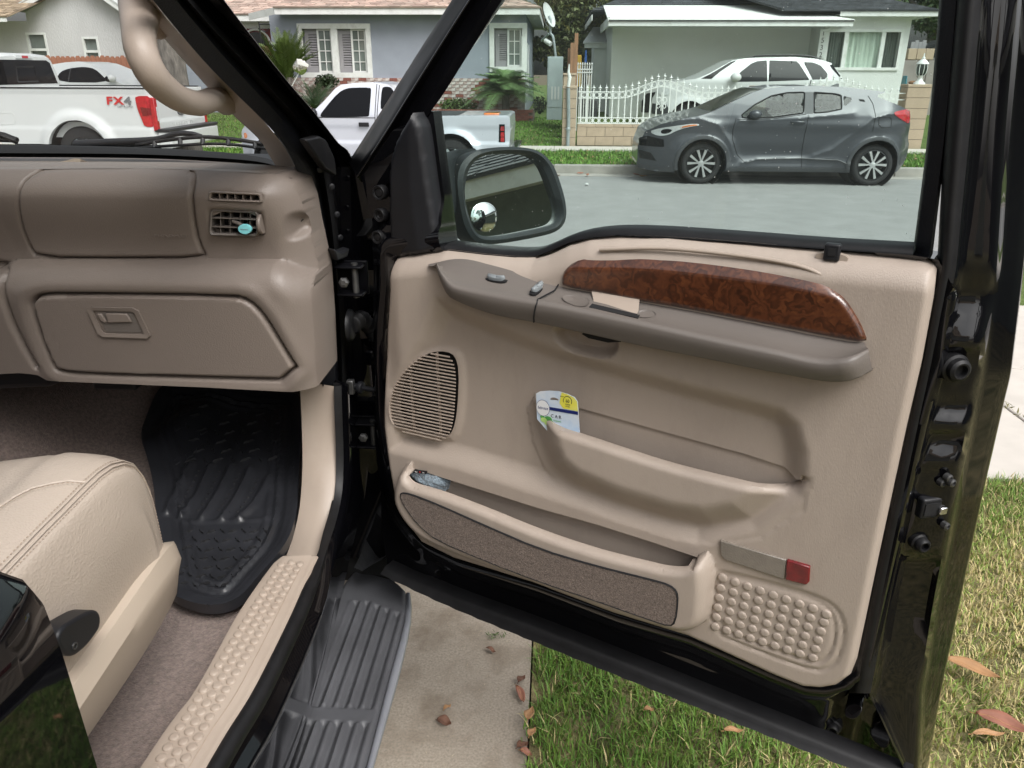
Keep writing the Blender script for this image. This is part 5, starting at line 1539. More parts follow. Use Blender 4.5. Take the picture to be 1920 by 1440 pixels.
q = MB(); q.lathe((wr3[0], Y0 + 0.11, wr3[1]), (0, 1, 0), [(0.515, -0.10), (0.515, 0.4), (0.001, 0.4)], 32); q.build('wheel_well', MATS['dark_void'], fx)
wheel(fx, (wr3[0], Y0 + 0.07, wr3[1]), 0.415, 0.28, 'five', 0.56); wheel(fx, (wr3[0], Y0 + 1.9, wr3[1]), 0.415, 0.28, 'plain', 0.56)
q = MB(); q.box((xcab, Y0 + 0.3, zs3 - 0.1), (xt, Y0 + 1.7, zs3 + 0.1)); q.build('underbody', MATS['dark_void'], fx)
# cab: lofted rings from the back window forward
fcb = Frame((xcab, Y0, 0), (0, 1, 0), (0, 0, 1))
ctop = fcb.px(20, 99)[1]
ring = lambda x, s, zt: [(x, Y0 + a, z) for a, z in chaikin([(0.02, 0.42), (0.0, zr - 0.05), (0.02, zr + 0.02), (0.14 + s, zt - 0.10), (0.26 + s, zt), (1.76 - s, zt), (1.88 - s, zt - 0.10), (2.0, zr + 0.02), (2.02, zr - 0.05), (2.0, 0.42)], 1)]
q = MB(); q.loft([ring(xcab - 0.005, 0.03, ctop - 0.05), ring(xcab - 0.09, 0.0, ctop), ring(xcab - 1.8, 0, ctop + 0.03), ring(xcab - 2.9, 0.04, ctop - 0.05), ring(xcab - 3.5, 0.1, zr + 0.1), ring(xcab - 4.6, 0.1, zr - 0.02)], closed=True, caps=True)
q.build('cab', MATS['paint_white'], fx, smooth=40)
wd = [(0.13, zr + 0.05), (1.89, zr + 0.05), (1.76, ctop - 0.15), (1.66, ctop - 0.11), (0.36, ctop - 0.11), (0.26, ctop - 0.15)]
q = MB(); q.prism(fcb, wd, -0.01, 0.004); q.build('rear_window', MATS['tint_glass'], fx)
q = MB(); fs = [(0.72, zr + 0.09), (1.30, zr + 0.09), (1.26, ctop - 0.22), (0.76, ctop - 0.22)]
q.tube([fcb.p(u, v, 0.006) for u, v in fs + [fs[0]]], 0.012, 5); q.build('window_slider', MATS['plastic_black'], fx)
q = MB(); q.fbox(fcb, 0.80, 1.24, ctop - 0.085, ctop - 0.035, -0.03, 0.02); q.build('brake_light_housing', MATS['lamp_clear'], fx)
q = MB(); q.fbox(fcb, 0.96, 1.12, ctop - 0.08, ctop - 0.04, 0.021, 0.027); q.build('brake_light', MATS['tail_red'], fx)

# ---- white coupe in the driveway behind it
YV = 18.9
fv = fr_y(YV)
vc = empty('white_coupe', (-11, YV, 0), 'white rounded car in the driveway behind the large white pickup', 'car')
P = fv.poly([(-60, 215), (-58, 190), (-40, 165), (20, 150), (66, 135), (84, 121), (110, 116.5), (135, 115), (155, 118.5), (182, 131), (208, 149), (238, 161), (275, 170), (300, 182), (302, 205), (298, 216)])
zbv, ztv = fv.px(150, 157)[1], fv.px(130, 115)[1]
xav, xbv = fv.px(-60, 190)[0], fv.px(302, 190)[0]
def coupe_h(u, v):
    t = np.abs(u - (xav + xbv) / 2) / ((xbv - xav) / 2)
    return -0.35 * np.clip((t - 0.6) / 0.4, 0, 1) ** 2.2 - 0.30 * np.clip((v - zbv) / (ztv - zbv), 0, 1.2) ** 1.2
body_shell('body', fv, P, coupe_h, 0.05, 1.8, MATS['paint_white'], vc)
skin('side_window', fv, chaikin(fv.poly([(104, 154), (104.5, 138), (112, 131), (130, 126.5), (150, 125), (170, 129), (190, 143), (204, 155)]), 1), coupe_h, 0.004, 0.05, MATS['tint_glass'], vc)
seam(vc, fv, fv.poly([(124, 128), (128, 154)]), coupe_h, 0.012, 'window_pillar', 'cabin_dark', 0.006)
q = MB(); c = fv.px(213, 147); q.ball(fv.p(c[0], c[1], 0.12), (0.11, 0.12, 0.09), 12, 8); q.build('door_mirror', MATS['paint_white'], vc, smooth=70)
q = MB(); c = fv.px(212, 148); q.ball(fv.p(c[0] - 0.02, c[1], 0.19), (0.07, 0.06, 0.065), 12, 8); q.build('mirror_face', MATS['tint_glass'], vc, smooth=70)
for x in (20, 240):
    c = fv.px(x, 205); wheel(vc, (c[0], YV - 0.02, 0.34), 0.34, 0.2, 'five')

# ---- white SUV behind the iron fence
YB2 = 20.3
fu2 = fr_y(YB2)
sv_ = empty('white_suv', (4.2, YB2, 0.1), 'white SUV with tinted windows and black roof rails behind the iron fence', 'car')
zg = 0.12
wfs, wrs = (fu2.px(1292, 203)[0], zg + 0.37), (fu2.px(1512, 203)[0], zg + 0.37)
P = fu2.poly([(1204, 212), (1206, 190), (1213, 176), (1222, 167), (1256, 154), (1306, 148), (1330, 138), (1375, 114), (1390, 110.5), (1415, 108), (1497, 106.5), (1537, 110), (1566, 118.5), (1562, 122), (1577, 134), (1588, 148), (1592, 180), (1590, 215)])
P += [(fu2.px(1588, 215)[0], zg + 0.25)] + arch_between(wrs, 0.44, zg + 0.25) + arch_between(wfs, 0.44, zg + 0.25) + [(fu2.px(1206, 215)[0], zg + 0.25)]
zbs, zts = fu2.px(1450, 153)[1], fu2.px(1450, 107)[1]
xas, xbs = fu2.px(1204, 190)[0], fu2.px(1592, 190)[0]
def suv_h(u, v):
    t = np.abs(u - (xas + xbs) / 2) / ((xbs - xas) / 2)
    h = -0.4 * np.clip((t - 0.72) / 0.28, 0, 1) ** 2.2 - 0.26 * np.clip((v - zbs) / (zts - zbs), 0, 1.2) ** 1.2 - 0.05 * np.clip((0.5 - v) / 0.3, 0, 1)
    for c in (wfs, wrs):
        r = np.hypot(u - c[0], v - c[1]); h = h + 0.04 * (1 - sstep(0.45, 0.6, r)) * (v < zbs)
    return h
body_shell('body', fu2, P, suv_h, 0.04, 1.9, MATS['paint_white'], sv_)
for w in ([(1376, 153.5), (1390, 135), (1412, 119), (1424, 114.5), (1442, 113), (1438.5, 152.5)], [(1447, 113), (1498, 114.5), (1503, 120), (1518, 150), (1441, 152.5)], [(1511, 116), (1530, 117), (1543, 123), (1553, 137), (1554, 144), (1547, 148.5), (1524, 149.5)]):
    skin('side_window', fu2, fu2.poly(w), suv_h, 0.004, 0.04, MATS['tint_glass'], sv_)
skin('windscreen_side', fu2, fu2.poly([(1314, 147.5), (1332, 139), (1374, 115.5), (1386, 112.5), (1352, 134), (1334, 148)]), suv_h, 0.005, 0.03, MATS['tint_glass'], sv_)
skin('tailgate_window', fu2, fu2.poly([(1566, 121), (1575, 134), (1586, 147), (1583, 149), (1565, 130), (1560, 122)]), suv_h, 0.005, 0.02, MATS['tint_glass'], sv_)
q = MB(); q.tube([fu2.p(*fu2.px(x, y), -0.27) for x, y in ((1412, 108.5), (1422, 105), (1440, 103.5), (1500, 103.2), (1526, 105), (1545, 110.5))], 0.022, 6); q.build('roof_rail', MATS['plastic_black'], sv_)
seam(sv_, fu2, fu2.poly([(1521, 150), (1519, 157), (1514, 175)]), suv_h, 0.01)
q = MB(); c = fu2.px(1378, 145); q.ball(fu2.p(c[0], c[1], 0.11), (0.13, 0.09, 0.10), 12, 8); q.build('door_mirror', MATS['dish_grey'], sv_, smooth=70)
skin('headlight', fu2, chaikin(fu2.poly([(1234, 172), (1242, 162), (1254, 161), (1264, 168), (1258, 177), (1240, 180)]), 1), suv_h, 0.01, 0.02, MATS['lamp_clear'], sv_)
skin('grille', fu2, fu2.poly([(1206, 190), (1214, 176), (1232, 172), (1224, 184), (1218, 212), (1205, 212)]), suv_h, 0.01, 0.03, MATS['dark_void'], sv_)
skin('bumper_grille', fu2, fu2.poly([(1224, 194), (1250, 196), (1258, 214), (1222, 214)]), suv_h, 0.01, 0.03, MATS['cabin_dark'], sv_)
for c in (wfs, wrs):
    q = MB(); q.lathe((c[0], YB2 + 0.1, c[1]), (0, 1, 0), [(0.46, 0.0), (0.46, 0.4), (0.001, 0.4)], 28); q.build('wheel_well', MATS['dark_void'], sv_)
    wheel(sv_, (c[0], YB2 + 0.06, c[1]), 0.37, 0.24, 'five')
# ---------------------------------------------------------------- the black truck we stand beside: its open door
truck = empty('black_truck', (-1.3, 0.6, 0.0), 'black truck with its passenger door open, tan leather seat and running board', 'truck')
FD = Frame((-0.338, 1.45, 0), (0.96, -0.46, 0), (0, 0, 1))
dp = FD.poly
TRIM = dp([(736, 483), (768, 478), (832, 470), (900, 478), (960, 483), (1000, 483), (1030, 474), (1065, 458), (1105, 447), (1160, 443), (1250, 446), (1400, 457), (1550, 470), (1680, 482), (1736, 488), (1757, 500)], 0.0) \
     + dp([(1750, 560), (1728, 680), (1700, 800), (1672, 930), (1645, 1055), (1622, 1165), (1606, 1240), (1594, 1270), (1570, 1288), (1540, 1293), (1505, 1290), (1450, 1268), (1330, 1213), (1290, 1195), (1150, 1152), (1000, 1095), (850, 1048), (790, 1018), (755, 972), (737, 925), (727, 870), (718, 800), (716, 700), (718, 620), (725, 545)], 0.02)
RC = dp([(822, 562), (950, 617), (1031, 649), (1137, 680), (1294, 724), (1400, 750), (1462, 768), (1492, 795), (1507, 850), (1506, 900), (1496, 925), (1462, 948), (1415, 985), (1310, 1012), (1150, 965), (1000, 915), (860, 870), (735, 840), (738, 730), (790, 640)], 0.02)
LIP = [(1000, 762), (1006, 778), (1024, 797), (1050, 811), (1090, 824), (1250, 876), (1400, 914), (1458, 930), (1488, 927), (1502, 910)]
OPU = dp([(1497, 892), (1470, 875), (1400, 852), (1250, 811), (1090, 766), (1012, 742)], 0.0)
LIPC = [tuple(p) for p in spline(dp([(997, 748)], 0.02) + dp(LIP, 0.045), 60)]
OP = LIPC + OPU
LOWL = dp([(985, 770), (995, 830), (1018, 885), (1070, 928), (1160, 968), (1260, 1000), (1340, 1014), (1430, 1002), (1510, 950), (1524, 890)], 0.012)
PW = LIPC + LOWL[::-1]
BLIP = [tuple(p) for p in spline(dp([(757, 875), (753, 888), (768, 909), (797, 919), (832, 930), (908, 959), (1012, 1001), (1116, 1036), (1221, 1063), (1256, 1070), (1287, 1070), (1305, 1061), (1321, 1049)], 0.060), 80)]
BFO = [p for p in chaikin(dp([(1321, 1049), (1334, 1073), (1331, 1142), (1322, 1174), (1298, 1188), (1269, 1188), (1221, 1174), (1082, 1125), (943, 1073), (839, 1035), (794, 1014), (762, 986), (737, 945), (735, 912), (744, 888), (757, 875)], 0.05), 2, closed=False)]
BFO[0] = BLIP[-1]; BFO[-1] = BLIP[0]
BF = BLIP + BFO[1:-1]
BO = BLIP[2:-5] + dp([(1325, 1047), (1221, 1012), (1116, 979), (1012, 950), (832, 893), (790, 879), (768, 873)], 0.02)
SPK = chaikin(dp([(800, 664), (830, 663), (846, 672), (853, 700), (851, 760), (846, 800), (836, 822), (820, 827), (790, 821), (750, 808), (736, 792), (732, 762), (736, 735), (755, 701), (780, 676)], 0.02), 1)
PAD = chaikin(dp([(762, 690), (790, 652), (845, 652), (866, 675), (869, 740), (860, 820), (838, 845), (745, 822), (724, 775), (730, 730)], 0.02), 1)
CUP = chaikin(dp([(1030, 610), (1040, 638), (1056, 658), (1090, 671), (1140, 675), (1157, 665), (1162, 644), (1152, 620), (1100, 606)], 0.026), 1)
SG = chaikin(dp([(1340, 1068), (1400, 1080), (1480, 1100), (1545, 1122), (1572, 1143), (1583, 1175), (1578, 1215), (1562, 1247), (1530, 1258), (1430, 1222), (1332, 1182)], 0.022), 1)
SG2 = chaikin(dp([(1348, 1076), (1400, 1086), (1480, 1106), (1540, 1128), (1560, 1146), (1567, 1175), (1562, 1208), (1550, 1232), (1528, 1242), (1430, 1208), (1340, 1174)], 0.022), 1)
TOPL = dp([(700, 486), (768, 478), (832, 470), (900, 478), (960, 483), (1000, 483), (1030, 474), (1065, 458), (1105, 447), (1160, 443), (1250, 446), (1400, 457), (1550, 470), (1680, 482), (1790, 494)], 0.0)

def trim_h(u, v):
    u = np.asarray(u, float); v = np.asarray(v, float)
    h = np.full(u.shape, 0.0)
    d = sdf(u, v, RC)
    h += 0.026 * sstep(-0.035, 0.012, d)
    # pocket wall swelling below its lip
    low, _, _ = seg_dist(u, v, LOWL, closed=False)
    inP = sstep(-0.0005, 0.0005, -sdf(u, v, PW) + 0.0004)
    hw = 0.047 * sstep(0.0, 0.085, low)
    h = np.where(inP > 0.5, 0.5 * (h + hw + np.sqrt((h - hw) ** 2 + 1.2e-4)) - 0.0025, h)
    lp, _, _ = seg_dist(u, v, LIPC, closed=False)
    h = h - 0.008 * inP * np.clip(1 - lp / 0.010, 0, 1) ** 2
    # lower bin
    inB = sdf(u, v, BF) < 5e-4
    db, _, _ = seg_dist(u, v, BFO, closed=False)
    dl, _, _ = seg_dist(u, v, BLIP, closed=False)
    t = np.clip(db / 0.024, 0, 1)
    hb = 0.018 + 0.047 * np.sqrt(np.clip(1 - (1 - t) ** 2, 0, 1)) - 0.007 * np.clip(1 - dl / 0.010, 0, 1) ** 2
    h = np.maximum(h, np.where(inB, hb, -1))
    # speaker pad, grip cup, grooves
    h += 0.006 * sstep(0, 0.016, -sdf(u, v, PAD))
    h -= 0.024 * sstep(0.0, 0.014, -sdf(u, v, CUP))
    for g in (SG, SG2):
        dg, _, _ = seg_dist(u, v, g)
        h -= 0.003 * np.exp(-(dg / 0.0032) ** 2)
    # upper edge rolls over to the window, all edges round off
    dt, _, _ = seg_dist(u, v, TOPL, closed=False)
    h -= 0.030 * np.clip(1 - dt / 0.040, 0, 1) ** 2
    de, _, _ = seg_dist(u, v, TRIM)
    h -= 0.016 * np.clip(1 - de / 0.012, 0, 1) ** 2
    # gentle crease down the front edge
    h -= 0.010 * (1 - sstep(0.0, 0.05, u - 0.03)) * sstep(0.95, 1.1, v)
    return h

# pressed steel door shell: gloss black all round the trim
SHELL = dp([(668, 330), (726, 246), (803, 206), (838, 472), (1000, 484), (1040, 470), (1100, 446), (1160, 438), (1400, 453), (1712, 474), (1760, 482)], -0.02) + [(0.985, 1.30), (0.99, 0.70), (1.04, 0.60)] + dp([(1757, 1340), (1735, 1460)], -0.12) + dp([(1720, 1530)], -0.12) + dp([(1650, 1500)], -0.09) + dp([(1560, 1440), (1360, 1330), (1000, 1186), (740, 1088), (722, 1082), (708, 1000), (704, 700), (701, 480), (690, 420)], -0.02)
def shell_h(u, v):
    d = sdf(u, v, TRIM)
    kr = sstep(0.90, 0.965, u)
    h = np.full(u.shape, -0.006)
    h -= 0.035 * sstep(0.0, 0.008, -d)
    h += 0.007 * np.exp(-((d - 0.022) / 0.018) ** 2) * (v < 1.40)            # the round rubber-like lip round the trim
    h -= 0.010 * sstep(0.03, 0.05, d) + 0.018 * sstep(0.05, 0.09, d)
    h -= kr * (0.018 * sstep(0.035, 0.055, d) + 0.055 * sstep(0.060, 0.115, d))
    h -= 0.022 * kr * sstep(0.122, 0.134, d)
    # pressings on the latch side
    def box(u0, u1, v0, v1, a, s=0.008):
        return a * sstep(u0 - s, u0 + s, u) * (1 - sstep(u1 - s, u1 + s, u)) * sstep(v0 - s, v0 + s, v) * (1 - sstep(v1 - s, v1 + s, v))
    h -= 0.12 * kr * sstep(0.54, 0.64, v) * sstep(0.02, 0.05, d)
    # bottom corner dimples
    for (cx, cy, a, r) in ((0.90, 0.565, 0.014, 0.022), (0.945, 0.555, -0.012, 0.020), (0.985, 0.575, 0.014, 0.024), (0.96, 0.615, 0.010, 0.016), (0.925, 0.605, -0.008, 0.012), (1.0, 0.53, -0.014, 0.022), (0.05, 0.60, 0.010, 0.03), (0.10, 0.585, -0.010, 0.02), (0.07, 0.64, -0.008, 0.02)):
        h += a * np.exp(-(((u - cx) ** 2 + (v - cy) ** 2) / r ** 2))
    return h
door = relief('door', FD, SHELL, shell_h, 0.0055, MATS['paint_black'], truck, back=lambda u, v: -0.155 if v < 1.24 else -0.06, smooth=50)
q = MB(); q.prism(FD, [(-0.03, 1.22), (1.00, 1.30), (1.01, 1.0), (1.03, 0.60), (1.03, 0.46), (0.0, 0.55), (-0.03, 0.58)], -0.165, -0.156); q.build('outer_skin', MATS['paint_black'], door)
def trim_back(u, v):
    for L in (LIPC, BLIP):
        d, _, _ = seg_dist(np.array([u]), np.array([v]), L, closed=False)
        if d[0] < 1e-4: return float(trim_h(np.array([u]), np.array([v]))[0]) - 0.014
    return -0.012
trim = relief('door_trim', FD, TRIM, trim_h, 0.0036, MATS['tan_vinyl'], door, holes=[SPK, OP, BO], back=trim_back, smooth=50, snap=[CUP])
# the two pockets are open behind their lips: back walls of their own
shift = lambda P, dv: [(u, v + dv) for u, v in P]
q = MB(); q.prism(FD, shift(OPU, 0.002) + shift(LIPC, -0.07), -0.012, -0.005); q.build('pocket_back', MATS['tan_vinyl'], door)
q = MB(); q.prism(FD, shift(BO[len(BLIP) - 7:], 0.002) + shift(BLIP[2:-2], -0.06), -0.006, 0.006); q.build('bin_back', MATS['tan_vinyl'], door)

# speaker: dark cone behind slats
q = MB(); q.prism(FD, [(u, v) for u, v in SPK], -0.030, -0.024); q.build('speaker_cone', MATS['dark_void'], door)
q = MB()
P0_, P1_ = FD.px(735, 765, 0.02), FD.px(850, 790, 0.02)
ang = math.atan2(P1_[1] - P0_[1], P1_[0] - P0_[0])
ca, sa = math.cos(ang), math.sin(ang)
SA = np.asarray(SPK)
loc = np.stack([SA[:, 0] * ca + SA[:, 1] * sa, -SA[:, 0] * sa + SA[:, 1] * ca], 1)
y0, y1 = loc[:, 1].min(), loc[:, 1].max()
ns = 26
for i in range(ns):
    y = y0 + (y1 - y0) * (i + 0.6) / ns
    xs_ = []
    for (a, b) in zip(loc, np.roll(loc, -1, 0)):
        if (a[1] > y) != (b[1] > y): xs_.append(a[0] + (y - a[1]) * (b[0] - a[0]) / (b[1] - a[1]))
    if len(xs_) < 2: continue
    xa_, xb_ = min(xs_) - 0.002, max(xs_) + 0.002
    cs = []
    for x in np.linspace(xa_, xb_, 9):
        pts = []
        for dy, dw in ((-0.0012, 0.0185), (-0.0012, 0.0205), (-0.0006, 0.0218), (0.0006, 0.0218), (0.0012, 0.0205), (0.0012, 0.0185)):
            X, Yy = x, y + dy
            pts.append(FD.p(X * ca - Yy * sa, X * sa + Yy * ca, dw))
        cs.append(pts)
    q.loft(cs, closed=True, caps=True)
for f in (0.32, 0.73):
    x = loc[:, 0].min() + (loc[:, 0].max() - loc[:, 0].min()) * f
    ys = []
    for (a, b) in zip(loc, np.roll(loc, -1, 0)):
        if (a[0] > x) != (b[0] > x): ys.append(a[1] + (x - a[0]) * (b[1] - a[1]) / (b[0] - a[0]))
    a, b = min(ys), max(ys)
    V = [FD.p((x + dx) * ca - yy * sa, (x + dx) * sa + yy * ca, w) for yy in (a, b) for dx in (-0.0012, 0.0012) for w in (0.010, 0.016)]
    q.add(V, [(0, 1, 3, 2), (4, 6, 7, 5), (0, 4, 5, 1), (1, 5, 7, 3), (3, 7, 6, 2), (2, 6, 4, 0)])
q.build('speaker_grille', MATS['tan_plastic'], door, smooth=40)

# carpet insert on the bin
CI = chaikin(dp([(752, 924), (769, 926), (821, 946), (908, 985), (1012, 1030), (1116, 1061), (1221, 1087), (1256, 1097), (1269, 1109), (1271, 1125), (1266, 1166), (1255, 1173), (1221, 1162), (1116, 1125), (1012, 1090), (908, 1050), (821, 1013), (787, 986), (763, 955), (752, 934)], 0.066), 1)
relief('carpet_insert', FD, CI, lambda u, v: np.maximum(trim_h(u, v), 0.055) + 0.003 + 0.0012 * (vnoise(u + 3, v + 3, 900, 5) - 0.5), 0.004, MATS['door_carpet'], door, back=0.03)
q = MB(); pp = [FD.p(u, v, max(0.055, float(trim_h(np.array([u]), np.array([v]))[0])) + 0.0015) for u, v in CI]; q.tube(pp + [pp[0]], 0.0022, 5, caps=False); q.build('insert_gap', MATS['seam'], door)

# studs
TL, TR, BL, BR = FD.px(1355, 1083, 0.024), FD.px(1550, 1148, 0.024), FD.px(1341, 1174, 0.024), FD.px(1524, 1232, 0.024)
q = MB()
for c in range(9):
    for r in range(6):
        s, t = c / 8, r / 5
        s2 = s
        u = (TL[0] * (1 - s) + TR[0] * s) * (1 - t) + (BL[0] * (1 - s) + BR[0] * s) * t
        v = (TL[1] * (1 - s) + TR[1] * s) * (1 - t) + (BL[1] * (1 - s) + BR[1] * s) * t
        if c == 8 and r == 0: v -= 0.003
        o = FD.p(u, v, 0.0255)
        q.lathe(o, FD.w, [(0.0082, -0.002), (0.0080, 0.0008), (0.0068, 0.0022), (0.0040, 0.0026), (0.0002, 0.0026)], 14)
q.build('scuff_studs', MATS['tan_vinyl'], door, smooth=60)

# courtesy lamp and reflector
q = MB(); q.prism(FD, dp([(1350, 1014), (1352, 1042), (1360, 1050), (1471, 1087), (1474, 1050)], 0.030), 0.015, 0.0305); bev(q.build('courtesy_lamp', MATS['lens_clear'], door), 0.0015)
q = MB(); q.prism(FD, dp([(1475, 1050), (1472, 1087), (1512, 1097), (1518, 1090), (1519, 1063)], 0.031), 0.015, 0.032); bev(q.build('reflector', MATS['lens_red'], door), 0.0018)

# armrest: a loft over three long edges
N_ = 60
back_ = [(804, 496), (850, 489), (920, 500), (1050, 529), (1120, 541), (1200, 557), (1300, 574), (1450, 603), (1560, 625), (1622, 638)]
front_ = [(803, 500), (830, 523), (856, 538), (930, 554), (1005, 567), (1075, 580), (1200, 606), (1325, 634), (1450, 660), (1545, 679), (1624, 668)]
bot_ = [(804, 505), (822, 533), (848, 560), (920, 588), (1005, 605), (1075, 620), (1200, 648), (1325, 673), (1450, 698), (1560, 716), (1632, 706)]
cb = spline(dp(back_, 0.020), N_); cf = spline(dp(front_, 0.078), N_); ct = spline(dp(bot_, 0.070), N_)
ends = np.clip(np.minimum(np.linspace(0.02, 1, N_) / 0.10, (1.004 - np.linspace(0, 1, N_)) / 0.03), 0, 1) ** 0.5
cs = []
mid = [(0.0, cb, 0.016), ]
def P3(c, w): return [FD.p(c[i][0], c[i][1], 0.028 + (w - 0.028) * ends[i]) for i in range(N_)]
B3, F3, T3 = P3(cb, 0.018), P3(cf, 0.078), P3(ct, 0.070)
def mixc(a, b, t, dw=0.0, dv=0.0): return [a[i] * (1 - t) + b[i] * t + FD.w * dw * ends[i] + FD.v * dv * ends[i] for i in range(N_)]
under = [FD.p(ct[i][0], ct[i][1] - 0.004, 0.010) for i in range(N_)]
rows = [[FD.p(cb[i][0], cb[i][1] + 0.002, 0.0) for i in range(N_)], B3, mixc(B3, F3, 0.12, 0.002, -0.004), mixc(B3, F3, 0.35, 0, -0.007), mixc(B3, F3, 0.62, 0, -0.007), mixc(B3, F3, 0.82, 0, -0.002), mixc(B3, F3, 0.93, 0.0, 0.001),
        mixc(F3, T3, 0.02, 0.0015, 0), mixc(F3, T3, 0.12, 0.004), mixc(F3, T3, 0.4, 0.005), mixc(F3, T3, 0.75, 0.003), mixc(F3, T3, 0.93, 0.0), T3, mixc(T3, under, 0.12), under]
q = MB(); q.loft(rows, caps=False)
q.build('armrest', MATS['taupe_vinyl'], door, smooth=180)
# split between switch pod and arm pad
q = MB(); i5 = int(np.argmin(np.abs(np.asarray(cf)[:, 0] - FD.px(1005, 567, 0.078)[0])))
pp = [rows[k][i5] + FD.w * 0.0007 for k in range(2, 13)]
bk = FD.p(*FD.px(1050, 529, 0.02), 0.021)
q.tube([bk, (bk + pp[2]) / 2 + FD.e * 0.01] + pp[3:], 0.0013, 5); q.build('pod_seam', MATS['seam'], door)

def atop(px, py, t=0.5):
    """point on the arm pad's top surface under a picture point"""
    best = None
    r = ray(px, py)
    for a in range(1, 7):
        for i in range(N_):
            p = rows[a][i]
            d = np.linalg.norm(np.cross(p - CAM, r))
            if best is None or d < best[0]: best = (d, p)
    return best[1]
tv = rows[5][30] - rows[3][30]; tv = tv / np.linalg.norm(tv)
tn = np.cross(FD.e, -tv); tn /= np.linalg.norm(tn)
if tn[2] < 0: tn = -tn
def on_top(px, py, lift=0.0):
    p0 = atop(px, py)
    return on_plane(px, py, p0 + tn * lift, tn)
# window and lock switches
for (a, b, nm) in (((931, 525), 0.0, 'window_switch'), ((1008, 543), 1.0, 'lock_switch')):
    c = on_top(*a)
    ax = FD.e if b == 0 else (FD.e * 0.35 - tv * 0.94); ax = ax / np.linalg.norm(ax)
    fs = Frame(c, ax, np.cross(tn, ax))
    L_, H_ = (0.0165, 0.0062)
    po = chaikin([(-L_, -H_), (L_, -H_), (L_, H_), (-L_, H_)], 2)
    q = MB(); q.prism(fs, [(u * 1.25, v * 1.35) for u, v in po], -0.004, 0.0018 if fs.w @ tn > 0 else -0.0018); so = q.build(nm, MATS['seam'], door)
    sg = 1 if fs.w @ tn > 0 else -1
    V = []
    ring_ = lambda k, w: [fs.p(u * k, v * k, sg * (w + 0.0035 * (u / L_) ** 2)) for u, v in po]
    q = MB(); q.loft([ring_(1, 0.0), ring_(1, 0.004), ring_(0.9, 0.0062), ring_(0.02, 0.0052)], closed=True); q.build('rocker', MATS['switch_grey'], so, smooth=50)

# door release: tan lever standing in a dark slot, moulded dishes at each end
q = MB(); A = [on_top(*p, 0.001) for p in ((1104, 576), (1196, 596), (1200, 590), (1110, 569))]; q.hexa([p - tn * 0.004 for p in A], A); q.build('release_slot', MATS['seam'], door)
A = [on_top(1112, 573, 0.0), on_top(1194, 592, 0.0)]
B = [FD.p(*FD.px(1109, 541, 0.028), 0.028), FD.p(*FD.px(1200, 557, 0.028), 0.028)]
q = MB()
q.loft([[A[0], A[1]], [A[0] * 0.8 + B[0] * 0.2 - FD.w * 0.004, A[1] * 0.8 + B[1] * 0.2 - FD.w * 0.004], [A[0] * 0.2 + B[0] * 0.8, A[1] * 0.2 + B[1] * 0.8], B, [B[0] - FD.w * 0.02, B[1] - FD.w * 0.02]])
q.build('door_handle', MATS['tan_plastic'], door, smooth=80)
for pts in ([(1052, 556), (1066, 552), (1092, 555), (1106, 560), (1104, 572), (1085, 576), (1060, 566)], [(1198, 581), (1222, 582), (1231, 587), (1228, 594), (1205, 596), (1194, 592)]):
    A = chaikin([on_top(*p, 0.0016) for p in pts], 2)
    c = np.mean(A, 0)
    q = MB(); q.loft([[p for p in A], [p + (c - p) * 0.12 - tn * 0.0014 for p in map(np.asarray, A)], [p + (c - p) * 0.98 - tn * 0.0016 for p in map(np.asarray, A)]], closed=True); q.build('release_dish', MATS['taupe_vinyl'], door, smooth=30)
q = MB(); A = dp([(1091, 626), (1106, 622), (1150, 632), (1164, 641), (1140, 642), (1104, 634)], 0.045); q.prism(FD, A, 0.030, 0.046); q.build('grip_gap', MATS['seam'], door)

# burl wood panel
WD = chaikin(dp([(1052, 527), (1054, 514), (1064, 500), (1084, 484), (1115, 474), (1160, 471), (1250, 473), (1340, 480), (1420, 490), (1500, 507), (1545, 526), (1585, 562), (1606, 594), (1618, 618), (1628, 645), (1560, 634), (1450, 612), (1300, 583), (1200, 566), (1120, 550), (1054, 538)], 0.030), 1)
up_ = spline(dp([(1052, 500), (1090, 505), (1200, 505), (1320, 515), (1450, 532), (1560, 556), (1640, 590)], 0.034), 80)
def wood_h(u, v):
    yl = np.interp(u, up_[:, 0], up_[:, 1])
    t = np.clip((v - yl) / 0.03, 0, 1.6)
    h = 0.034 - 0.75 * np.clip(v - yl, 0, 1)
    h = h - 0.002 * np.clip((yl - v) / 0.05, 0, 1) ** 2
    de, _, _ = seg_dist(u, v, WD)
    return h - 0.006 * np.clip(1 - de / 0.006, 0, 1) ** 2
relief('wood_trim', FD, WD, wood_h, 0.003, MATS['burl_wood'], door, back=0.0, smooth=60)
q = MB(); pp = [FD.p(u, v, 0.021) for u, v in spline(dp([(1125, 468), (1250, 466), (1400, 481), (1500, 499), (1560, 525)], 0.02), 40)]
q.tube(pp, 0.0032, 6); q.build('wood_moulding', MATS['tan_plastic'], door, smooth=80)

# lock knob on its collar
c = FD.px(1560, 482, 0.004)
fk = Frame(FD.p(c[0], c[1], 0.006), FD.e, FD.v)
q = MB(); q.prism(fk, chaikin([(-0.021, -0.006), (0.021, -0.006), (0.021, 0.006), (-0.021, 0.006)], 2), -0.01, 0.003); q.build('lock_collar', MATS['tan_plastic'], door)
q = MB(); q.fbox(fk, -0.0105, 0.0105, -0.004, 0.020, -0.004, 0.009); kb = bev(q.build('lock_knob', MATS['plastic_black'], door), 0.003, 3)
q = MB(); q.fbox(fk, -0.005, 0.005, 0.004, 0.014, 0.0092, 0.0105); q.build('knob_inset', MATS['seam'], door)

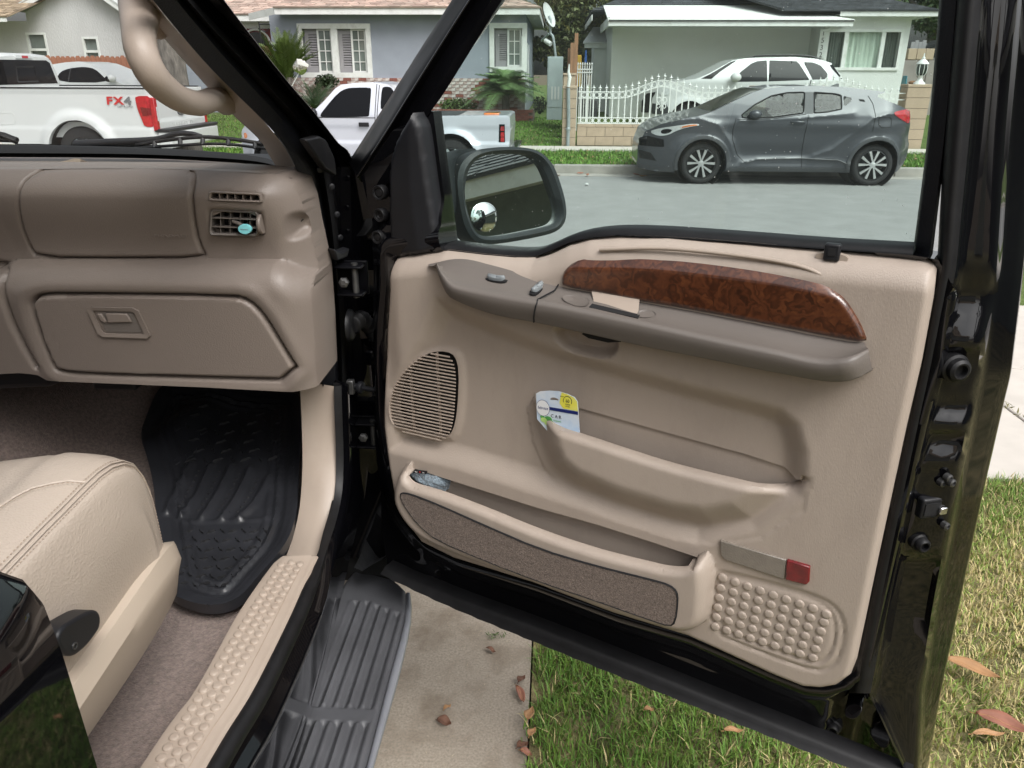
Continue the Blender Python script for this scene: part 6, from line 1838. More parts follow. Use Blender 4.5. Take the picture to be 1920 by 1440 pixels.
# rubber sill seal under the glass
belt = [(836, 464), (900, 472), (960, 477), (1000, 476), (1035, 464), (1070, 449), (1110, 440), (1165, 436), (1250, 439), (1400, 450), (1550, 462), (1712, 472)]
bc = spline(dp(belt, -0.02), 70)
q = MB(); q.loft([[FD.p(u, v - 0.010, -0.022) for u, v in bc], [FD.p(u, v - 0.004, -0.012) for u, v in bc], [FD.p(u, v + 0.003, -0.014) for u, v in bc], [FD.p(u, v + 0.007, -0.03) for u, v in bc], [FD.p(u, v + 0.0065, -0.058) for u, v in bc]])
q.build('belt_seal', MATS['rubber'], door, smooth=70)

# glass
GL = dp([(838, 470), (820, 350), (806, 205), (850, 135), (897, 72), (948, -4), (1000, -90), (1800, -90), (1772, 0), (1741, 235), (1713, 478), (1550, 475), (1400, 462), (1250, 450), (1165, 446), (1110, 450), (1070, 460), (1035, 475), (1000, 486), (900, 482)], -0.052)
q = MB(); q.prism(FD, GL, -0.056, -0.052); q.build('window_glass', MATS['door_glass'], door)

# window frame: raked front bar and upright rear bar, pressed in steps
def strip(name, rows_, mat, parent, n=30, smooth=35):
    cs = []
    for pts, w in rows_:
        c = spline(dp(pts, w), n)
        cs.append([FD.p(u, v, w) for u, v in c])
    q = MB(); q.loft(cs); return q.build(name, MATS[mat], parent, smooth=smooth)
strip('window_frame', [([(660, 318), (700, 240), (768, 124), (846, 2), (900, -84)], -0.16), ([(653, 304), (700, 231), (770, 121), (848, -1), (900, -84)], -0.105), ([(657, 310), (706, 234), (777, 120), (857, -1), (912, -84)], -0.085), ([(664, 322), (717, 242), (786, 128), (874, -1), (930, -84)], -0.055),
    ([(668, 330), (723, 246), (790, 139), (880, -1), (938, -84)], -0.030), ([(671, 334), (727, 249), (793, 143), (884, -1), (943, -84)], -0.029), ([(676, 340), (735, 255), (801, 148), (895, -1), (952, -84)], -0.042), ([(700, 350), (752, 268), (815, 160), (914, 4), (968, -80)], -0.040), ([(704, 352), (756, 270), (819, 163), (918, 5), (972, -80)], -0.030), ([(770, 330), (790, 240), (838, 166), (935, 10), (990, -76)], -0.032), ([(800, 330), (806, 206), (850, 137), (946, 0), (1001, -80)], -0.050), ([(802, 330), (808, 206), (852, 137), (948, 0), (1003, -80)], -0.062)], 'paint_black_dusty', door, smooth=50)
strip('window_frame', [([(1768, -84), (1741, 235), (1711, 478)], -0.062), ([(1770, -84), (1743, 235), (1713, 478)], -0.045), ([(1774, -84), (1747, 235), (1716, 479)], -0.034), ([(1800, -84), (1772, 240), (1742, 482)], -0.028), ([(1806, -84), (1777, 240), (1748, 483)], -0.036)], 'rubber_grain', door, smooth=60)
YS_ = [-84, 100, 250, 400, 500, 552, 600, 648, 662, 700, 742, 760, 800, 812, 826, 868, 886, 950, 1000, 1030, 1060, 1130, 1200, 1262, 1300, 1350, 1440]
def jamb(xs7, w, dw=None):
    YY = YS_ if len(xs7) == 8 else YS_[:-2]
    X = np.interp(YY, [-84, 250, 500, 700, 900, 1130, 1300, 1440][:len(xs7)], xs7)
    W_ = np.full(len(YY), w)
    if dw: W_ = W_ + np.interp(YY, dw[0], dw[1])
    out = []
    for x, y, ww in zip(X, YY, W_):
        u, v = FD.px(x, y, ww); out.append(FD.p(u, v, ww))
    return np.array(spline(np.array(out), 130))
BMP = ([500, 552, 648, 662, 742, 760, 800, 812, 826, 868, 886, 950, 1000, 1030, 1060, 1130, 1262], [0.0, -0.010, 0.009, -0.003, -0.003, -0.008, 0.006, -0.004, -0.006, 0.007, 0.002, 0.006, 0.006, 0.002, -0.014, -0.018, 0.0])
CR_ = ([500, 552, 648, 690, 742, 800, 868, 1000, 1060, 1262], [0.0, -0.012, 0.006, 0.0, -0.006, 0.004, 0.004, 0.006, -0.004, 0.0])
q = MB(); q.loft([jamb((1800, 1771, 1756, 1716, 1672, 1625, 1592), -0.036), jamb((1806, 1777, 1761, 1721, 1678, 1631, 1598), -0.012), jamb((1818, 1788, 1768, 1728, 1686, 1638, 1606), 0.000), jamb((1828, 1797, 1776, 1736, 1694, 1646, 1614), 0.003), jamb((1840, 1810, 1787, 1747, 1705, 1657, 1626), -0.004), jamb((1848, 1818, 1793, 1753, 1711, 1663, 1632), -0.016)])
q.build('door_lip_seal', MATS['rubber'], door, smooth=80)
q = MB(); q.loft([jamb((1846, 1816, 1791, 1751, 1709, 1661, 1630, 1694), -0.014), jamb((1852, 1822, 1797, 1757, 1715, 1667, 1636, 1698), -0.020), jamb((1858, 1828, 1803, 1764, 1722, 1674, 1643, 1701), -0.030), jamb((1866, 1834, 1811, 1773, 1731, 1683, 1653, 1704), -0.036, BMP), jamb((1886, 1852, 1833, 1796, 1756, 1710, 1684, 1711), -0.040, BMP), jamb((1904, 1872, 1856, 1820, 1782, 1738, 1712, 1718), -0.046, BMP), jamb((1912, 1881, 1865, 1831, 1793, 1750, 1722, 1722), -0.052, CR_), jamb((1920, 1890, 1873, 1841, 1802, 1758, 1730, 1726), -0.070), jamb((1930, 1902, 1884, 1853, 1813, 1768, 1739, 1730), -0.090), jamb((1950, 1924, 1902, 1872, 1828, 1781, 1748, 1734), -0.100), jamb((1956, 1931, 1908, 1879, 1834, 1786, 1752, 1736), -0.112), jamb((1966, 1943, 1918, 1893, 1846, 1797, 1762, 1738), -0.120), jamb((1969, 1946, 1921, 1896, 1849, 1800, 1764, 1740), -0.132), jamb((1969, 1946, 1921, 1896, 1849, 1800, 1764, 1740), -0.16)])
q.build('door_jamb', MATS['paint_black'], door, smooth=50)
fe = spline(dp([(669, 331), (724, 247), (791, 140), (881, -1), (939, -84)], -0.026), 40); q = MB(); q.tube([FD.p(u, v, -0.027) for u, v in fe], 0.0017, 6); q.build('frame_edge', MATS['paint_black'], door, smooth=80)
# mirror sail
SL = dp([(788, 205), (794, 222), (801, 236), (805, 262), (814, 330), (827, 420), (832, 468), (780, 477), (739, 476), (737, 400), (737, 330), (742, 290), (752, 262), (770, 232)], -0.022)
rl = spline(dp([(786, 210), (783, 300), (790, 400), (800, 480)], -0.022), 30)
def sail_h(u, v):
    x = np.interp(v, rl[::-1, 1], rl[::-1, 0])
    h = 0.004 - 0.14 * np.abs(u - x) - 0.05 * np.clip(u - x, 0, 1)
    d, _, _ = seg_dist(u, v, SL)
    return h - 0.012 * np.clip(1 - d / 0.008, 0, 1) ** 2
relief('mirror_sail', FD, chaikin(SL, 1), sail_h, 0.005, MATS['plastic_black'], door, back=-0.048, smooth=60)
# plugs in the hinge-side steel
for (x, y, r, hole) in ((717, 360, 0.0135, 0.45), (718, 402, 0.0125, 0.35), (714, 443, 0.0125, 0.45)):
    c = FD.px(x, y, -0.02); o = FD.p(c[0], c[1], -0.010)
    q = MB(); q.lathe(o, FD.w, [(r, -0.012), (r, 0.002), (r * 0.92, 0.0035), (r * 0.72, 0.003), (r * 0.66, 0.0), (r * (hole + 0.12), 0.0), (r * hole, -0.003 if hole < 0.4 else 0.0015), (0.0002, -0.003 if hole < 0.4 else 0.0015)], 24); q.build('rubber_plug', MATS['rubber'], door, smooth=40)
# pressed bosses in the lower corner
for (pts, w0_, w1_) in (([(1668, 1337), (1673, 1398), (1651, 1408), (1622, 1369)], -0.052, -0.030), ([(1680, 1262), (1712, 1274), (1705, 1344), (1676, 1326)], -0.066, -0.046), ([(1590, 1318), (1622, 1322), (1606, 1352), (1580, 1344)], -0.030, -0.012)):
    ys_ = [p[1] for p in pts]; A = []
    for x, y in pts:
        w = w0_ + (w1_ - w0_) * (y - min(ys_)) / (max(ys_) - min(ys_)); u, v = FD.px(x, y, w); A.append(FD.p(u, v, w))
    A = chaikin(A, 2)
    q = MB(); q.hexa([p - FD.w * 0.04 for p in map(np.asarray, A)][::-1], A[::-1]); bev(q.build('pressed_boss', MATS['paint_black'], door), 0.004, 3)
# bump stops and latch
def surf(px, py):
    w = -0.034
    if py > 1300:
        for _ in range(6):
            c = FD.px(px, py, w); w = float(shell_h(np.array([c[0]]), np.array([c[1]]))[0])
    return FD.px(px, py, w), w
for (x, y, r) in ((1789, 689, 0.0165), (1722, 1015, 0.0115), (1563, 1360, 0.0115)):
    c, w = surf(x, y); ax = FD.w * 0.75 + FD.e * 0.55 if x > 1600 else FD.w
    q = MB(); q.lathe(FD.p(c[0], c[1], w), ax, [(r * 1.25, -0.012), (r * 1.22, 0.004), (r, 0.006), (r * 0.95, 0.014), (r * 0.7, 0.017), (r * 0.55, 0.0165), (r * 0.5, 0.009), (0.0002, 0.009)], 24); q.build('bump_stop', MATS['rubber'], door, smooth=40)
LA = surf(1748, 952); fl_ = Frame(FD.p(LA[0][0], LA[0][1], LA[1]), FD.e * 0.75 - FD.w * 0.66, FD.v)
q = MB(); q.fbox(fl_, -0.020, 0.020, -0.017, 0.017, -0.012, 0.0035); lo = bev(q.build('latch', MATS['plastic_black'], door), 0.004, 3)
q = MB(); q.fbox(fl_, -0.016, 0.010, -0.010, 0.010, 0.0036, 0.005); q.build('latch_slot', MATS['seam'], lo)
q = MB(); q.fbox(fl_, 0.006, 0.018, -0.008, 0.004, 0.002, 0.011); bev(q.build('latch_claw', MATS['chrome'], lo), 0.002)
for (x, y) in ((1778, 896), (1784, 905), (1773, 986), (1766, 905)):
    c, w = surf(x, y); q = MB(); q.lathe(FD.p(c[0], c[1], w), FD.w * 0.6 + FD.e * 0.75, [(0.0062, -0.005), (0.0062, 0.003), (0.0035, 0.0045), (0.003, 0.002), (0.0002, 0.002)], 12); q.build('screw', MATS['dull_steel'], door, smooth=30)
# rubber flap along the bottom edge
tp1 = spline(dp([(730, 1056), (850, 1106), (1012, 1166), (1200, 1240), (1360, 1305), (1560, 1385), (1712, 1446)], -0.02), 60)
bt1 = spline(dp([(714, 1077), (830, 1132), (978, 1194), (1180, 1276), (1330, 1336), (1530, 1416), (1692, 1480)], 0.012), 60)
q = MB(); q.loft([[FD.p(u, v, -0.035) for u, v in tp1], [FD.p(u, v + 0.001, -0.004) for u, v in tp1], [FD.p(u, v - 0.004, 0.003) for u, v in tp1], [FD.p(a[0] * .5 + b[0] * .5, a[1] * .5 + b[1] * .5, 0.006) for a, b in zip(tp1, bt1)], [FD.p(u, v + 0.002 + 0.0012 * math.sin(i * 2.1), 0.014) for i, (u, v) in enumerate(bt1)], [FD.p(u, v, 0.011) for u, v in bt1], [FD.p(a[0] * .5 + b[0] * .5, a[1] * .5 + b[1] * .5, 0.0) for a, b in zip(tp1, bt1)]])
q.build('bottom_flap', MATS['rubber'], door, smooth=60)

# ---- door mirror outside the glass
wm_ = -0.27
mc = FD.px(955, 365, wm_)
mo = FD.p(mc[0], mc[1], wm_)
_in = ray(955, 365); _out = np.array([6.5, -1.2, 2.36]) - mo; _out /= np.linalg.norm(_out)      # aimed at the neighbour's eave
MIRROR_N = _out - _in; MIRROR_N /= np.linalg.norm(MIRROR_N)
FM = Frame(mo, np.cross((0, 0, 1), MIRROR_N), np.cross(MIRROR_N, np.cross((0, 0, 1), MIRROR_N)))
gpx = [(867, 359), (870, 338), (874, 321), (886, 301), (907, 291), (930, 287.5), (976, 287.5), (996, 293), (1009, 305), (1019, 321), (1038, 374), (1044, 397), (1040, 413), (1029, 423.5), (983, 433), (938, 442), (900, 444), (886, 433), (872, 398)]
opx = [(852, 350), (853, 325), (862, 302), (885, 284), (920, 278), (965, 276), (1000, 281), (1022, 297), (1036, 318), (1052, 366), (1057, 397), (1053, 420), (1036, 436), (1000, 445), (945, 455), (900, 459), (878, 448), (862, 415)]
G = FM.poly(gpx); O = FM.poly(opx)
Gc, Oc = resample(chaikin(G, 2) + [chaikin(G, 2)[0]], 73)[:-1], resample(chaikin(O, 2) + [chaikin(O, 2)[0]], 73)[:-1]
def ringm(c, w, k=1.0):
    m_ = Oc.mean(0); return [FM.p(m_[0] + (p[0] - m_[0]) * k, m_[1] + (p[1] - m_[1]) * k, w) for p in c]
mir = MB(); mir.loft([ringm(Gc, -0.006), ringm(Gc, 0.008), ringm(Gc * 0.5 + Oc * 0.5, 0.016), ringm(Oc, 0.012), ringm(Oc, 0.0, 1.015), ringm(Oc, -0.05, 1.0), ringm(Oc, -0.10, 0.86), ringm(Oc, -0.13, 0.6), ringm(Oc, -0.14, 0.05)], closed=True)
mob = mir.build('side_mirror', MATS['mirror_plastic'], door, smooth=50)
q = MB(); q.prism(FM, [tuple(p) for p in Gc], -0.010, -0.004); q.build('mirror_glass', MATS['mirror_glass'], mob)
# arm that carries it to the door
ar = [((826, 300), (846, 408)), ((845, 284), (856, 404)), ((880, 277), (866, 402))]
q = MB(); cs = []
for (a, b), w in zip(((( 819, 292), (832, 462)), ((826, 289), (840, 440)), ((838, 285), (849, 405)), ((858, 280), (862, 402)), ((890, 278), (890, 420))), (-0.06, -0.09, -0.15, -0.22, -0.27)):
    A, B = FD.px(*a, w), FD.px(*b, w)
    pts = []
    for t in np.linspace(0, 2 * math.pi, 17)[:-1]:
        cu, cv = (A[0] + B[0]) / 2, (A[1] + B[1]) / 2
        hu, hv = (A[0] - B[0]) / 2, (A[1] - B[1]) / 2
        pts.append(FD.p(cu + hu * math.cos(t), cv + hv * math.cos(t), w) + (FD.e * 0.004 * 0 + np.cross(FD.v, FD.e * 0.0 + FD.w) * 0) + (np.array([0.35, 0.9, 0]) * 0.030 * (math.sin(t))))
    cs.append(pts)
q.loft(cs, closed=True, caps=True); q.build('mirror_arm', MATS['mirror_plastic'], mob, smooth=60)
c = FM.px(910, 407); q = MB(); q.lathe(FM.p(c[0], c[1], -0.004), FM.w, [(0.0290, 0.0), (0.0290, 0.0035), (0.0272, 0.004)], 36); q.build('spot_rim', MATS['chrome'], mob, smooth=40)
R0 = 0.075; prof = [(r, math.sqrt(R0 * R0 - r * r) - math.sqrt(R0 * R0 - 0.0272 ** 2) + 0.0035) for r in np.linspace(0.0272, 0.0001, 10)]
q = MB(); q.lathe(FM.p(c[0], c[1], -0.004), FM.w, prof, 36); q.build('blind_spot_mirror', MATS['spot_mirror'], mob, smooth=180)
# ---------------------------------------------------------------- truck body and cabin
def pxX(pts, x): return [onX(a, b, x) for a, b in pts]
def ribbon(name, rows_, mat, parent, n=40, smooth=50):
    """rows_: (picture points, X of the plane they lie in)"""
    cs = [spline(np.array(pxX(p, x)), n) for p, x in rows_]
    q = MB(); q.loft(cs); return q.build(name, MATS[mat], parent, smooth=smooth)

# raked windscreen pillar: tan trim inside, black rubber and steel outside; runs down the front of the doorway to the sill
SEALIN = [(268, -40), (284, 0), (390, 125), (495, 229), (530, 273), (561, 338), (577, 440), (591, 546), (599, 640), (603, 722)]
ribbon('pillar_trim', [([(215, -60), (253, 0), (299, 62), (385, 159), (427, 206), (486, 262), (505, 292), (524, 322)], -0.56), ([(226, -60), (262, 0), (310, 62), (393, 155), (436, 202), (495, 258), (515, 290), (535, 325)], -0.520),
    ([(246, -60), (281, 0), (330, 62), (410, 150), (470, 208), (515, 262), (540, 300), (556, 336)], -0.490), ([(255, -60), (287, 0), (336, 62), (418, 148), (496, 229), (531, 273), (552, 310), (562, 340)], -0.476)], 'pillar_plastic', truck, smooth=60)
S1 = [(240, -60), (286, 0), (390, 123), (496, 229), (532, 273), (562, 338), (578, 440), (592, 546), (600, 640), (604, 724)]
S2 = [(290, -60), (330, 0), (430, 118), (520, 214), (556, 262), (583, 322), (600, 420), (614, 530), (624, 640), (628, 728)]
S3 = [(304, -60), (344, 0), (442, 114), (530, 208), (567, 256), (595, 316), (613, 420), (626, 530), (634, 640), (637, 740)]
S4 = [(314, -60), (352, 0), (450, 108), (540, 202), (578, 252), (604, 316), (622, 420), (632, 530), (640, 640), (643, 745)]
ribbon('door_seal', [([(a, b) for a, b in S1], -0.474), ([(a + 1, b) for a, b in S1], -0.455), (S2, -0.440), (S3, -0.450)], 'rubber_grain', truck, n=60, smooth=60)
S5 = [(322, -60), (362, 0), (462, 104), (552, 196), (590, 246), (612, 300), (632, 420), (640, 530), (646, 640), (650, 745)]
S6 = [(352, -60), (392, 0), (490, 104), (568, 200), (612, 254), (634, 300), (652, 420), (660, 530), (668, 640), (672, 745)]
S7 = [(372, -60), (410, 0), (522, 144), (582, 214), (624, 268), (652, 302), (672, 420), (684, 530), (694, 640), (700, 760)]
ribbon('door_seal', [(S3, -0.450), (S4, -0.430), (S5, -0.436)], 'rubber', truck, n=60, smooth=60)
ribbon('hinge_pillar', [(S5, -0.437), (S6, -0.445), (S6, -0.425), (S7, -0.415), ([(a + 8, b - 2) for a, b in S7], -0.40), ([(a + 9, b - 2) for a, b in S7], -0.44)], 'paint_black_dusty', truck, n=60, smooth=40)
# steel behind the hinges down to the sill
ribbon('hinge_pillar', [([(646, 330), (662, 420), (668, 530), (672, 640), (676, 760), (680, 900), (690, 1040)], -0.46), ([(690, 330), (712, 420), (718, 530), (722, 640), (726, 760), (728, 900), (730, 1040)], -0.44), ([(760, 330), (760, 420), (760, 530), (760, 640), (760, 760), (760, 900), (760, 1040)], -0.45)], 'paint_black_dusty', truck, n=30)
q = MB(); q.box((-0.52, 1.60, 0.50), (-0.34, 1.64, 1.42)); q.box((-0.52, 1.66, 0.55), (-0.40, 2.6, 1.30)); q.build('fender', MATS['paint_black'], truck)
ribbon('hinge_pillar', [(S4, -0.433), ([(650, 745), (648, 838), (640, 930), (632, 985), (608, 1080)][:0] or S5, -0.4365)], 'rubber', truck, n=60)
# grab handle on the pillar trim
pts = [((268, -30), -0.56), ((262, 30), -0.51), ((262, 80), -0.490), ((275, 122), -0.482), ((300, 158), -0.480), ((335, 184), -0.481), ((372, 194), -0.485), ((400, 186), -0.498), ((424, 190), -0.54)]
c = spline(np.array([onX(*p, x) for p, x in pts]), 48)
rad = np.interp(np.linspace(0, 1, 48), [0, 0.12, 0.3, 0.5, 0.75, 0.9, 1], [0.032, 0.028, 0.0195, 0.0165, 0.0165, 0.018, 0.022])
q = MB(); q.tube(c, list(rad), 14)
gh_ = q.build('grab_handle', MATS['pillar_plastic'], truck, smooth=80)
# the inner bracket line of the handle up to the headliner
q = MB(); c2 = spline(np.array([onX(*p, -0.54) for p in ((262, -70), (262, -20), (272, 25), (290, 52), (302, 60))]), 20); q.tube(c2, list(np.linspace(0.030, 0.010, 20)), 12); q.build('handle_root', MATS['pillar_plastic'], gh_, smooth=80)

# ---- dashboard
YD = 1.335
fd = fr_y(YD)
DASH = fd.poly([(-260, 316), (0, 318), (250, 318), (420, 322), (500, 327), (525, 330), (545, 345), (558, 380), (568, 430), (577, 470), (588, 520), (596, 620), (601, 718), (560, 721), (400, 712), (110, 700), (92, 690), (60, 686), (-260, 700)])
BROW = fd.poly([(-300, 520), (-40, 520), (0, 506), (12, 496), (35, 487), (120, 486), (360, 486), (520, 486), (540, 492), (562, 506), (582, 514)])
GLOVE = chaikin(fd.poly([(64, 575), (66, 562), (78, 552), (110, 549), (440, 553), (470, 562), (492, 585), (510, 615), (565, 716), (400, 712), (150, 704), (108, 698), (98, 690), (80, 640)], 0.044), 1)
BAG = chaikin(fd.poly([(40, 360), (44, 335), (60, 322), (90, 319), (200, 321), (335, 325), (352, 328), (361, 338), (364, 360), (362, 440), (368, 470), (376, 488), (220, 490), (55, 488), (42, 462), (36, 420)], 0.022), 1)
SCOOP = chaikin(fd.poly([(528, 405), (545, 398), (562, 404), (572, 412), (576, 450), (560, 458), (540, 462), (526, 455), (523, 425)], 0.02), 1)
VR = chaikin(fd.poly([(384, 396), (392, 388), (486, 394), (493, 402), (491, 444), (484, 450), (388, 448), (383, 440)], 0.028), 1)
DV = chaikin(fd.poly([(387, 364), (393, 356), (488, 361), (495, 368), (493, 377), (486, 382), (392, 378), (387, 372)], 0.028), 1)
BROWL = np.array(sorted(BROW))
CS = fd.poly([(-40, 505), (4, 512), (10, 555), (26, 610), (48, 660), (64, 690)], 0.044)
def dash_h(u, v):
    u = np.asarray(u, float); v = np.asarray(v, float)
    vb = np.interp(u, BROWL[:, 0], BROWL[:, 1])
    dv = vb - v
    h = np.where(dv > 0, 0.052 * np.sqrt(np.clip(1 - (1 - np.clip(dv / 0.045, 0, 1)) ** 2, 0, 1)), 0.0)
    h = h - 0.10 * np.clip(dv - 0.05, 0, 1)
    upper = dv <= 0
    h = np.where(upper, 0.030 * sstep(0.0, 0.12, -dv) * 1.0, h)
    # airbag lid slightly crowned
    db = sdf(u, v, BAG)
    h = np.where(upper, h + 0.003 * sstep(0, 0.006, -db), h)
    gb, _, _ = seg_dist(u, v, BAG)
    h -= np.where(v > vb - 0.001, 0.008 * np.exp(-(gb / 0.0022) ** 2), 0)
    dg = sdf(u, v, GLOVE)
    gg, _, _ = seg_dist(u, v, GLOVE)
    h = np.where(dg < 0, h + 0.003 * sstep(0, 0.006, -dg), h)
    h -= np.where(dv > 0, 0.016 * np.exp(-(gg / 0.0028) ** 2), 0)
    h += np.where(dv > 0, 0.004 * np.exp(-((gg - 0.02) / 0.012) ** 2) * (dg > 0), 0)
    cs_, _, _ = seg_dist(u, v, CS, closed=False)
    h -= 0.012 * np.exp(-(cs_ / 0.005) ** 2)
    # rounded right end and top
    xr_ = np.interp(v, [1.05, 1.27, 1.33, 1.42], [-0.415, -0.425, -0.44, -0.452])
    e = np.clip(1 - (xr_ + 0.005 - u) / 0.055, 0, 1.2)
    h -= 0.036 * e ** 2.2
    t = np.clip(1 - (fd.px(300, 318)[1] - v) / 0.045, 0, 1.2)
    h -= 0.040 * t ** 2.2
    h -= 0.040 * sstep(0, 0.022, -sdf(u, v, SCOOP)) * 0.75
    for P_, a in ((VR, 0.006), (DV, 0.004)):
        dd = sdf(u, v, P_); h -= a * sstep(0, 0.005, -dd)
    return h
VH = chaikin(fd.poly([(391, 397), (486, 402), (484, 443), (391, 442)], 0.028), 1)
DH = chaikin(fd.poly([(393, 360), (488, 364.5), (488, 379), (393, 375)], 0.028), 1)
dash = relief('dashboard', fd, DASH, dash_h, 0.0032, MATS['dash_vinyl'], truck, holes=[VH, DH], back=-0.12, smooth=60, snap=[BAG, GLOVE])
# dash top and the dark band at the foot of the screen
TOPE = [(-260, 316), (0, 318), (250, 318), (420, 322), (500, 327), (540, 338)]
def dtop(px, py):
    u, v = fd.px(px, py); return fd.p(u, v, float(dash_h(np.array([u]), np.array([v]))[0]))
e0_ = spline(np.array([dtop(*p) for p in TOPE]), 40)
b0 = spline(np.array([onY(*p, 1.66) for p in ((-260, 289), (0, 291), (250, 293), (420, 300), (490, 306), (520, 312))]), 40)
q = MB(); q.loft([e0_, e0_ * 0.93 + b0 * 0.07 + np.array([0, 0, 0.002]), e0_ * 0.72 + b0 * 0.28 - np.array([0, 0, 0.006]), e0_ * 0.66 + b0 * 0.34 - np.array([0, 0, 0.010]), e0_ * 0.2 + b0 * 0.8 - np.array([0, 0, 0.008]), b0 - np.array([0, 0, 0.004])])
q.build('dash_top', MATS['dash_vinyl'], dash, smooth=60)
q = MB(); A = [onY(*p, 1.5) for p in ((90, 309), (150, 304), (152, 298), (140, 297))]; q.hexa([a + np.array([0, 0.03, -0.012]) for a in A], A); q.build('vent_flap', MATS['seat_plastic'], dash)
c1 = spline(np.array([onY(*p, 1.62) for p in ((-260, 268), (0, 272), (250, 278), (420, 288), (500, 300), (516, 308))]), 40)
c2 = spline(np.array([onY(*p, 1.60) for p in ((-260, 285), (0, 287), (250, 289), (420, 297), (490, 304), (522, 313))]), 40)
q = MB(); q.loft([c2, c1, c1 + np.array([0, 0.02, 0.0]), c2 + np.array([0, 0.02, -0.01])]); q.build('screen_band', MATS['seam'], truck, smooth=40)
# windscreen pane
WS = [onY(-420, 290, 1.6), onY(516, 300, 1.6), onX(262, -30, -0.53), onX(-420, -600, -1.9)]
WS = [np.array(p) for p in ((-2.05, 1.63, 1.43), (-0.545, 1.63, 1.43), (-0.565, 0.98, 1.93), (-2.03, 0.98, 1.93))]
q = MB(); q.hexa(WS, [p + np.array([0, 0.003, 0.004]) for p in WS]); q.build('windscreen', MATS['shield_glass'], truck)
# glovebox latch
def dsurf(px, py, off=0.0):
    w = 0.05
    for _ in range(6):
        c = fd.px(px, py, w); w = float(dash_h(np.array([c[0]]), np.array([c[1]]))[0])
    return fd.p(c[0], c[1], w + off)
def slab(name, pts, mat, parent, off, thick, bw_=0.002):
    A = [dsurf(*p, off) for p in pts]
    q = MB(); q.hexa([a + np.array([0, thick, 0]) for a in reversed(A)], list(reversed(A))); o = q.build(name, MATS[mat], parent)
    return bev(o, bw_) if bw_ else o
lt_ = [(166, 579), (174, 575), (250, 576), (262, 582), (284, 628), (278, 633), (196, 630), (186, 624)]
A = np.array([dsurf(*p, 0.001) for p in lt_])
B = np.array([dsurf(*p, 0.004) for p in ((176, 583), (180, 581), (248, 583), (254, 586), (272, 624), (270, 626), (200, 624), (194, 621))])
Ci = np.array([dsurf(*p, -0.016) for p in ((184, 586), (186, 585), (244, 587), (248, 589), (262, 620), (260, 621), (204, 620), (200, 618))])
q = MB(); q.loft([A, A + np.array([0, -0.0045, 0]), B, B + np.array([0, 0.002, 0])], closed=True); la = q.build('glovebox_latch', MATS['dash_plastic'], dash, smooth=40)
q = MB(); Cf = np.array([dsurf(*p, 0.0012) for p in ((182, 586), (186, 585), (246, 586), (250, 589), (268, 622), (264, 623), (204, 622), (198, 619))]); q.add(list(Cf), [tuple(range(8))]); q.build('latch_recess', MATS['taupe_vinyl'], la)
slab('latch_paddle', [(200, 586), (240, 587), (250, 603), (204, 604)], 'dash_plastic', la, 0.0055, 0.004)
slab('latch_lock', [(183, 587), (192, 587), (203, 603), (198, 605), (190, 600)], 'dash_plastic', la, 0.005, 0.004)
# air vents
def vent(name, quad, nv, nh, depth, fw, mat, rim=True):
    c = np.array([fd.px(*p, 0.030) for p in quad])        # tl, tr, br, bl
    wv = float(np.mean([dash_h(np.array([a]), np.array([b]))[0] for a, b in c])) + 0.004
    P = lambda s, t, w: fd.p(*((c[0] * (1 - s) + c[1] * s) * (1 - t) + (c[3] * (1 - s) + c[2] * s) * t), wv + w)
    f = MB()
    o_ = chaikin([(0, 0), (1, 0), (1, 1), (0, 1)], 2)
    o_ = [(0.5 + (a - 0.5) * 1.0, 0.5 + (b - 0.5) * 1.0) for a, b in [(0.02, 0.1), (0.06, 0), (0.94, 0), (0.98, 0.1), (1, 0.9), (0.96, 1), (0.04, 1), (0, 0.9)]]
    i_ = [(fw[0] + a * (1 - 2 * fw[0]), fw[1] + b * (1 - 2 * fw[1])) for a, b in o_]
    f.loft([[P(a, b, -0.012) for a, b in o_], [P(a, b, 0.001) for a, b in o_], [P(a * 0.6 + c_ * 0.4, b * 0.6 + d_ * 0.4, 0.003) for (a, b), (c_, d_) in zip(o_, i_)], [P(a, b, 0.001) for a, b in i_], [P(a, b, -depth) for a, b in i_]], closed=True)
    fo = f.build(name, MATS[mat], dash, smooth=40)
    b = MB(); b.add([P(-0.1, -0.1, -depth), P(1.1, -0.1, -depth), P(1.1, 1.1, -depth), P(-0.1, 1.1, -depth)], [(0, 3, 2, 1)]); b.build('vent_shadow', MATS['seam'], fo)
    for k in range(nh):
        t = (k + 1) / (nh + 1); q = MB()
        q.hexa([P(fw[0], t - 0.018, -0.016), P(1 - fw[0], t - 0.018, -0.016), P(1 - fw[0], t - 0.018, -0.001), P(fw[0], t - 0.018, -0.001)], [P(fw[0], t + 0.03, -0.016), P(1 - fw[0], t + 0.03, -0.016), P(1 - fw[0], t + 0.03, -0.001), P(fw[0], t + 0.03, -0.001)]); q.build('vane', MATS[mat], fo)
    for s, d0, d1 in nv:
        q = MB(); q.hexa([P(s - 0.008, fw[1], d1), P(s + 0.008, fw[1], d1), P(s + 0.008, fw[1], d0), P(s - 0.008, fw[1], d0)], [P(s - 0.008, 1 - fw[1], d1), P(s + 0.008, 1 - fw[1], d1), P(s + 0.008, 1 - fw[1], d0), P(s - 0.008, 1 - fw[1], d0)]); q.build('vane', MATS[mat], fo)
    return fo, P
av, PV = vent('air_vent', [(388, 393), (482, 398), (480, 446), (388, 444)], [(s, -0.004, -0.02) for s in (0.2, 0.4, 0.6, 0.8)] + [(0.31, -0.018, -0.03), (0.69, -0.018, -0.03)], 2, 0.035, (0.04, 0.09), 'taupe_vinyl')
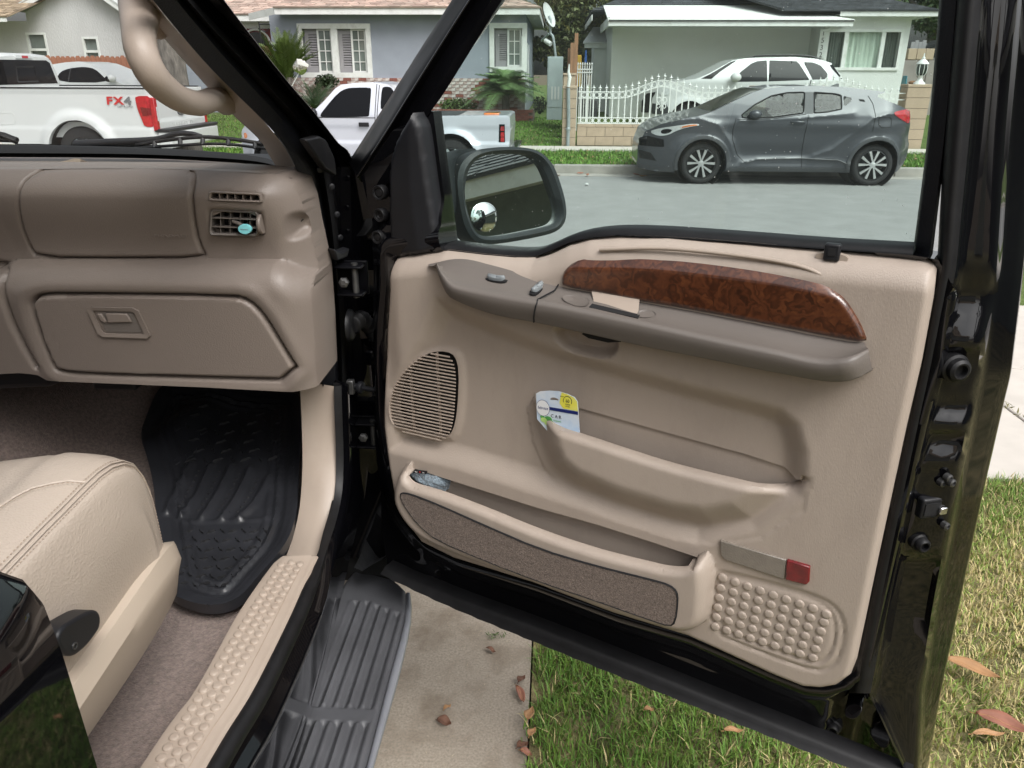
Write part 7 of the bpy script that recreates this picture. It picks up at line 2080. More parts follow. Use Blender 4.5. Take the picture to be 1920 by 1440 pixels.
dv_, PD = vent('defrost_vent', [(390, 358), (492, 363), (492, 380), (391, 376)], [(0.2, -0.001, -0.024), (0.345, -0.001, -0.024), (0.49, -0.001, -0.024), (0.635, -0.001, -0.024), (0.78, -0.001, -0.024)], 0, 0.026, (0.05, 0.2), 'dash_plastic')
q = MB(); q.lathe(PV(1.045, 0.5, -0.002) , (1, 0, 0), [(0.0002, -0.003), (0.016, -0.003), (0.017, 0.0), (0.016, 0.003), (0.0002, 0.003)], 24); q.build('vent_wheel', MATS['dash_plastic'], av, smooth=30)
a = dsurf(571, 430, 0.0); q = MB(); q.tube([a + np.array([0.0, -0.002, 0.018]) , a + np.array([-0.010, -0.002, 0.010]), a + np.array([-0.013, -0.002, -0.002]), a + np.array([-0.010, -0.002, -0.014])], 0.0009, 5); q.build('end_cap', MATS['seam'], dash)
# faint embossed word on the lid
text('lid_lettering', 'AIRBAG', fd, fd.px(325, 438)[0], fd.px(325, 438)[1], 0.013, float(dash_h(np.array([fd.px(325, 438)[0]]), np.array([fd.px(325, 438)[1]]))[0]) + 0.0002, 'dash_vinyl', dash, ext=0.0005, sx=1.3)
# underside odds and ends
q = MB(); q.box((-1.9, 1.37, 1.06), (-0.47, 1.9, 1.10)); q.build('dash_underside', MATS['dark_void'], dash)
q = MB(); A = onY(225, 716, 1.45); q.box(A - np.array([0.06, 0, 0.02]), A + np.array([0.03, 0.2, 0.03])); bev(q.build('relay_box', MATS['plastic_black'], dash), 0.006)
q = MB(); A = [onY(*p, 1.36) for p in ((-60, 694), (60, 690), (104, 702), (96, 728), (40, 730), (-60, 736))]; q.hexa([a + np.array([0, 0.3, -0.02]) for a in reversed(A)], list(reversed(A))); bev(q.build('console_foot', MATS['plastic_black'], truck), 0.012, 3)

# ---- floor, kick panel, tread plate
FMZ = lambda y: 0.685 + np.clip(y - 1.12, 0, 2) * 0.19
def floor_pt(px, py, lift=0.0):
    """meets the carpet: level at the seat, sloping up to the toe board"""
    p0 = np.array([0, 1.12, 0.685 + lift]); n = np.array([0, -0.19, 1.0])
    p = on_plane(px, py, p0, n)
    return p if p[1] > 1.12 else onZ(px, py, 0.685 + lift)
q = MB()
prof = [(-0.4, 0.672), (0.6, 0.672), (1.12, 0.672), (1.5, 0.672 + 0.19 * 0.38), (1.86, 0.672 + 0.19 * 0.74), (1.93, 0.85), (1.98, 1.0), (2.0, 1.33)]
def hump(x): return 0.20 * float(sstep(-0.98, -1.22, np.array(x)))
cs = []
for y, z in prof:
    cs.append([(x, y - (0.05 * math.sin(x * 5) if z > 0.83 else 0), z + (hump(x) if z < 0.9 else 0.0)) for x in np.linspace(-2.2, -0.485, 40)])
q.loft(cs); q.build('floor_carpet', MATS['cabin_carpet'], truck, smooth=80)
K1 = [(562, 719), (566, 800), (567, 880), (562, 950), (550, 1005), (537, 1042)]
K2 = [(600, 720), (602, 800), (600, 880), (594, 950), (580, 1005), (566, 1042)]
K3 = [(625, 724), (630, 800), (631, 860), (626, 920), (616, 985), (596, 1042)]
K4 = [(629, 726), (634, 800), (635, 862), (630, 925), (620, 988), (600, 1045)]
ribbon('kick_panel', [(K1, -0.50), (K2, -0.462), (K3, -0.432), (K4, -0.428)], 'tan_plastic', truck, smooth=80)
# sill tread plate
ZT = 0.782
pl_ = [onZ(*p, ZT) for p in ((263, 1440), (367, 1293), (447, 1150), (510, 1060), (528, 1044))]
pr_ = [onZ(*p, ZT) for p in ((387, 1440), (467, 1310), (540, 1167), (583, 1070), (598, 1042))]
d0 = pl_[0] - pl_[2]; d1 = pr_[0] - pr_[2]
pl_ = [pl_[0] + d0 * 2.0] + pl_; pr_ = [pr_[0] + d1 * 2.0] + pr_
L_, R2 = spline(np.array(pl_), 50), spline(np.array(pr_), 50)
Z = lambda z: np.array([0, 0, z])
q = MB(); q.loft([L_ - Z(0.10) - np.array([0.004, 0, 0]), L_ - Z(0.006), L_, L_ * 0.95 + R2 * 0.05 + Z(0.0015), L_ * 0.80 + R2 * 0.20 + Z(0.0015), L_ * 0.22 + R2 * 0.78 + Z(0.0015), L_ * 0.2 + R2 * 0.8, L_ * 0.12 + R2 * 0.88, L_ * 0.04 + R2 * 0.96 - Z(0.001), R2 - Z(0.006), R2 - Z(0.02) + np.array([0.002, 0, 0])])
tread = q.build('tread_plate', MATS['tan_plastic'], truck, smooth=50)
q = MB()
colp = [((908, 1390), (1583, 300)), ((998, 1357), (1640, 288)), ((1047, 1390), (1688, 297))]
cps = [[onZ(a[0] / 3, 960 + a[1] / 3, ZT), onZ(b[0] / 3, 960 + b[1] / 3, ZT)] for a, b in colp]
yA = np.mean([c[0][1] for c in cps]); yB = np.mean([c[1][1] for c in cps])
npitch = 25
for k, (A, B) in enumerate(cps):
    for i in range(-32, npitch + 1):
        t = i / npitch
        p = A * (1 - t) + B * t
        if k == 1: p = p + (B - A) * (0.0)
        o = p + Z(0.0012)
        q.lathe(o, (0, 0, 1), [(0.0071, -0.001), (0.0069, 0.0014), (0.0055, 0.0028), (0.0035, 0.0031), (0.0002, 0.0031)], 14)
q.build('tread_studs', MATS['tan_plastic'], tread, smooth=60)
e1 = [L_[i] * 0.87 + R2[i] * 0.13 + Z(0.0018) for i in range(50)]; e2 = [L_[i] * 0.26 + R2[i] * 0.74 + Z(0.0018) for i in range(50)]
q = MB(); q.tube(e2[:-2], 0.0007, 4); q.build('tread_line', MATS['thread'], tread)
# weatherstrip and sill steps below the doorway
YS0, YS1 = -0.6, 1.12
def rail(name, prof_, mat, y0=YS0, smooth=60, top=((598, 1044), (620, 985), (632, 920), (637, 860), (636, 800), (630, 724)), n=60):
    """profile (dx, dz) swept along the sill and up the front of the doorway"""
    path = np.vstack([R2 - Z(0.008), np.array(pxX([p for p in top[1:]], -0.425))])
    path = spline(path[::3] if len(path) > 30 else path, n)
    cs = []
    for dx, dz, up in prof_:
        k = sstep(1.08, 1.28, path[:, 1])[:, None]
        cs.append(path + np.array([dx, 0, dz]) * (1 - k) + np.array(up) * k)
    q = MB(); q.loft(cs); return q.build(name, MATS[mat], truck, smooth=smooth)
rail('door_seal', [(-0.004, 0.004, (-0.004, -0.002, 0)), (0.004, 0.010, (0.004, 0.000, 0)), (0.014, 0.008, (0.010, 0.004, 0)), (0.019, -0.004, (0.008, 0.012, 0)), (0.016, -0.014, (0.0, 0.018, 0)), (0.006, -0.016, (-0.01, 0.018, 0))], 'rubber')
rail('sill_panel', [(0.005, -0.015, (-0.01, 0.016, 0)), (0.006, -0.045, (-0.01, 0.035, 0)), (0.020, -0.052, (0.004, 0.045, -0.01)), (0.023, -0.058, (0.010, 0.060, -0.02)), (0.018, -0.075, (0.010, 0.080, -0.03)), (0.010, -0.17, (0.012, 0.11, -0.05)), (-0.015, -0.27, (0.012, 0.16, -0.06)), (-0.045, -0.40, (0.012, 0.2, -0.08))], 'paint_black', smooth=35)
q = MB(); q.tube([R2[i] + np.array([0.0225, 0, -0.057]) - Z(0.008) for i in range(0, 46)], 0.0016, 5); q.build('sill_seam', MATS['dull_steel'], truck)
# running board
ZB = 0.465
xi0, xo0 = -0.476, -0.303
BRD = [(xi0, -1.2), (xo0 - 0.004, -1.2), (xo0 + 0.0, 1.30), (xo0 - 0.004, 1.44), (xo0 - 0.02, 1.53), (xo0 - 0.065, 1.60), (xo0 - 0.12, 1.63), (xi0 + 0.01, 1.64), (xi0, 1.62)]
fb2 = Frame((0, 0, ZB), (1, 0, 0), (0, 1, 0))
gx = [onZ(*p, ZB)[0] for p in ((591, 1321), (613, 1324), (640, 1326), (665, 1330), (689, 1334))]
gx = list(np.linspace(-0.432, -0.330, 5))
segs = [(1.125 - 0.005, 1.355), (0.45, 1.085), (-0.25, 0.41), (-0.95, -0.29)]
ya = onZ(668, 1128, ZB)[1]; yb = onZ(598, 1322, ZB)[1]; yc = onZ(585, 1352, ZB)[1]
segs = [(yb, ya), (yc - 0.56, yc - 0.0), (yc - 1.16, yc - 0.6)]
def board_h(u, v):
    h = np.zeros_like(u)
    dx_ = np.clip((u - xi0) / 0.04, 0, 1)
    h += 0.012 * (1 - dx_) ** 2
    h -= 0.010 * sstep(0.012, 0.0, xo0 - u)
    for i, x in enumerate(gx):
        for a, b in segs:
            bb = b - (0.0 if i < 2 else 0.012 * (i - 1)) if b == segs[0][1] else b
            dd = np.maximum(np.abs(u - x) - 0.0035, np.maximum(a - v, v - bb))
            h -= 0.0085 * (1 - sstep(-0.0015, 0.0045, dd))
            h += 0.0022 * np.exp(-((np.abs(u - x) - 0.0125) / 0.004) ** 2) * (v > a) * (v < bb)
    d, _, _ = seg_dist(u, v, BRD)
    h -= 0.012 * np.clip(1 - d / 0.012, 0, 1) ** 2
    h -= 0.03 * sstep(1.50, 1.64, v) ** 1.5
    h += 0.0009 * (vnoise(u + 4, v + 4, 60, 12) - 0.5)
    return h
relief('running_board', fb2, chaikin(BRD, 1), board_h, 0.0034, MATS['step_plastic'], truck, back=-0.05, smooth=60)
q = MB(); ed = spline(np.array([(xo0 + 0.001, -1.2, ZB - 0.010), (xo0 + 0.002, 0.6, ZB - 0.010), (xo0 + 0.003, 1.28, ZB - 0.010), (xo0 + 0.0, 1.43, ZB - 0.009), (xo0 - 0.018, 1.53, ZB - 0.014)]), 50)
rr_ = np.interp(np.linspace(0, 1, 50), [0, 0.75, 0.9, 1], [0.0035, 0.0035, 0.010, 0.006]); q.tube(ed, list(rr_), 8); q.build('board_edge', MATS['step_edge'], truck, smooth=80)
# cloth-like splash flap hanging ahead of the sill
F1 = pxX([(700, 960), (690, 1000), (676, 1040), (664, 1064)], -0.43); F2 = pxX([(728, 950), (728, 1000), (716, 1040), (700, 1058)], -0.40); F3 = pxX([(742, 950), (742, 1000), (735, 1030), (715, 1050)], -0.38)
q = MB(); q.loft([spline(np.array(F1), 16), spline(np.array(F1), 16) * 0.5 + spline(np.array(F2), 16) * 0.5 + np.array([0, -0.02, 0]), spline(np.array(F2), 16), spline(np.array(F3), 16)]); q.build('splash_flap', MATS['cloth_dark'], truck, smooth=60)
q = MB(); q.box((-0.60, 1.62, 0.42), (-0.30, 1.66, 0.75)); q.box((-2.0, -2.4, 0.42), (-0.50, 2.2, 0.60)); q.build('underbody', MATS['dark_void'], truck)
# hinges, wiring boot, check strap
def hinge(px, py, x=-0.385):
    o = onX(px, py, x)
    q = MB(); q.box(o + np.array([-0.03, -0.02, -0.030]), o + np.array([0.022, 0.014, -0.024])); q.box(o + np.array([-0.03, -0.02, 0.024]), o + np.array([0.022, 0.014, 0.030])); q.box(o + np.array([-0.035, 0.015, -0.034]), o + np.array([0.026, 0.022, 0.034]))
    h = bev(q.build('hinge', MATS['paint_black_dusty'], truck), 0.003)
    q = MB(); q.tube([o + np.array([0.006, -0.006, -0.034]), o + np.array([0.006, -0.006, 0.034])], 0.0065, 10); q.build('hinge_pin', MATS['dull_steel'], h, smooth=50)
    q = MB(); q.lathe(o + np.array([-0.012, -0.020, 0.0]), (0, -1, 0), [(0.010, 0), (0.010, 0.007), (0.005, 0.009), (0.0002, 0.009)], 6); q.build('hinge_bolt', MATS['dull_steel'], h)
hinge(662, 524); hinge(696, 812)
c = spline(np.array([onX(*p, -0.40 + 0.008 * i) for i, p in enumerate(((660, 610), (675, 598), (692, 612), (704, 635), (712, 655)))]), 44)
q = MB(); q.tube(c, [0.0165 + 0.0035 * math.sin(i * 1.9) - 0.004 * i / 44 for i in range(44)], 14); q.tube([c[0] + np.array([-0.006, 0, 0]), c[0], c[0] + np.array([0.004, 0, 0])], [0.034, 0.032, 0.026], 16); q.build('wiring_boot', MATS['rubber'], truck, smooth=50)
a, b = onX(662, 724, -0.41), onX(716, 734, -0.345)
q = MB(); q.tube([a, a * 0.6 + b * 0.4, b], [0.008, 0.0055, 0.0055], 8); q.lathe(a * 0.75 + b * 0.25, b - a, [(0.012, -0.004), (0.014, 0), (0.012, 0.006), (0.006, 0.008)], 12); q.build('check_strap', MATS['plastic_black'], truck, smooth=50)
q = MB(); q.box(a + np.array([-0.012, -0.012, -0.016]), a + np.array([0.004, 0.004, 0.016])); bev(q.build('check_bracket', MATS['dull_steel'], truck), 0.003)
for (x, y) in ((600, 318), (622, 350), (632, 402), (638, 445)):
    o = onX(x, y, -0.428); q = MB(); q.lathe(o, (0.5, -0.85, 0), [(0.006, -0.003), (0.006, 0.002), (0.003, 0.003), (0.0002, 0.003)], 10); q.build('rivet', MATS['plastic_black'], truck)
q = MB(); A = [onX(*p, -0.405) for p in ((573, 262), (600, 255), (612, 262), (628, 296), (632, 330), (612, 318), (596, 296))]; q.hexa([a + np.array([-0.02, 0.02, 0]) for a in A], A); bev(q.build('pillar_bracket', MATS['rubber'], truck), 0.004)
q = MB(); A = [onX(*p, -0.40) for p in ((628, 468), (640, 474), (656, 466), (652, 482), (634, 490))]; q.hexa([a + np.array([-0.02, 0.02, 0]) for a in A], A); bev(q.build('pillar_bracket', MATS['plastic_black'], truck), 0.003)
# cowl and the wipers lying on it
q = MB(); q.loft([[(-2.1, 1.67, 1.405), (-0.56, 1.67, 1.395)], [(-2.1, 1.95, 1.385), (-0.5, 1.95, 1.365)], [(-2.1, 2.2, 1.40), (-0.45, 2.2, 1.38)]]); q.build('cowl', MATS['plastic_black'], truck)
q = MB(); q.loft([[(-2.15, 2.2, 1.375), (-0.45, 2.2, 1.365)], [(-2.15, 2.5, 1.36), (-0.42, 2.5, 1.34)], [(-2.1, 3.4, 1.26), (-0.5, 3.4, 1.26)], [(-2.1, 3.5, 1.0), (-0.5, 3.5, 1.0)], [(-2.1, 3.5, 0.5), (-0.5, 3.5, 0.5)]]); q.build('bonnet', MATS['paint_black'], truck, smooth=30)
wp = truck
q = MB(); c = spline(np.array([onY(*p, 1.80) for p in ((142, 272), (200, 268), (290, 262), (330, 251), (360, 251), (378, 256))]), 30); q.tube(c, list(np.linspace(0.011, 0.005, 30)), 8); wa = q.build('wiper_arm', MATS['plastic_black'], truck, smooth=60)
q = MB(); c = spline(np.array([onY(*p, 1.79) for p in ((255, 272), (320, 262), (380, 257), (430, 260), (490, 269))]), 30); q.tube(c, 0.0045, 6)
c = spline(np.array([onY(*p, 1.785) for p in ((250, 278), (340, 272), (420, 270), (500, 279))]), 30); q.tube(c, 0.0035, 6); q.build('wiper_blade', MATS['rubber'], wa, smooth=60)
for (x, y) in ((290, 268), (338, 262), (380, 262), (428, 264), (478, 270)):
    A, B = onY(x, y - 3, 1.79), onY(x, y + 9, 1.785); q = MB(); q.tube([A, B], 0.005, 6); q.build('blade_clip', MATS['plastic_black'], wa)
q = MB(); c = spline(np.array([onY(*p, 1.80) for p in ((-60, 246), (0, 253), (20, 260), (32, 264))]), 12); q.tube(c, 0.008, 6); c = spline(np.array([onY(*p, 1.80) for p in ((-60, 262), (0, 262), (32, 263))]), 12); q.tube(c, 0.006, 6); q.build('wiper_blade', MATS['rubber'], truck, smooth=60)
# ---- roof, far side and back of the cabin
q = MB(); q.box((-2.1, -1.6, 1.96), (-0.52, 1.0, 2.0)); q.build('roof', MATS['paint_black'], truck)
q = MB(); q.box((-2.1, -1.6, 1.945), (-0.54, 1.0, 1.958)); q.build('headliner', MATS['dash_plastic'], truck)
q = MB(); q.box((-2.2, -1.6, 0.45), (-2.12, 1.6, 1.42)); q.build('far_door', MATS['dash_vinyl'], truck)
# ---- passenger seat
NS = 46
def sx(pts, x): return np.array([onX(a, b, x) for a, b in pts])
def ext(c, k=0.55):
    c = np.asarray(c); return spline(np.vstack([c[0] + (c[0] - c[1]) / np.linalg.norm(c[0] - c[1]) * k, c]), NS)
A_ = lambda L: np.array(L, float)
# edges front to rear as (x, y, z)
top_c = A_([(-1.06, -0.05, 1.035), (-1.05, 0.30, 1.035), (-1.04, 0.62, 1.055), (-1.03, 0.80, 1.085), (-1.03, 0.91, 1.080), (-1.03, 0.985, 1.01), (-1.03, 1.00, 0.86)])
top_b = A_([(-0.90, -0.05, 1.03), (-0.88, 0.30, 1.03), (-0.86, 0.62, 1.058), (-0.85, 0.80, 1.092), (-0.85, 0.915, 1.090), (-0.85, 0.995, 1.015), (-0.85, 1.01, 0.86)])
top_a = A_([(-0.755, -0.05, 1.035), (-0.745, 0.30, 1.04), (-0.725, 0.62, 1.070), (-0.705, 0.80, 1.105), (-0.70, 0.92, 1.110), (-0.70, 1.005, 1.035), (-0.70, 1.02, 0.86)])
bol_i = A_([(-0.70, -0.05, 1.05), (-0.69, 0.30, 1.058), (-0.67, 0.62, 1.085), (-0.645, 0.80, 1.113), (-0.64, 0.925, 1.116), (-0.635, 1.00, 1.040), (-0.635, 1.015, 0.86)])
piping = A_([(-0.632, -0.05, 1.035), (-0.622, 0.30, 1.045), (-0.607, 0.62, 1.068), (-0.592, 0.80, 1.095), (-0.586, 0.925, 1.100), (-0.583, 0.985, 1.040), (-0.585, 1.00, 0.86)])
side_a = A_([(-0.605, -0.05, 1.015), (-0.595, 0.30, 1.02), (-0.590, 0.62, 1.037), (-0.577, 0.80, 1.060), (-0.572, 0.905, 1.065), (-0.572, 0.955, 1.01), (-0.572, 0.975, 0.86)])
side_b = A_([(-0.598, -0.05, 0.965), (-0.590, 0.30, 0.97), (-0.585, 0.62, 0.975), (-0.572, 0.80, 0.995), (-0.568, 0.900, 1.005), (-0.568, 0.945, 0.975), (-0.572, 0.965, 0.85)])
side_c = A_([(-0.60, -0.05, 0.86), (-0.597, 0.30, 0.87), (-0.590, 0.62, 0.89), (-0.580, 0.80, 0.915), (-0.578, 0.895, 0.925), (-0.580, 0.935, 0.90), (-0.59, 0.955, 0.84)])
cs = [spline(c, NS) for c in (top_c, top_b, top_a, bol_i, piping, side_a, side_b, side_c)]
fine = []
for i in range(len(cs) - 1):
    for t in np.linspace(0, 1, 5, endpoint=False): fine.append((i + t))
fine.append(len(cs) - 1)
stack = np.stack(cs)
def across_(s):
    i = int(np.clip(math.floor(s), 0, len(cs) - 2)); t = s - i
    p0, p1, p2, p3 = (stack[int(np.clip(i + k, 0, len(cs) - 1))] for k in (-1, 0, 1, 2))
    return 0.5 * ((2 * p1) + (-p0 + p2) * t + (2 * p0 - 5 * p1 + 4 * p2 - p3) * t * t + (-p0 + 3 * p1 - 3 * p2 + p3) * t ** 3)
rows_ = []
for s in fine:
    r = across_(s)
    if abs(s - 4) < 1e-6 or abs(s - 2.4) < 1e-6: r = r - Z(0.003)
    rows_.append(r)
seat = MB(); seat.loft(rows_); so = seat.build('seat', MATS['leather'], truck, smooth=180)
q = MB()
for s, off in ((3.93, 0.0016), (4.07, 0.0016)): q.tube(list(across_(s) + Z(off)), 0.0013, 4)
c = spline(np.array([across_(s_)[i_] + Z(0.0012) for s_, i_ in ((1.7, 6), (1.9, 14), (2.3, 23), (2.9, 30), (3.4, 32), (3.9, 33))]), 40); q.tube(c, 0.0013, 4)
q.build('piping', MATS['leather'], so, smooth=80)
q = MB()
def stitches(c, off):
    c = resample(c, int(np.linalg.norm(np.diff(c, axis=0), axis=1).sum() / 0.0055))
    for i in range(0, len(c) - 1): q.tube([c[i] * 0.8 + c[i + 1] * 0.2 + off, c[i] * 0.35 + c[i + 1] * 0.65 + off], 0.0007, 3)
stitches(across_(3.85), Z(0.0012)); stitches(across_(4.16), Z(0.001) + np.array([0.0008, 0, 0])); stitches(c + np.array([0.004, -0.006, 0]), Z(0.0015))
q.build('stitching', MATS['thread'], so, kind='stuff')
# backrest, only its lower front corner shows
q = MB(); br = []
for k, (x0, y0) in enumerate(((-0.66, 0.24), (-0.645, 0.30), (-0.66, 0.36), (-0.70, 0.40), (-0.76, 0.41), (-1.05, 0.40))):
    br.append(spline(A_([(x0 - 0.02, y0 + 0.02, 1.02), (x0, y0 + 0.01, 1.08), (x0, y0 - 0.03, 1.2), (x0 - 0.01, y0 - 0.12, 1.45), (x0 - 0.06, y0 - 0.2, 1.62)]), 20))
q.loft(br); q.build('backrest', MATS['leather'], truck, smooth=180)
# plastic side shield of the seat base with its lever
bt = [A_([(-0.60, -0.05, 0.90), (-0.60, 0.30, 0.885), (-0.592, 0.62, 0.896), (-0.584, 0.86, 0.925), (-0.583, 0.955, 0.935), (-0.590, 1.005, 0.925), (-0.62, 1.02, 0.90)]),
      A_([(-0.578, -0.05, 0.895), (-0.578, 0.30, 0.88), (-0.570, 0.62, 0.892), (-0.566, 0.86, 0.920), (-0.566, 0.965, 0.930), (-0.578, 1.025, 0.915), (-0.62, 1.04, 0.89)]),
      A_([(-0.566, -0.05, 0.87), (-0.566, 0.30, 0.862), (-0.560, 0.62, 0.872), (-0.557, 0.86, 0.895), (-0.560, 0.975, 0.898), (-0.574, 1.03, 0.885), (-0.62, 1.05, 0.86)]),
      A_([(-0.570, -0.05, 0.81), (-0.570, 0.30, 0.81), (-0.572, 0.62, 0.812), (-0.575, 0.86, 0.812), (-0.577, 0.970, 0.822), (-0.587, 1.02, 0.822), (-0.62, 1.04, 0.82)]),
      A_([(-0.625, -0.05, 0.78), (-0.625, 0.30, 0.785), (-0.625, 0.62, 0.790), (-0.625, 0.80, 0.792), (-0.625, 0.95, 0.80), (-0.628, 1.00, 0.805), (-0.64, 1.03, 0.81)])]
bt = [spline(c, NS) for c in bt]
mx_ = lambda a, b, t: a * (1 - t) + b * t
base = MB(); base.loft([bt[0], mx_(bt[0], bt[1], .6), mx_(bt[0], bt[1], .95), mx_(bt[1], bt[2], .25), mx_(bt[1], bt[2], .8), bt[2], mx_(bt[2], bt[3], .3), mx_(bt[2], bt[3], .93), mx_(bt[3], bt[4], .04), mx_(bt[3], bt[4], .15), bt[4]]); bo_ = base.build('seat_base', MATS['seat_plastic'], truck, smooth=32)
q = MB(); q.box((-1.1, -0.3, 0.675), (-0.70, 0.80, 0.86)); q.build('seat_box', MATS['dark_void'], truck)
lv = [onX(*p, -0.556) for p in ((95, 1210), (100, 1178), (132, 1158), (160, 1143), (174, 1144), (179, 1158), (176, 1178), (168, 1190), (150, 1214), (120, 1236))]
lv = chaikin([(p[0], p[1], p[2]) for p in lv], 2)
q = MB(); q.hexa([(p[0] - 0.02, p[1], p[2]) for p in lv][::-1], [(p[0] + 0.008, p[1], p[2]) for p in lv][::-1]); bev(q.build('seat_lever', MATS['plastic_black'], bo_), 0.004, 3)
o = onX(141, 1211, -0.547); q = MB(); q.lathe(o, (1, 0, 0), [(0.0045, -0.002), (0.0045, 0.0008), (0.0028, 0.0008), (0.0028, -0.001), (0.0002, -0.001)], 10); q.build('lever_screw', MATS['dull_steel'], bo_)
# ---- rear door close to the lens: glossy black
XR = -0.338
prf = [(-0.47, 1.62), (-0.42, 1.40), (-0.415, 1.340), (-0.405, 1.328), (-0.345, 1.280), (-0.337, 1.262), (-0.3355, 1.22), (-0.338, 1.10), (-0.345, 0.95), (-0.36, 0.75), (-0.40, 0.5)]
def re_y(z):
    return float(np.interp(z, [0.5, 1.10, 1.285, 1.37, 1.62], [0.455, 0.441, 0.427, 0.385, 0.25]))
cs = []
for x, z in prf:
    yf = re_y(z); cs.append([(x - 0.05, yf - 0.004, z), (x - 0.006, yf, z), (x, yf - 0.006, z), (x + 0.002, yf - 0.05, z), (x + 0.003, -0.9, z)])
q = MB(); q.loft(cs); q.build('rear_door', MATS['paint_black'], truck, smooth=40)

# ---------------------------------------------------------------- rubber floor mat
mat_o = [(312, 730), (295, 750), (281, 786), (266, 830), (290, 900), (300, 1000), (310, 1090), (322, 1126), (354, 1141), (392, 1150), (430, 1146), (460, 1128), (496, 1084), (531, 1045), (551, 1009), (561, 963), (562, 928), (565, 860), (567, 822), (565, 760), (560, 750), (531, 748), (443, 741), (372, 734), (340, 726)]
p0m = np.array([-0.8, 1.12, 0.70]); nm = np.array([0, -0.19, 1.0]); nm /= np.linalg.norm(nm)
fmt = Frame(p0m, (1, 0, 0), np.cross(nm, (1, 0, 0)))
if fmt.w[2] < 0: fmt = Frame(p0m, (1, 0, 0), -fmt.v)
MO = chaikin(fmt.poly(mat_o), 2)
ribs = [[(358, 874), (346, 900), (330, 935), (318, 972)], [(396, 876), (386, 900), (368, 938), (342, 976)], [(434, 880), (424, 903), (405, 940), (380, 976)], [(470, 884), (460, 908), (442, 944), (418, 977)], [(503, 903), (492, 928), (474, 955), (450, 978)]]
ribs = [spline(fmt.poly(r), 20) for r in ribs]
IN = fmt.poly([(341, 748), (332, 790), (318, 850), (312, 870), (330, 990), (340, 1060), (352, 1110), (420, 1112), (478, 1055), (520, 1000), (536, 950), (538, 860), (537, 770), (520, 760), (440, 754), (370, 742)])
fold = fmt.poly([(345, 984), (400, 982), (470, 980), (505, 976)])
def mat_h(u, v):
    d, _, _ = seg_dist(u, v, MO)
    h = 0.004 + 0.020 * sstep(0.0, 0.045, d) * 0 
    h = 0.012 * (1 - sstep(0.0, 0.012, np.abs(d - 0.022))) + 0.010 * (1 - sstep(0.0, 0.010, np.abs(d - 0.045))) + 0.003
    h = np.maximum(h, 0.018 * (1 - sstep(0.0, 0.05, d)) + 0.002)
    h += 0.006 * np.exp(-((d - 0.062) / 0.006) ** 2)
    for r in ribs:
        dr, _, _ = seg_dist(u, v, r, closed=False); h += 0.011 * np.exp(-(dr / 0.0075) ** 2)
    df, _, _ = seg_dist(u, v, fold, closed=False); h += 0.003 * np.exp(-(df / 0.004) ** 2)
    h += 0.014 * (vnoise(u + 7, v + 7, 2.6, 31) - 0.5) * sstep(0.03, 0.12, d)
    pq = fmt.px(352, 800)
    h += 0.030 * np.exp(-((u - pq[0] - 0.25 * (v - pq[1])) / 0.05) ** 2 - ((v - pq[1]) / 0.16) ** 2)
    return h
fm = empty('floor_mat', tuple(p0m), 'black rubber floor mat with raised ribs in the passenger footwell', 'floor mat')
relief('mat_sheet', fmt, MO, mat_h, 0.005, MATS['mat_rubber'], fm, back=-0.004, smooth=70)
q = MB()
def chevron(px, py, s, rot):
    u, v = fmt.px(px, py, 0.01)
    h = float(mat_h(np.array([u]), np.array([v]))[0])
    c_, s_ = math.cos(rot), math.sin(rot)
    P = lambda a, b, w: fmt.p(u + (a * c_ - b * s_) * s, v + (a * s_ + b * c_) * s, h + w)
    for sg in (-1, 1):
        q.hexa([P(0, -0.10, -0.001), P(sg * 0.55, 0.12, -0.001), P(sg * 1.0, 0.0, -0.001), P(sg * 0.5, 0.30, -0.001), P(0, 0.16, -0.001)][::sg], [P(0, -0.04, 0.005), P(sg * 0.5, 0.17, 0.005), P(sg * 0.8, 0.06, 0.003), P(sg * 0.48, 0.24, 0.005), P(0, 0.10, 0.005)][::sg])
k = 0
for row in range(7):
    for col in range(7):
        x = 358 + col * 26 - row * 3 + (13 if row % 2 else 0); y = 775 + row * 17
        if 350 < x < 528 and y < 872: chevron(x, y, 0.0135, RNG.uniform(0, 6.28) * 0 + (0.6 if (row + col) % 2 else -0.9))
for row in range(7):
    for col in range(9):
        x = 336 + col * 20 + (10 if row % 2 else 0) - row * 2; y = 995 + row * 17
        if x < 505 - (y - 995) * 0.75 and x > 345 - (30 if y > 1050 else 0): chevron(x, y, 0.0105, 0.5 if (row + col) % 2 else -0.7)
for i in range(4):
    for j in range(8):
        a = ribs[i][2 + j * 2] * 0.5 + ribs[i + 1][2 + j * 2] * 0.5
        h = float(mat_h(np.array([a[0]]), np.array([a[1]]))[0]); q.lathe(fmt.p(a[0], a[1], h), fmt.w, [(0.0034, -0.001), (0.003, 0.0016), (0.0002, 0.0022)], 8)
q.build('mat_tread', MATS['mat_rubber_dull'], fm, smooth=40, kind='stuff')
for (x, y) in ((343, 775), (378, 795), (334, 800), (371, 824), (351, 836), (329, 850)):
    u, v = fmt.px(x, y, 0.03); h = float(mat_h(np.array([u]), np.array([v]))[0]); q = MB()
    q.prism(Frame(fmt.p(u, v, h), fmt.e, fmt.v), [(-0.010, 0), (0, -0.016), (0.010, 0), (0, 0.016)], -0.002, 0.0022); bev(q.build('mat_diamond', MATS['mat_rubber'], fm), 0.001)
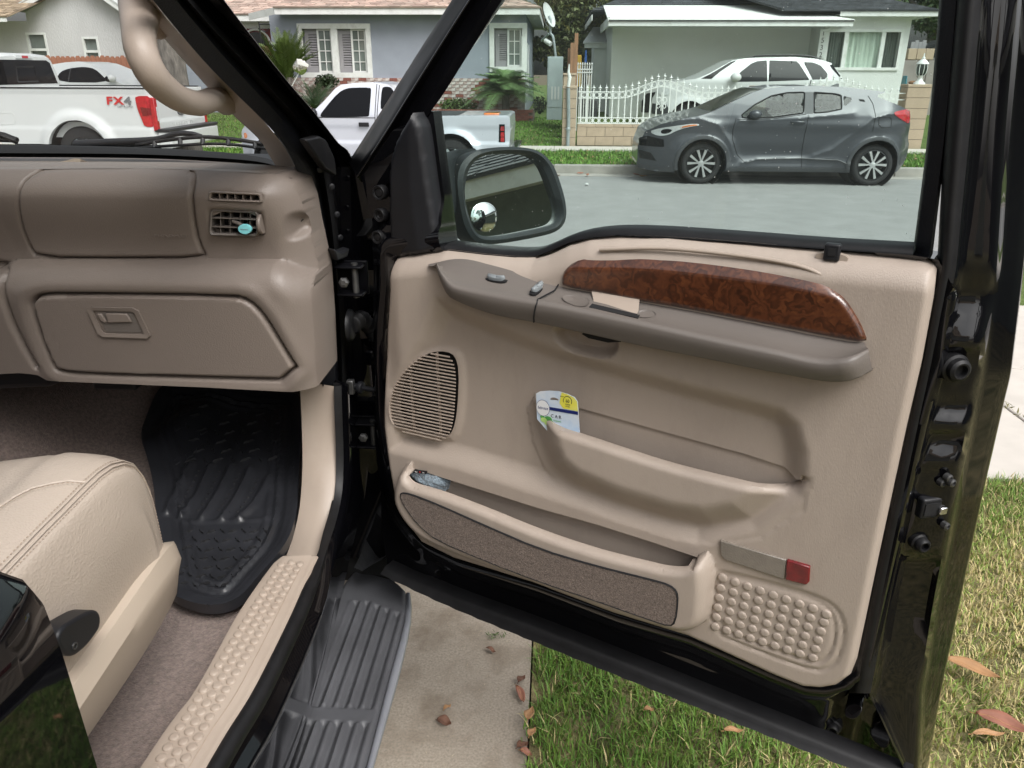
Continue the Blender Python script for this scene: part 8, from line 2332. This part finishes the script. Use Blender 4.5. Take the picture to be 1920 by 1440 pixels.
# ---------------------------------------------------------------- small things in the truck
vcl = empty('vent_clip', tuple(PV(0.74, 0.62, 0.012)), 'round aqua air freshener clip on the dashboard vent', 'air freshener')
q = MB(); o = PV(0.76, 0.68, 0.010); q.loft([[o + np.array([0.0115 * k * math.cos(t), -w, 0.0085 * k * math.sin(t)]) for t in np.linspace(0, 2 * math.pi, 33)[:-1]] for k, w in ((0.9, -0.008), (1.0, -0.004), (1.0, 0.0005), (0.9, 0.0022), (0.02, 0.0024))], closed=True); q.build('disc', MATS['aqua'], vcl, smooth=50)
text('disc_lettering', 'febreze', fd, (o - fd.o)[0], (o - fd.o)[2], 0.0042, -(o[1] - YD) + 0.0024, 'switch_grey', vcl, ext=0.0002)
q = MB(); q.tube([PV(0.46, 0.44, -0.002), PV(0.60, 0.50, 0.002), PV(0.72, 0.62, 0.004)], [0.0028, 0.0034, 0.0028], 8); q.build('clip_arm', MATS['taupe_vinyl'], vcl, smooth=60)

# blister card in the upper door pocket
CARD_W = 0.024
fcd = FD
cp = [(1005, 738), (1012, 734), (1030, 732.5), (1048, 734), (1064, 739), (1077, 745), (1083, 753), (1084.5, 775), (1086, 800), (1089, 840), (1050, 824), (1026, 808), (1007, 786)]
CPU = dp(cp, CARD_W)
fbz = empty('blister_card', tuple(FD.p(*FD.px(1045, 830, CARD_W), CARD_W)), 'pale blue and yellow air freshener card in the upper door pocket', 'package')
hole_ = chaikin(dp([(1030, 748), (1038, 744.5), (1049, 749), (1049, 752), (1040, 750.5), (1031, 750.5)], CARD_W), 1)
relief('card', FD, CPU, lambda u, v: np.full(np.shape(u), CARD_W), 0.0022, MATS['card_sky'], fbz, holes=[hole_], back=CARD_W - 0.0012, smooth=30)
def flat(name, pts, w, mat, n=0):
    q = MB(); P = dp(pts, w); P = chaikin(P, n) if n else P; q.prism(FD, P, w - 0.0003, w); return q.build(name, MATS[mat], fbz)
flat('yellow_panel', [(1053, 736), (1064, 739.5), (1076, 745.5), (1082, 753), (1083.5, 771), (1056, 766), (1049, 756), (1051, 744)], CARD_W + 0.0006, 'card_yellow')
flat('navy_band', [(1006, 759), (1083.5, 772), (1083.8, 778), (1006, 764.5)], CARD_W + 0.0009, 'card_navy')
o = FD.px(1018.5, 764.5, CARD_W)
def disc(r, w, mat, name):
    q = MB(); q.prism(FD, [(o[0] + r * 0.86 * math.cos(t), o[1] + r * 1.0 * math.sin(t)) for t in np.linspace(0, 2 * math.pi, 41)[:-1]], w - 0.0003, w); return q.build(name, MATS[mat], fbz)
disc(0.0152, CARD_W + 0.0012, 'card_navy', 'logo_ring'); disc(0.0145, CARD_W + 0.0015, 'card_white', 'logo_disc')
rot_ = math.atan2(dp([(1083, 772)], CARD_W)[0][1] - dp([(1006, 759)], CARD_W)[0][1], dp([(1083, 772)], CARD_W)[0][0] - dp([(1006, 759)], CARD_W)[0][0])
text('logo_lettering', 'febreze', FD, o[0], o[1], 0.0082, CARD_W + 0.0017, 'card_navy', fbz, rot=rot_ + 0.02, ext=0.0001, sx=0.82, shear=0.2)
def ctext(name, s, px, py, size, mat, sx=1.0, dw=0.001):
    c = FD.px(px, py, CARD_W); return text(name, s, FD, c[0], c[1], size, CARD_W + dw, mat, fbz, rot=rot_, ext=0.0001, sx=sx)
ctext('product_word', 'C A R', 1043, 781, 0.0085, 'ink', 0.95)
ctext('scent_word', 'Wipeout', 1045, 789, 0.0042, 'card_green')
ctext('count_numeral', '60', 1064.5, 752, 0.0085, 'ink', 0.85, 0.0009)
ctext('count_word', 'DAYS', 1065, 758.5, 0.0036, 'ink', 1, 0.0009); ctext('count_word', 'of odor', 1065, 762, 0.0028, 'ink', 1, 0.0009); ctext('count_word', 'up to', 1054, 743, 0.003, 'ink', 1, 0.0009)
c = FD.px(1064.5, 752, CARD_W); q = MB(); q.tube([FD.p(c[0] + 0.0078 * math.cos(t), c[1] + 0.0088 * math.sin(t), CARD_W + 0.0008) for t in np.linspace(-0.4, math.pi + 0.4, 24)], 0.0005, 4); q.build('count_arc', MATS['ink'], fbz)
for (x, y, r, m_) in ((1028, 786, 0.0075, 'card_green'), (1020, 787, 0.006, 'card_lime'), (1027, 793, 0.006, 'card_lime'), (1032, 792, 0.0065, 'card_green'), (1017, 781.5, 0.004, 'card_green')):
    c = FD.px(x, y, CARD_W); q = MB(); q.prism(FD, [(c[0] + r * math.cos(t), c[1] + r * 0.75 * math.sin(t)) for t in np.linspace(0, 2 * math.pi, 15)[:-1]], CARD_W, CARD_W + 0.0009 + 0.0003 * (m_ == 'card_lime')); q.build('leaf_print', MATS[m_], fbz)

# grey plush cloth in the lower bin
ps = empty('plush_cloth', tuple(FD.p(*FD.px(795, 905, 0.02), 0.02)), 'grey fluffy plush cloth with woven label in the lower door bin', 'cloth')
PLP = dp([(752, 888), (758, 884), (775, 881), (795, 884), (806, 884), (820, 885), (829, 891), (834, 897), (833, 912), (829, 930), (800, 930), (765, 905)], 0.03)
def plush_h(u, v):
    d, _, _ = seg_dist(u, v, PLP)
    h = 0.006 + 0.026 * np.sqrt(np.clip(1 - (1 - np.clip(d / 0.03, 0, 1)) ** 2, 0, 1))
    f0 = np.array(FD.px(803, 890, 0.03)); f1 = np.array(FD.px(826, 925, 0.03))
    dl, _, _ = seg_dist(u, v, [tuple(f0), tuple(FD.px(815, 889, 0.03)), tuple(FD.px(830, 905, 0.03))], closed=False)
    h += -0.004 * np.exp(-(dl / 0.004) ** 2) + 0.003 * np.exp(-((dl - 0.012) / 0.006) ** 2)
    return h + 0.0035 * (vnoise(u + 5, v + 5, 130, 41) - 0.5) + 0.006 * (vnoise(u + 5, v + 5, 45, 42) - 0.5)
relief('cloth', FD, chaikin(PLP, 1), plush_h, 0.0016, MATS['plush'], ps, back=0.0, smooth=180)
LB = dp([(775.5, 881.5), (800, 884), (799, 889), (775, 887)], 0.034); q = MB(); q.prism(FD, LB, 0.031, 0.034); q.build('label_tab', MATS['label_black'], ps)
c = FD.px(780.5, 884.6, 0.034); rl_ = math.atan2(LB[1][1] - LB[0][1], LB[1][0] - LB[0][0])
text('label_lettering', 'Bad', FD, c[0], c[1], 0.0042, 0.0345, 'label_white', ps, rot=rl_, ext=0.0001); c = FD.px(794, 886, 0.034); text('label_lettering', 'ars', FD, c[0], c[1], 0.0042, 0.0345, 'label_white', ps, rot=rl_, ext=0.0001)
c = FD.px(787.3, 885.2, 0.034); q = MB(); q.prism(FD, [(c[0] - 0.0016, c[1] + 0.0006), (c[0] - 0.0008, c[1] + 0.0016), (c[0], c[1] + 0.0008), (c[0] + 0.0008, c[1] + 0.0016), (c[0] + 0.0016, c[1] + 0.0006), (c[0], c[1] - 0.002)], 0.034, 0.0346); q.build('label_mark', MATS['label_red'], ps)

# ---------------------------------------------------------------- plants
def mesh_leaves(name, C, D, N, L, W, mat, parent, tint, kind=None, fold=0.25):
    """many pointed leaves: centre C, direction D, normal N, length L, width W (arrays)"""
    n = len(C)
    S = np.cross(D, N); S /= np.linalg.norm(S, axis=1)[:, None] + 1e-9
    N = np.cross(S, D)
    L = L[:, None]; W = W[:, None]
    V = np.stack([C - D * L * 0.5, C - S * W * 0.5 + N * W * fold, C + D * L * 0.5, C + S * W * 0.5 + N * W * fold], 1)
    me = bpy.data.meshes.new(name)
    me.vertices.add(4 * n); me.vertices.foreach_set('co', V.ravel())
    b = (np.arange(n) * 4)[:, None]
    F = np.concatenate([b + np.array([0, 1, 2]), b + np.array([0, 2, 3])])
    me.loops.add(6 * n); me.loops.foreach_set('vertex_index', F.ravel())
    me.polygons.add(2 * n); me.polygons.foreach_set('loop_start', np.arange(2 * n) * 3)
    me.update(calc_edges=True)
    o = link(name, me, MATS[mat], parent, kind=kind)
    set_tint(o, np.repeat(tint, 4, 0))
    return o

def rnd_dir(n, up=0.0):
    d = RNG.normal(size=(n, 3)); d[:, 2] += up
    return d / np.linalg.norm(d, axis=1)[:, None]

def tree(label, base, h, crown_c, crown_r, n, leaf, col, trunk_r, group=None, clumps=26, name='tree', var=0.35):
    t = empty(name, base, label, 'tree', group)
    b = np.array(base, float); cc = np.array(crown_c, float); cr = np.array(crown_r, float)
    q = MB(); q.tube(spline(np.array([b - Z(0.2), b + (cc - b) * 0.25 + np.array([0.08, 0, 0]), b + (cc - b) * 0.6, cc]), 14), list(np.linspace(trunk_r, trunk_r * 0.45, 14)), 12)
    cl = rnd_dir(clumps) * RNG.uniform(0.35, 1.0, (clumps, 1)) * cr + cc
    for p in cl[::2]: q.tube([cc - (cc - b) * 0.25, (cc + p) / 2 + RNG.normal(size=3) * 0.1, p], [trunk_r * 0.4, trunk_r * 0.22, 0.015], 6)
    q.build('trunk', MATS['bark'], t, smooth=70)
    k = RNG.integers(0, clumps, n)
    rad = RNG.uniform(0.22, 0.44, clumps)[k] * cr.mean()
    off = rnd_dir(n) * (RNG.random((n, 1)) ** 0.45)
    C = cl[k] + off * rad[:, None] * np.array([1, 1, 0.75])
    D = rnd_dir(n, -0.3); N = rnd_dir(n, 0.9)
    tn = RNG.uniform(1 - var, 1 + var, (n, 1)) * RNG.uniform(0.75, 1.25, clumps)[k][:, None] * np.array(col)
    yl = (RNG.random(n) < 0.12)[:, None]
    tn = np.where(yl, tn * np.array([1.6, 1.25, 0.9]), tn)
    mesh_leaves('crown', C, D, N, leaf * RNG.uniform(0.6, 1.3, n), leaf * 0.5 * RNG.uniform(0.6, 1.2, n), 'leaf', t, tn)
    return t
tree('leafy olive-green tree in the gap between blue-grey house and white house', (0.9, 31, 0.4), 6, (0.9, 31, 3.4), (3.6, 1.6, 2.1), 17000, 0.20, (0.125, 0.145, 0.055), 0.22, 'trees behind the houses', 40)
tree('dark green bushy tree behind the right end of white house', (12.6, 30, 0.4), 6, (12.8, 30, 3.9), (2.4, 1.5, 1.9), 14000, 0.18, (0.05, 0.085, 0.032), 0.25, 'trees behind the houses', 34)
tree('small tree top beyond the pale stucco house gable', (-12.2, 33, 0.4), 6, (-12.2, 33, 4.6), (2.2, 1.5, 1.4), 5000, 0.2, (0.085, 0.12, 0.045), 0.2, 'trees behind the houses', 20)
# street tree seen through the grab handle
TB = onY(322, 215, 16.0); tx = float(onY(318, 130, 16.0)[0])
stt = empty('street_tree', (tx, 16.0, 0), 'thick grey-barked street tree trunk on the parkway beside white pickup', 'tree')
q = MB(); cs = []
for z in np.linspace(-0.1, 5.2, 26):
    r = 0.30 * (1 + 0.35 * math.exp(-max(z, 0) / 0.35)) * (1 - 0.04 * z)
    cs.append([(tx + 0.02 * z + r * (1 + 0.07 * math.sin(5 * t + z) + 0.04 * math.sin(11 * t - 2 * z)) * math.cos(t), 16.0 + r * (1 + 0.07 * math.sin(5 * t + z)) * math.sin(t), z) for t in np.linspace(0, 2 * math.pi, 29)[:-1]])
q.loft(cs, closed=True, caps=True)
for k in range(6):
    a = k * 1.05; q.tube([(tx + 0.1, 16, 4.6), (tx + 0.1 + 1.2 * math.cos(a), 16 + 1.2 * math.sin(a), 5.9), (tx + 0.1 + 2.4 * math.cos(a), 16 + 2.2 * math.sin(a), 6.8)], [0.17, 0.1, 0.03], 7)
q.build('trunk', MATS['bark'], stt, smooth=70)
n = 6000; k = RNG.integers(0, 22, n); cl = rnd_dir(22) * RNG.uniform(0.4, 1, (22, 1)) * np.array([3.0, 2.4, 1.0]) + np.array([tx, 16, 7.0])
mesh_leaves('crown', cl[k] + rnd_dir(n) * RNG.random((n, 1)) * 0.9, rnd_dir(n, -0.3), rnd_dir(n, 0.9), RNG.uniform(0.12, 0.26, n), RNG.uniform(0.06, 0.11, n), 'leaf', stt, RNG.uniform(0.7, 1.3, (n, 1)) * np.array((0.07, 0.11, 0.035)))

def frond(parent, base, az, el, L, droop, nl, ll, lw, col, name='frond', vee=0.5):
    """feather leaf: a curved midrib with two rows of leaflets"""
    d = np.array([math.cos(az), math.sin(az), 0])
    ts = np.linspace(0, 1, nl)
    mid = np.array([base + d * L * (t * math.cos(el) + 0.10 * t * t) + np.array([0, 0, L * (t * math.sin(el) - droop * t * t)]) for t in ts])
    tang = np.gradient(mid, axis=0); tang /= np.linalg.norm(tang, axis=1)[:, None]
    side = np.cross(tang, (0, 0, 1)); side /= np.linalg.norm(side, axis=1)[:, None] + 1e-9
    up = np.cross(side, tang)
    V, F = [], []
    prof_ = np.sin(np.pi * np.clip(ts * 0.88 + 0.12, 0, 1)) ** 0.6
    for i in range(1, nl):
        for s in (-1, 1):
            dr = tang[i] * 0.55 + side[i] * s * 0.8 + up[i] * vee * RNG.uniform(0.5, 1.2)
            dr /= np.linalg.norm(dr)
            p = mid[i]; e = p + dr * ll * prof_[i] * RNG.uniform(0.85, 1.1) - np.array([0, 0, 0.25 * ll * prof_[i] * ts[i]])
            m_ = (p + e) / 2 + up[i] * ll * 0.05
            w = tang[i] * lw
            b = len(V); V += [p - w * 0.5, p + w * 0.5, m_ + w * 0.5, m_ - w * 0.5, e]
            F += [(b, b + 1, b + 2, b + 3), (b + 3, b + 2, b + 4)]
    for i in range(nl - 1):
        b = len(V); r = 0.012 * (1 - ts[i]) + 0.003
        V += [mid[i] - side[i] * r, mid[i] + side[i] * r, mid[i + 1] + side[i + 1] * r, mid[i + 1] - side[i + 1] * r]; F.append((b, b + 1, b + 2, b + 3))
    o = obj(name, V, F, MATS['leaf'], parent)
    set_tint(o, np.array(col) * RNG.uniform(0.75, 1.25) * np.ones((len(V), 3)) * RNG.uniform(0.85, 1.15, (len(V), 1)))
    return o
# feathery palm in the planter
pc = onY(948, 195, 22.7)
pal = empty('feathery_palm', (float(pc[0]), 22.7, 0.5), 'feathery arching palm in the brick planter before blue-grey house', 'palm')
b = np.array([pc[0], 22.7, 0.45])
q = MB(); q.tube([b, b + Z(0.35), b + Z(0.6)], [0.11, 0.10, 0.07], 9); q.build('trunk', MATS['bark'], pal, smooth=70)
for i in range(72):
    frond(pal, b + Z(0.55) + RNG.normal(size=3) * 0.04, RNG.uniform(0, 6.28), RNG.uniform(0.25, 1.25), RNG.uniform(0.95, 1.35), RNG.uniform(0.35, 0.75), 26, 0.36, 0.024, (0.14, 0.235, 0.085), vee=0.15)
# sago plants left of the window: upright crown above, blue-green rosette below
sc0 = onY(545, 150, 22.3)
sg_ = empty('sago_plant', (float(sc0[0]), 22.3, 0.4), 'tall upright sago plant beside the porch of blue-grey house', 'palm')
b = np.array([sc0[0] - 0.1, 22.3, 0.3]); q = MB(); q.tube([b, b + Z(0.6), b + Z(1.1)], [0.16, 0.15, 0.12], 10); q.build('trunk', MATS['bark'], sg_, smooth=70)
for i in range(64):
    frond(sg_, b + Z(1.05) + RNG.normal(size=3) * 0.07, RNG.uniform(0, 6.28), RNG.uniform(0.75, 1.5), RNG.uniform(0.95, 1.4), RNG.uniform(0.0, 0.22), 26, 0.22, 0.028, (0.085, 0.125, 0.028), vee=0.6)
sc1 = onY(590, 185, 21.6)
sg2 = empty('sago_plant', (float(sc1[0]), 21.6, 0.3), 'low spiky grey-green sago rosette below the shuttered window', 'palm')
b = np.array([sc1[0], 21.6, 0.35]); q = MB(); q.tube([b - Z(0.1), b + Z(0.3)], [0.13, 0.10], 9); q.build('trunk', MATS['bark'], sg2, smooth=70)
for i in range(30):
    frond(sg2, b + Z(0.28), RNG.uniform(0, 6.28), RNG.uniform(0.3, 1.3), RNG.uniform(0.7, 1.0), RNG.uniform(0.05, 0.35), 22, 0.18, 0.022, (0.12, 0.17, 0.105), vee=0.3)
def shrub(label, px, py, y, r, n, leaf, col, flower=None):
    c = onY(px, py, y); s = empty('shrub', tuple(c), label, 'shrub')
    off = rnd_dir(n) * RNG.random((n, 1)) ** 0.4 * np.array(r); tn = RNG.uniform(0.6, 1.4, (n, 1)) * np.array(col)
    mesh_leaves('foliage', c + off, rnd_dir(n, 0.4), rnd_dir(n, 0.9), leaf * RNG.uniform(0.6, 1.3, n), leaf * 0.4 * RNG.uniform(0.6, 1.3, n), 'leaf', s, tn)
    q = MB()
    for i in range(9): q.tube([(c[0] + RNG.uniform(-.1, .1) * r[0], y, c[2] - r[2]), tuple(c + rnd_dir(1)[0] * np.array(r) * 0.7)], [0.012, 0.005], 5)
    q.build('stem', MATS['bark'], s)
shrub('low leafy shrub along the painted brick wall left of the palm', 860, 198, 22.9, (0.55, 0.2, 0.20), 900, 0.10, (0.075, 0.12, 0.03))
shrub('small dark shrub under the shuttered window edge', 612, 152, 22.9, (0.35, 0.2, 0.18), 500, 0.10, (0.03, 0.05, 0.02))
shrub('dark weedy shrub at the foot of grey utility cabinet', 1012, 197, 21.5, (0.18, 0.15, 0.22), 300, 0.08, (0.03, 0.05, 0.03))
# foil balloon on its stick
bl0 = onY(563, 124, 20.8)
bln = empty('foil_balloon', tuple(bl0), 'crumpled silver foil balloon on a thin white stick near the sago plant', 'balloon')
q = MB(); N1, N2 = 22, 14; cs = []
for i in range(N2 + 1):
    ph = math.pi * i / N2; rr2 = max(math.sin(ph), 0.02)
    cs.append([(bl0[0] + 0.17 * rr2 * math.cos(t) * (1 + 0.13 * math.sin(5 * t + 3 * ph)), bl0[1] + 0.11 * rr2 * math.sin(t), bl0[2] - 0.02 - 0.17 * math.cos(ph) * (1 + 0.1 * math.sin(3 * t))) for t in np.linspace(0, 2 * math.pi, N1 + 1)[:-1]])
q.loft(cs, closed=True, caps=True); q.build('foil_body', MATS['foil'], bln, smooth=25)
q = MB(); A = [np.array(onY(*p, 20.66)) for p in ((556, 110), (561, 111), (578, 121), (577, 126), (558, 120))]; q.hexa([a + np.array([0, 0.06, 0]) for a in A][::-1], A[::-1]); q.build('foil_flap', MATS['foil_white'], bln)
a, b = onY(560, 138, 20.8), onY(544, 167, 20.8); q = MB(); q.tube([a, b, b + (b - a) * 1.3], 0.011, 6); q.build('stick', MATS['white_metal'], bln)

# ---------------------------------------------------------------- fallen leaves
def fallen(label, px, py, L, W, rot, mat, z=0.03, curl=0.3, tilt=(0, 0), grp=None, y=None):
    c = onZ(px, py, z)
    o = np.array(c)
    d = np.array([math.cos(rot), math.sin(rot), tilt[0]]); d /= np.linalg.norm(d)
    s = np.array([-math.sin(rot), math.cos(rot), tilt[1]])
    n_ = 13; rows2 = []
    for i in range(n_):
        t = i / (n_ - 1); w = W * 0.5 * (math.sin(math.pi * t ** 0.85) ** 0.8) + 0.0006
        bend = np.array([0, 0, curl * L * 0.35 * (t - 0.5) ** 2 + 0.004 * math.sin(6 * t)])
        ctr = o + d * L * (t - 0.5) + bend + s * 0.05 * L * math.sin(t * 3)
        rows2.append([ctr + s * w * k + np.array([0, 0, abs(k) * W * (0.10 + 0.25 * curl) + 0.0015 * math.sin(9 * t + 3 * k)]) for k in (-1, -0.55, 0, 0.55, 1)])
    q = MB(); q.loft(rows2)
    ob = q.build('fallen_leaf', MATS[mat], smooth=80)
    m = ob.modifiers.new('thick', 'SOLIDIFY'); m.thickness = 0.0008
    tag(ob, label, 'leaf', grp)
    q = MB(); q.tube([rows2[i][2] + np.array([0, 0, 0.001]) for i in range(n_)] , list(np.linspace(0.0012, 0.0005, n_)), 5)
    q.tube([rows2[0][2], rows2[0][2] - d * L * 0.12], 0.0011, 5); q.build('midrib', MATS['dry_leaf_brown' if mat == 'dry_leaf_brown' else 'dry_leaf_orange'], ob)
    return ob
fallen('long orange-tan magnolia leaf on the dry lawn right of the door', 1822, 1256, 0.135, 0.042, -0.62, 'dry_leaf_orange', 0.045, 0.35, (0.05, 0.15))
fallen('broad red-brown magnolia leaf on the lawn near the lower right corner', 1880, 1358, 0.125, 0.045, -0.62, 'dry_leaf_red', 0.05, 0.3, (0.1, 0.2))
fallen('narrow curled orange leaf lying beside the red-brown magnolia leaf', 1853, 1378, 0.085, 0.016, 0.08, 'dry_leaf_orange', 0.04, 0.5, (0.0, 0.3))
G_ = 'brown leaves along the lawn edge'
for i, (lab, x, y, L, W, r, m_) in enumerate((
    ('crumpled brown leaf on the lawn edge nearest the door flap', 978, 1274, 0.034, 0.020, 1.0, 'dry_leaf_brown'),
    ('long rust-coloured leaf lying against the lawn edge', 975, 1303, 0.062, 0.020, -1.2, 'dry_leaf_red'),
    ('pale tan curled leaf tucked into the lawn edge', 994, 1340, 0.05, 0.026, 1.3, 'dry_leaf_orange'),
    ('small orange leaf half under the lawn edge blades', 998, 1374, 0.035, 0.02, 1.1, 'dry_leaf_orange'),
    ('dark maroon leaf on concrete by the lawn edge', 980, 1398, 0.034, 0.022, 0.6, 'dry_leaf_brown'),
    ('small red-brown leaf low on the lawn edge', 986, 1412, 0.034, 0.018, -0.4, 'dry_leaf_red'),
    ('small dark purple leaf on the concrete nearest the door flap', 921, 1219, 0.030, 0.013, -0.5, 'dry_leaf_brown'),
    ('dark red crumpled leaf on the middle of the concrete', 833, 1355, 0.040, 0.030, -0.3, 'dry_leaf_brown'),
    ('tiny orange-brown leaf with a stalk on the concrete', 839, 1326, 0.026, 0.012, 0.9, 'dry_leaf_orange'),
    ('pale peach leaf half buried in the green lawn', 1217, 1331, 0.028, 0.016, 0.2, 'dry_leaf_orange'),
    ('tan leaf sticking out beneath the door flap', 1375, 1371, 0.05, 0.018, 0.1, 'dry_leaf_orange'))):
    fallen(lab, x, y, L, W, r, m_, 0.012 if x < 990 else 0.04, 0.5, grp=G_)
G2 = 'leaves in the far gutter'
for i, (lab, x, y, L, m_) in enumerate((
    ('left leaf of the pair of rust leaves in the far gutter', 1088, 326, 0.12, 'dry_leaf_red'), ('right leaf of the pair of rust leaves in the far gutter', 1102, 329, 0.13, 'dry_leaf_red'),
    ('rust leaf in the gutter just ahead of grey crossover', 1193, 328, 0.14, 'dry_leaf_red'), ('orange leaf in the gutter under the nose of grey crossover', 1206, 331, 0.13, 'dry_leaf_orange'),
    ('brown leaf in the gutter beside the mirror', 1047, 330, 0.10, 'dry_leaf_brown'), ('orange leaf in the gutter behind the rear wheel of grey crossover', 1704, 329, 0.12, 'dry_leaf_orange'))):
    fallen(lab, x, y, L, L * 0.45, 0.3 + i, m_, -0.11, 0.8, (0.1, 0.3), G2)
st_ = onZ(1100, 346, -0.11); q = MB(); q.ball((st_[0], st_[1], -0.105), (0.032, 0.03, 0.022), 10, 6); tag(q.build('pebble', MATS['dish_grey'], smooth=180), 'small pale stone lying alone on the street', 'stone')
n = 260; xx = RNG.uniform(-6, 9, n); yy = RNG.uniform(14.9, 17.3, n)
mesh_leaves('parkway_litter', np.stack([xx, yy, RNG.uniform(0.03, 0.06, n)], 1), rnd_dir(n) * np.array([1, 1, 0.2]), rnd_dir(n, 2.5), RNG.uniform(0.05, 0.11, n), RNG.uniform(0.03, 0.05, n), 'leaf', None, RNG.uniform(0.6, 1.3, (n, 1)) * np.array((0.30, 0.17, 0.08)), kind='stuff')
n = 500; xx = RNG.uniform(-0.30, 0.0, n); yy = RNG.uniform(0.7, 2.2, n); aa = RNG.uniform(0, 6.28, n)
mesh_leaves('clippings', np.stack([xx, yy, np.full(n, 0.0022)], 1), np.stack([np.cos(aa), np.sin(aa), 0 * aa], 1), np.tile([0, 0, 1.0], (n, 1)), RNG.uniform(0.002, 0.012, n), RNG.uniform(0.0006, 0.0014, n), 'leaf', None, RNG.uniform(0.6, 1.3, (n, 1)) * np.array((0.48, 0.40, 0.27)), kind='stuff', fold=0.0)
n = 260; xx = 2.345 + RNG.normal(size=n) * 0.012; yy = RNG.uniform(3.2, 5.6, n)
mesh_leaves('joint_weeds', np.stack([xx, yy, RNG.uniform(0.006, 0.02, n)], 1), rnd_dir(n, 0.8), rnd_dir(n), RNG.uniform(0.02, 0.05, n), RNG.uniform(0.004, 0.008, n), 'leaf', None, RNG.uniform(0.6, 1.3, (n, 1)) * np.array((0.20, 0.19, 0.06)), kind='stuff')
tw = onZ(927, 1194, 0.004); n = 40
mesh_leaves('grass_tuft', tw + np.array([0, 0, 0.006]) + RNG.normal(size=(n, 3)) * np.array([0.018, 0.008, 0.002]), rnd_dir(n, 0.3), rnd_dir(n), RNG.uniform(0.012, 0.03, n), RNG.uniform(0.0015, 0.003, n), 'leaf', None, RNG.uniform(0.7, 1.3, (n, 1)) * np.array((0.09, 0.16, 0.04)), kind='stuff')

# ---------------------------------------------------------------- the neighbour on our side of the street, seen only in the mirror
nh = empty('neighbour_house', (9, 0, 0), 'low grey-green house with a white eave across the lawn', 'house')
q = MB(); q.box((7.2, -6, 0), (7.4, 3.0, 2.55)); q.build('wall', MATS['stucco_olive_shade'], nh)
q = MB(); q.box((6.5, -6.5, 2.42), (6.55, 3.4, 2.62)); q.box((6.55, -6.5, 2.5), (7.4, 3.4, 2.54)); q.build('fascia', MATS['trim_white'], nh)
roof_plane('roof', (6.45, 3.45, 2.64), (6.45, -6.55, 2.64), (10.5, -6.55, 4.1), (10.5, 3.45, 4.1), 'shingle_black', nh, course=0.2, w=0.6)
hh = empty('unseen_house', (-4, -9, 0), 'unseen low pale house added behind the camera for reflections', 'house')  # never in view: added to darken reflections and dim the sky slightly
q = MB(); q.box((-13, -9.4, 0), (5.5, -9, 2.7)); q.build('wall', MATS['stucco_sage'], hh)
q = MB(); q.box((-13.4, -8.45, 2.55), (5.9, -8.4, 2.75)); q.build('fascia', MATS['trim_white'], hh)
roof_plane('roof', (5.9, -8.35, 2.76), (-13.4, -8.35, 2.76), (-13.4, -13, 4.6), (5.9, -13, 4.6), 'shingle_brown', hh, course=0.4, w=1.2)
tree('unseen tall leafy tree added behind the camera for reflections', (-7, -12, 0), 6, (-7, -12, 6.0), (4.0, 2.5, 2.2), 4000, 0.35, (0.06, 0.10, 0.035), 0.25, None, 26, 'unseen_tree')  # unseen tree, added only to give the car glass darker reflections
tree('unseen broad leafy tree added on our side for reflections', (5.5, -4.5, 0), 6, (5.5, -4.5, 4.6), (2.0, 2.0, 1.6), 5000, 0.22, (0.06, 0.10, 0.035), 0.2, None, 22, 'unseen_tree')  # second unseen tree put in for reflections
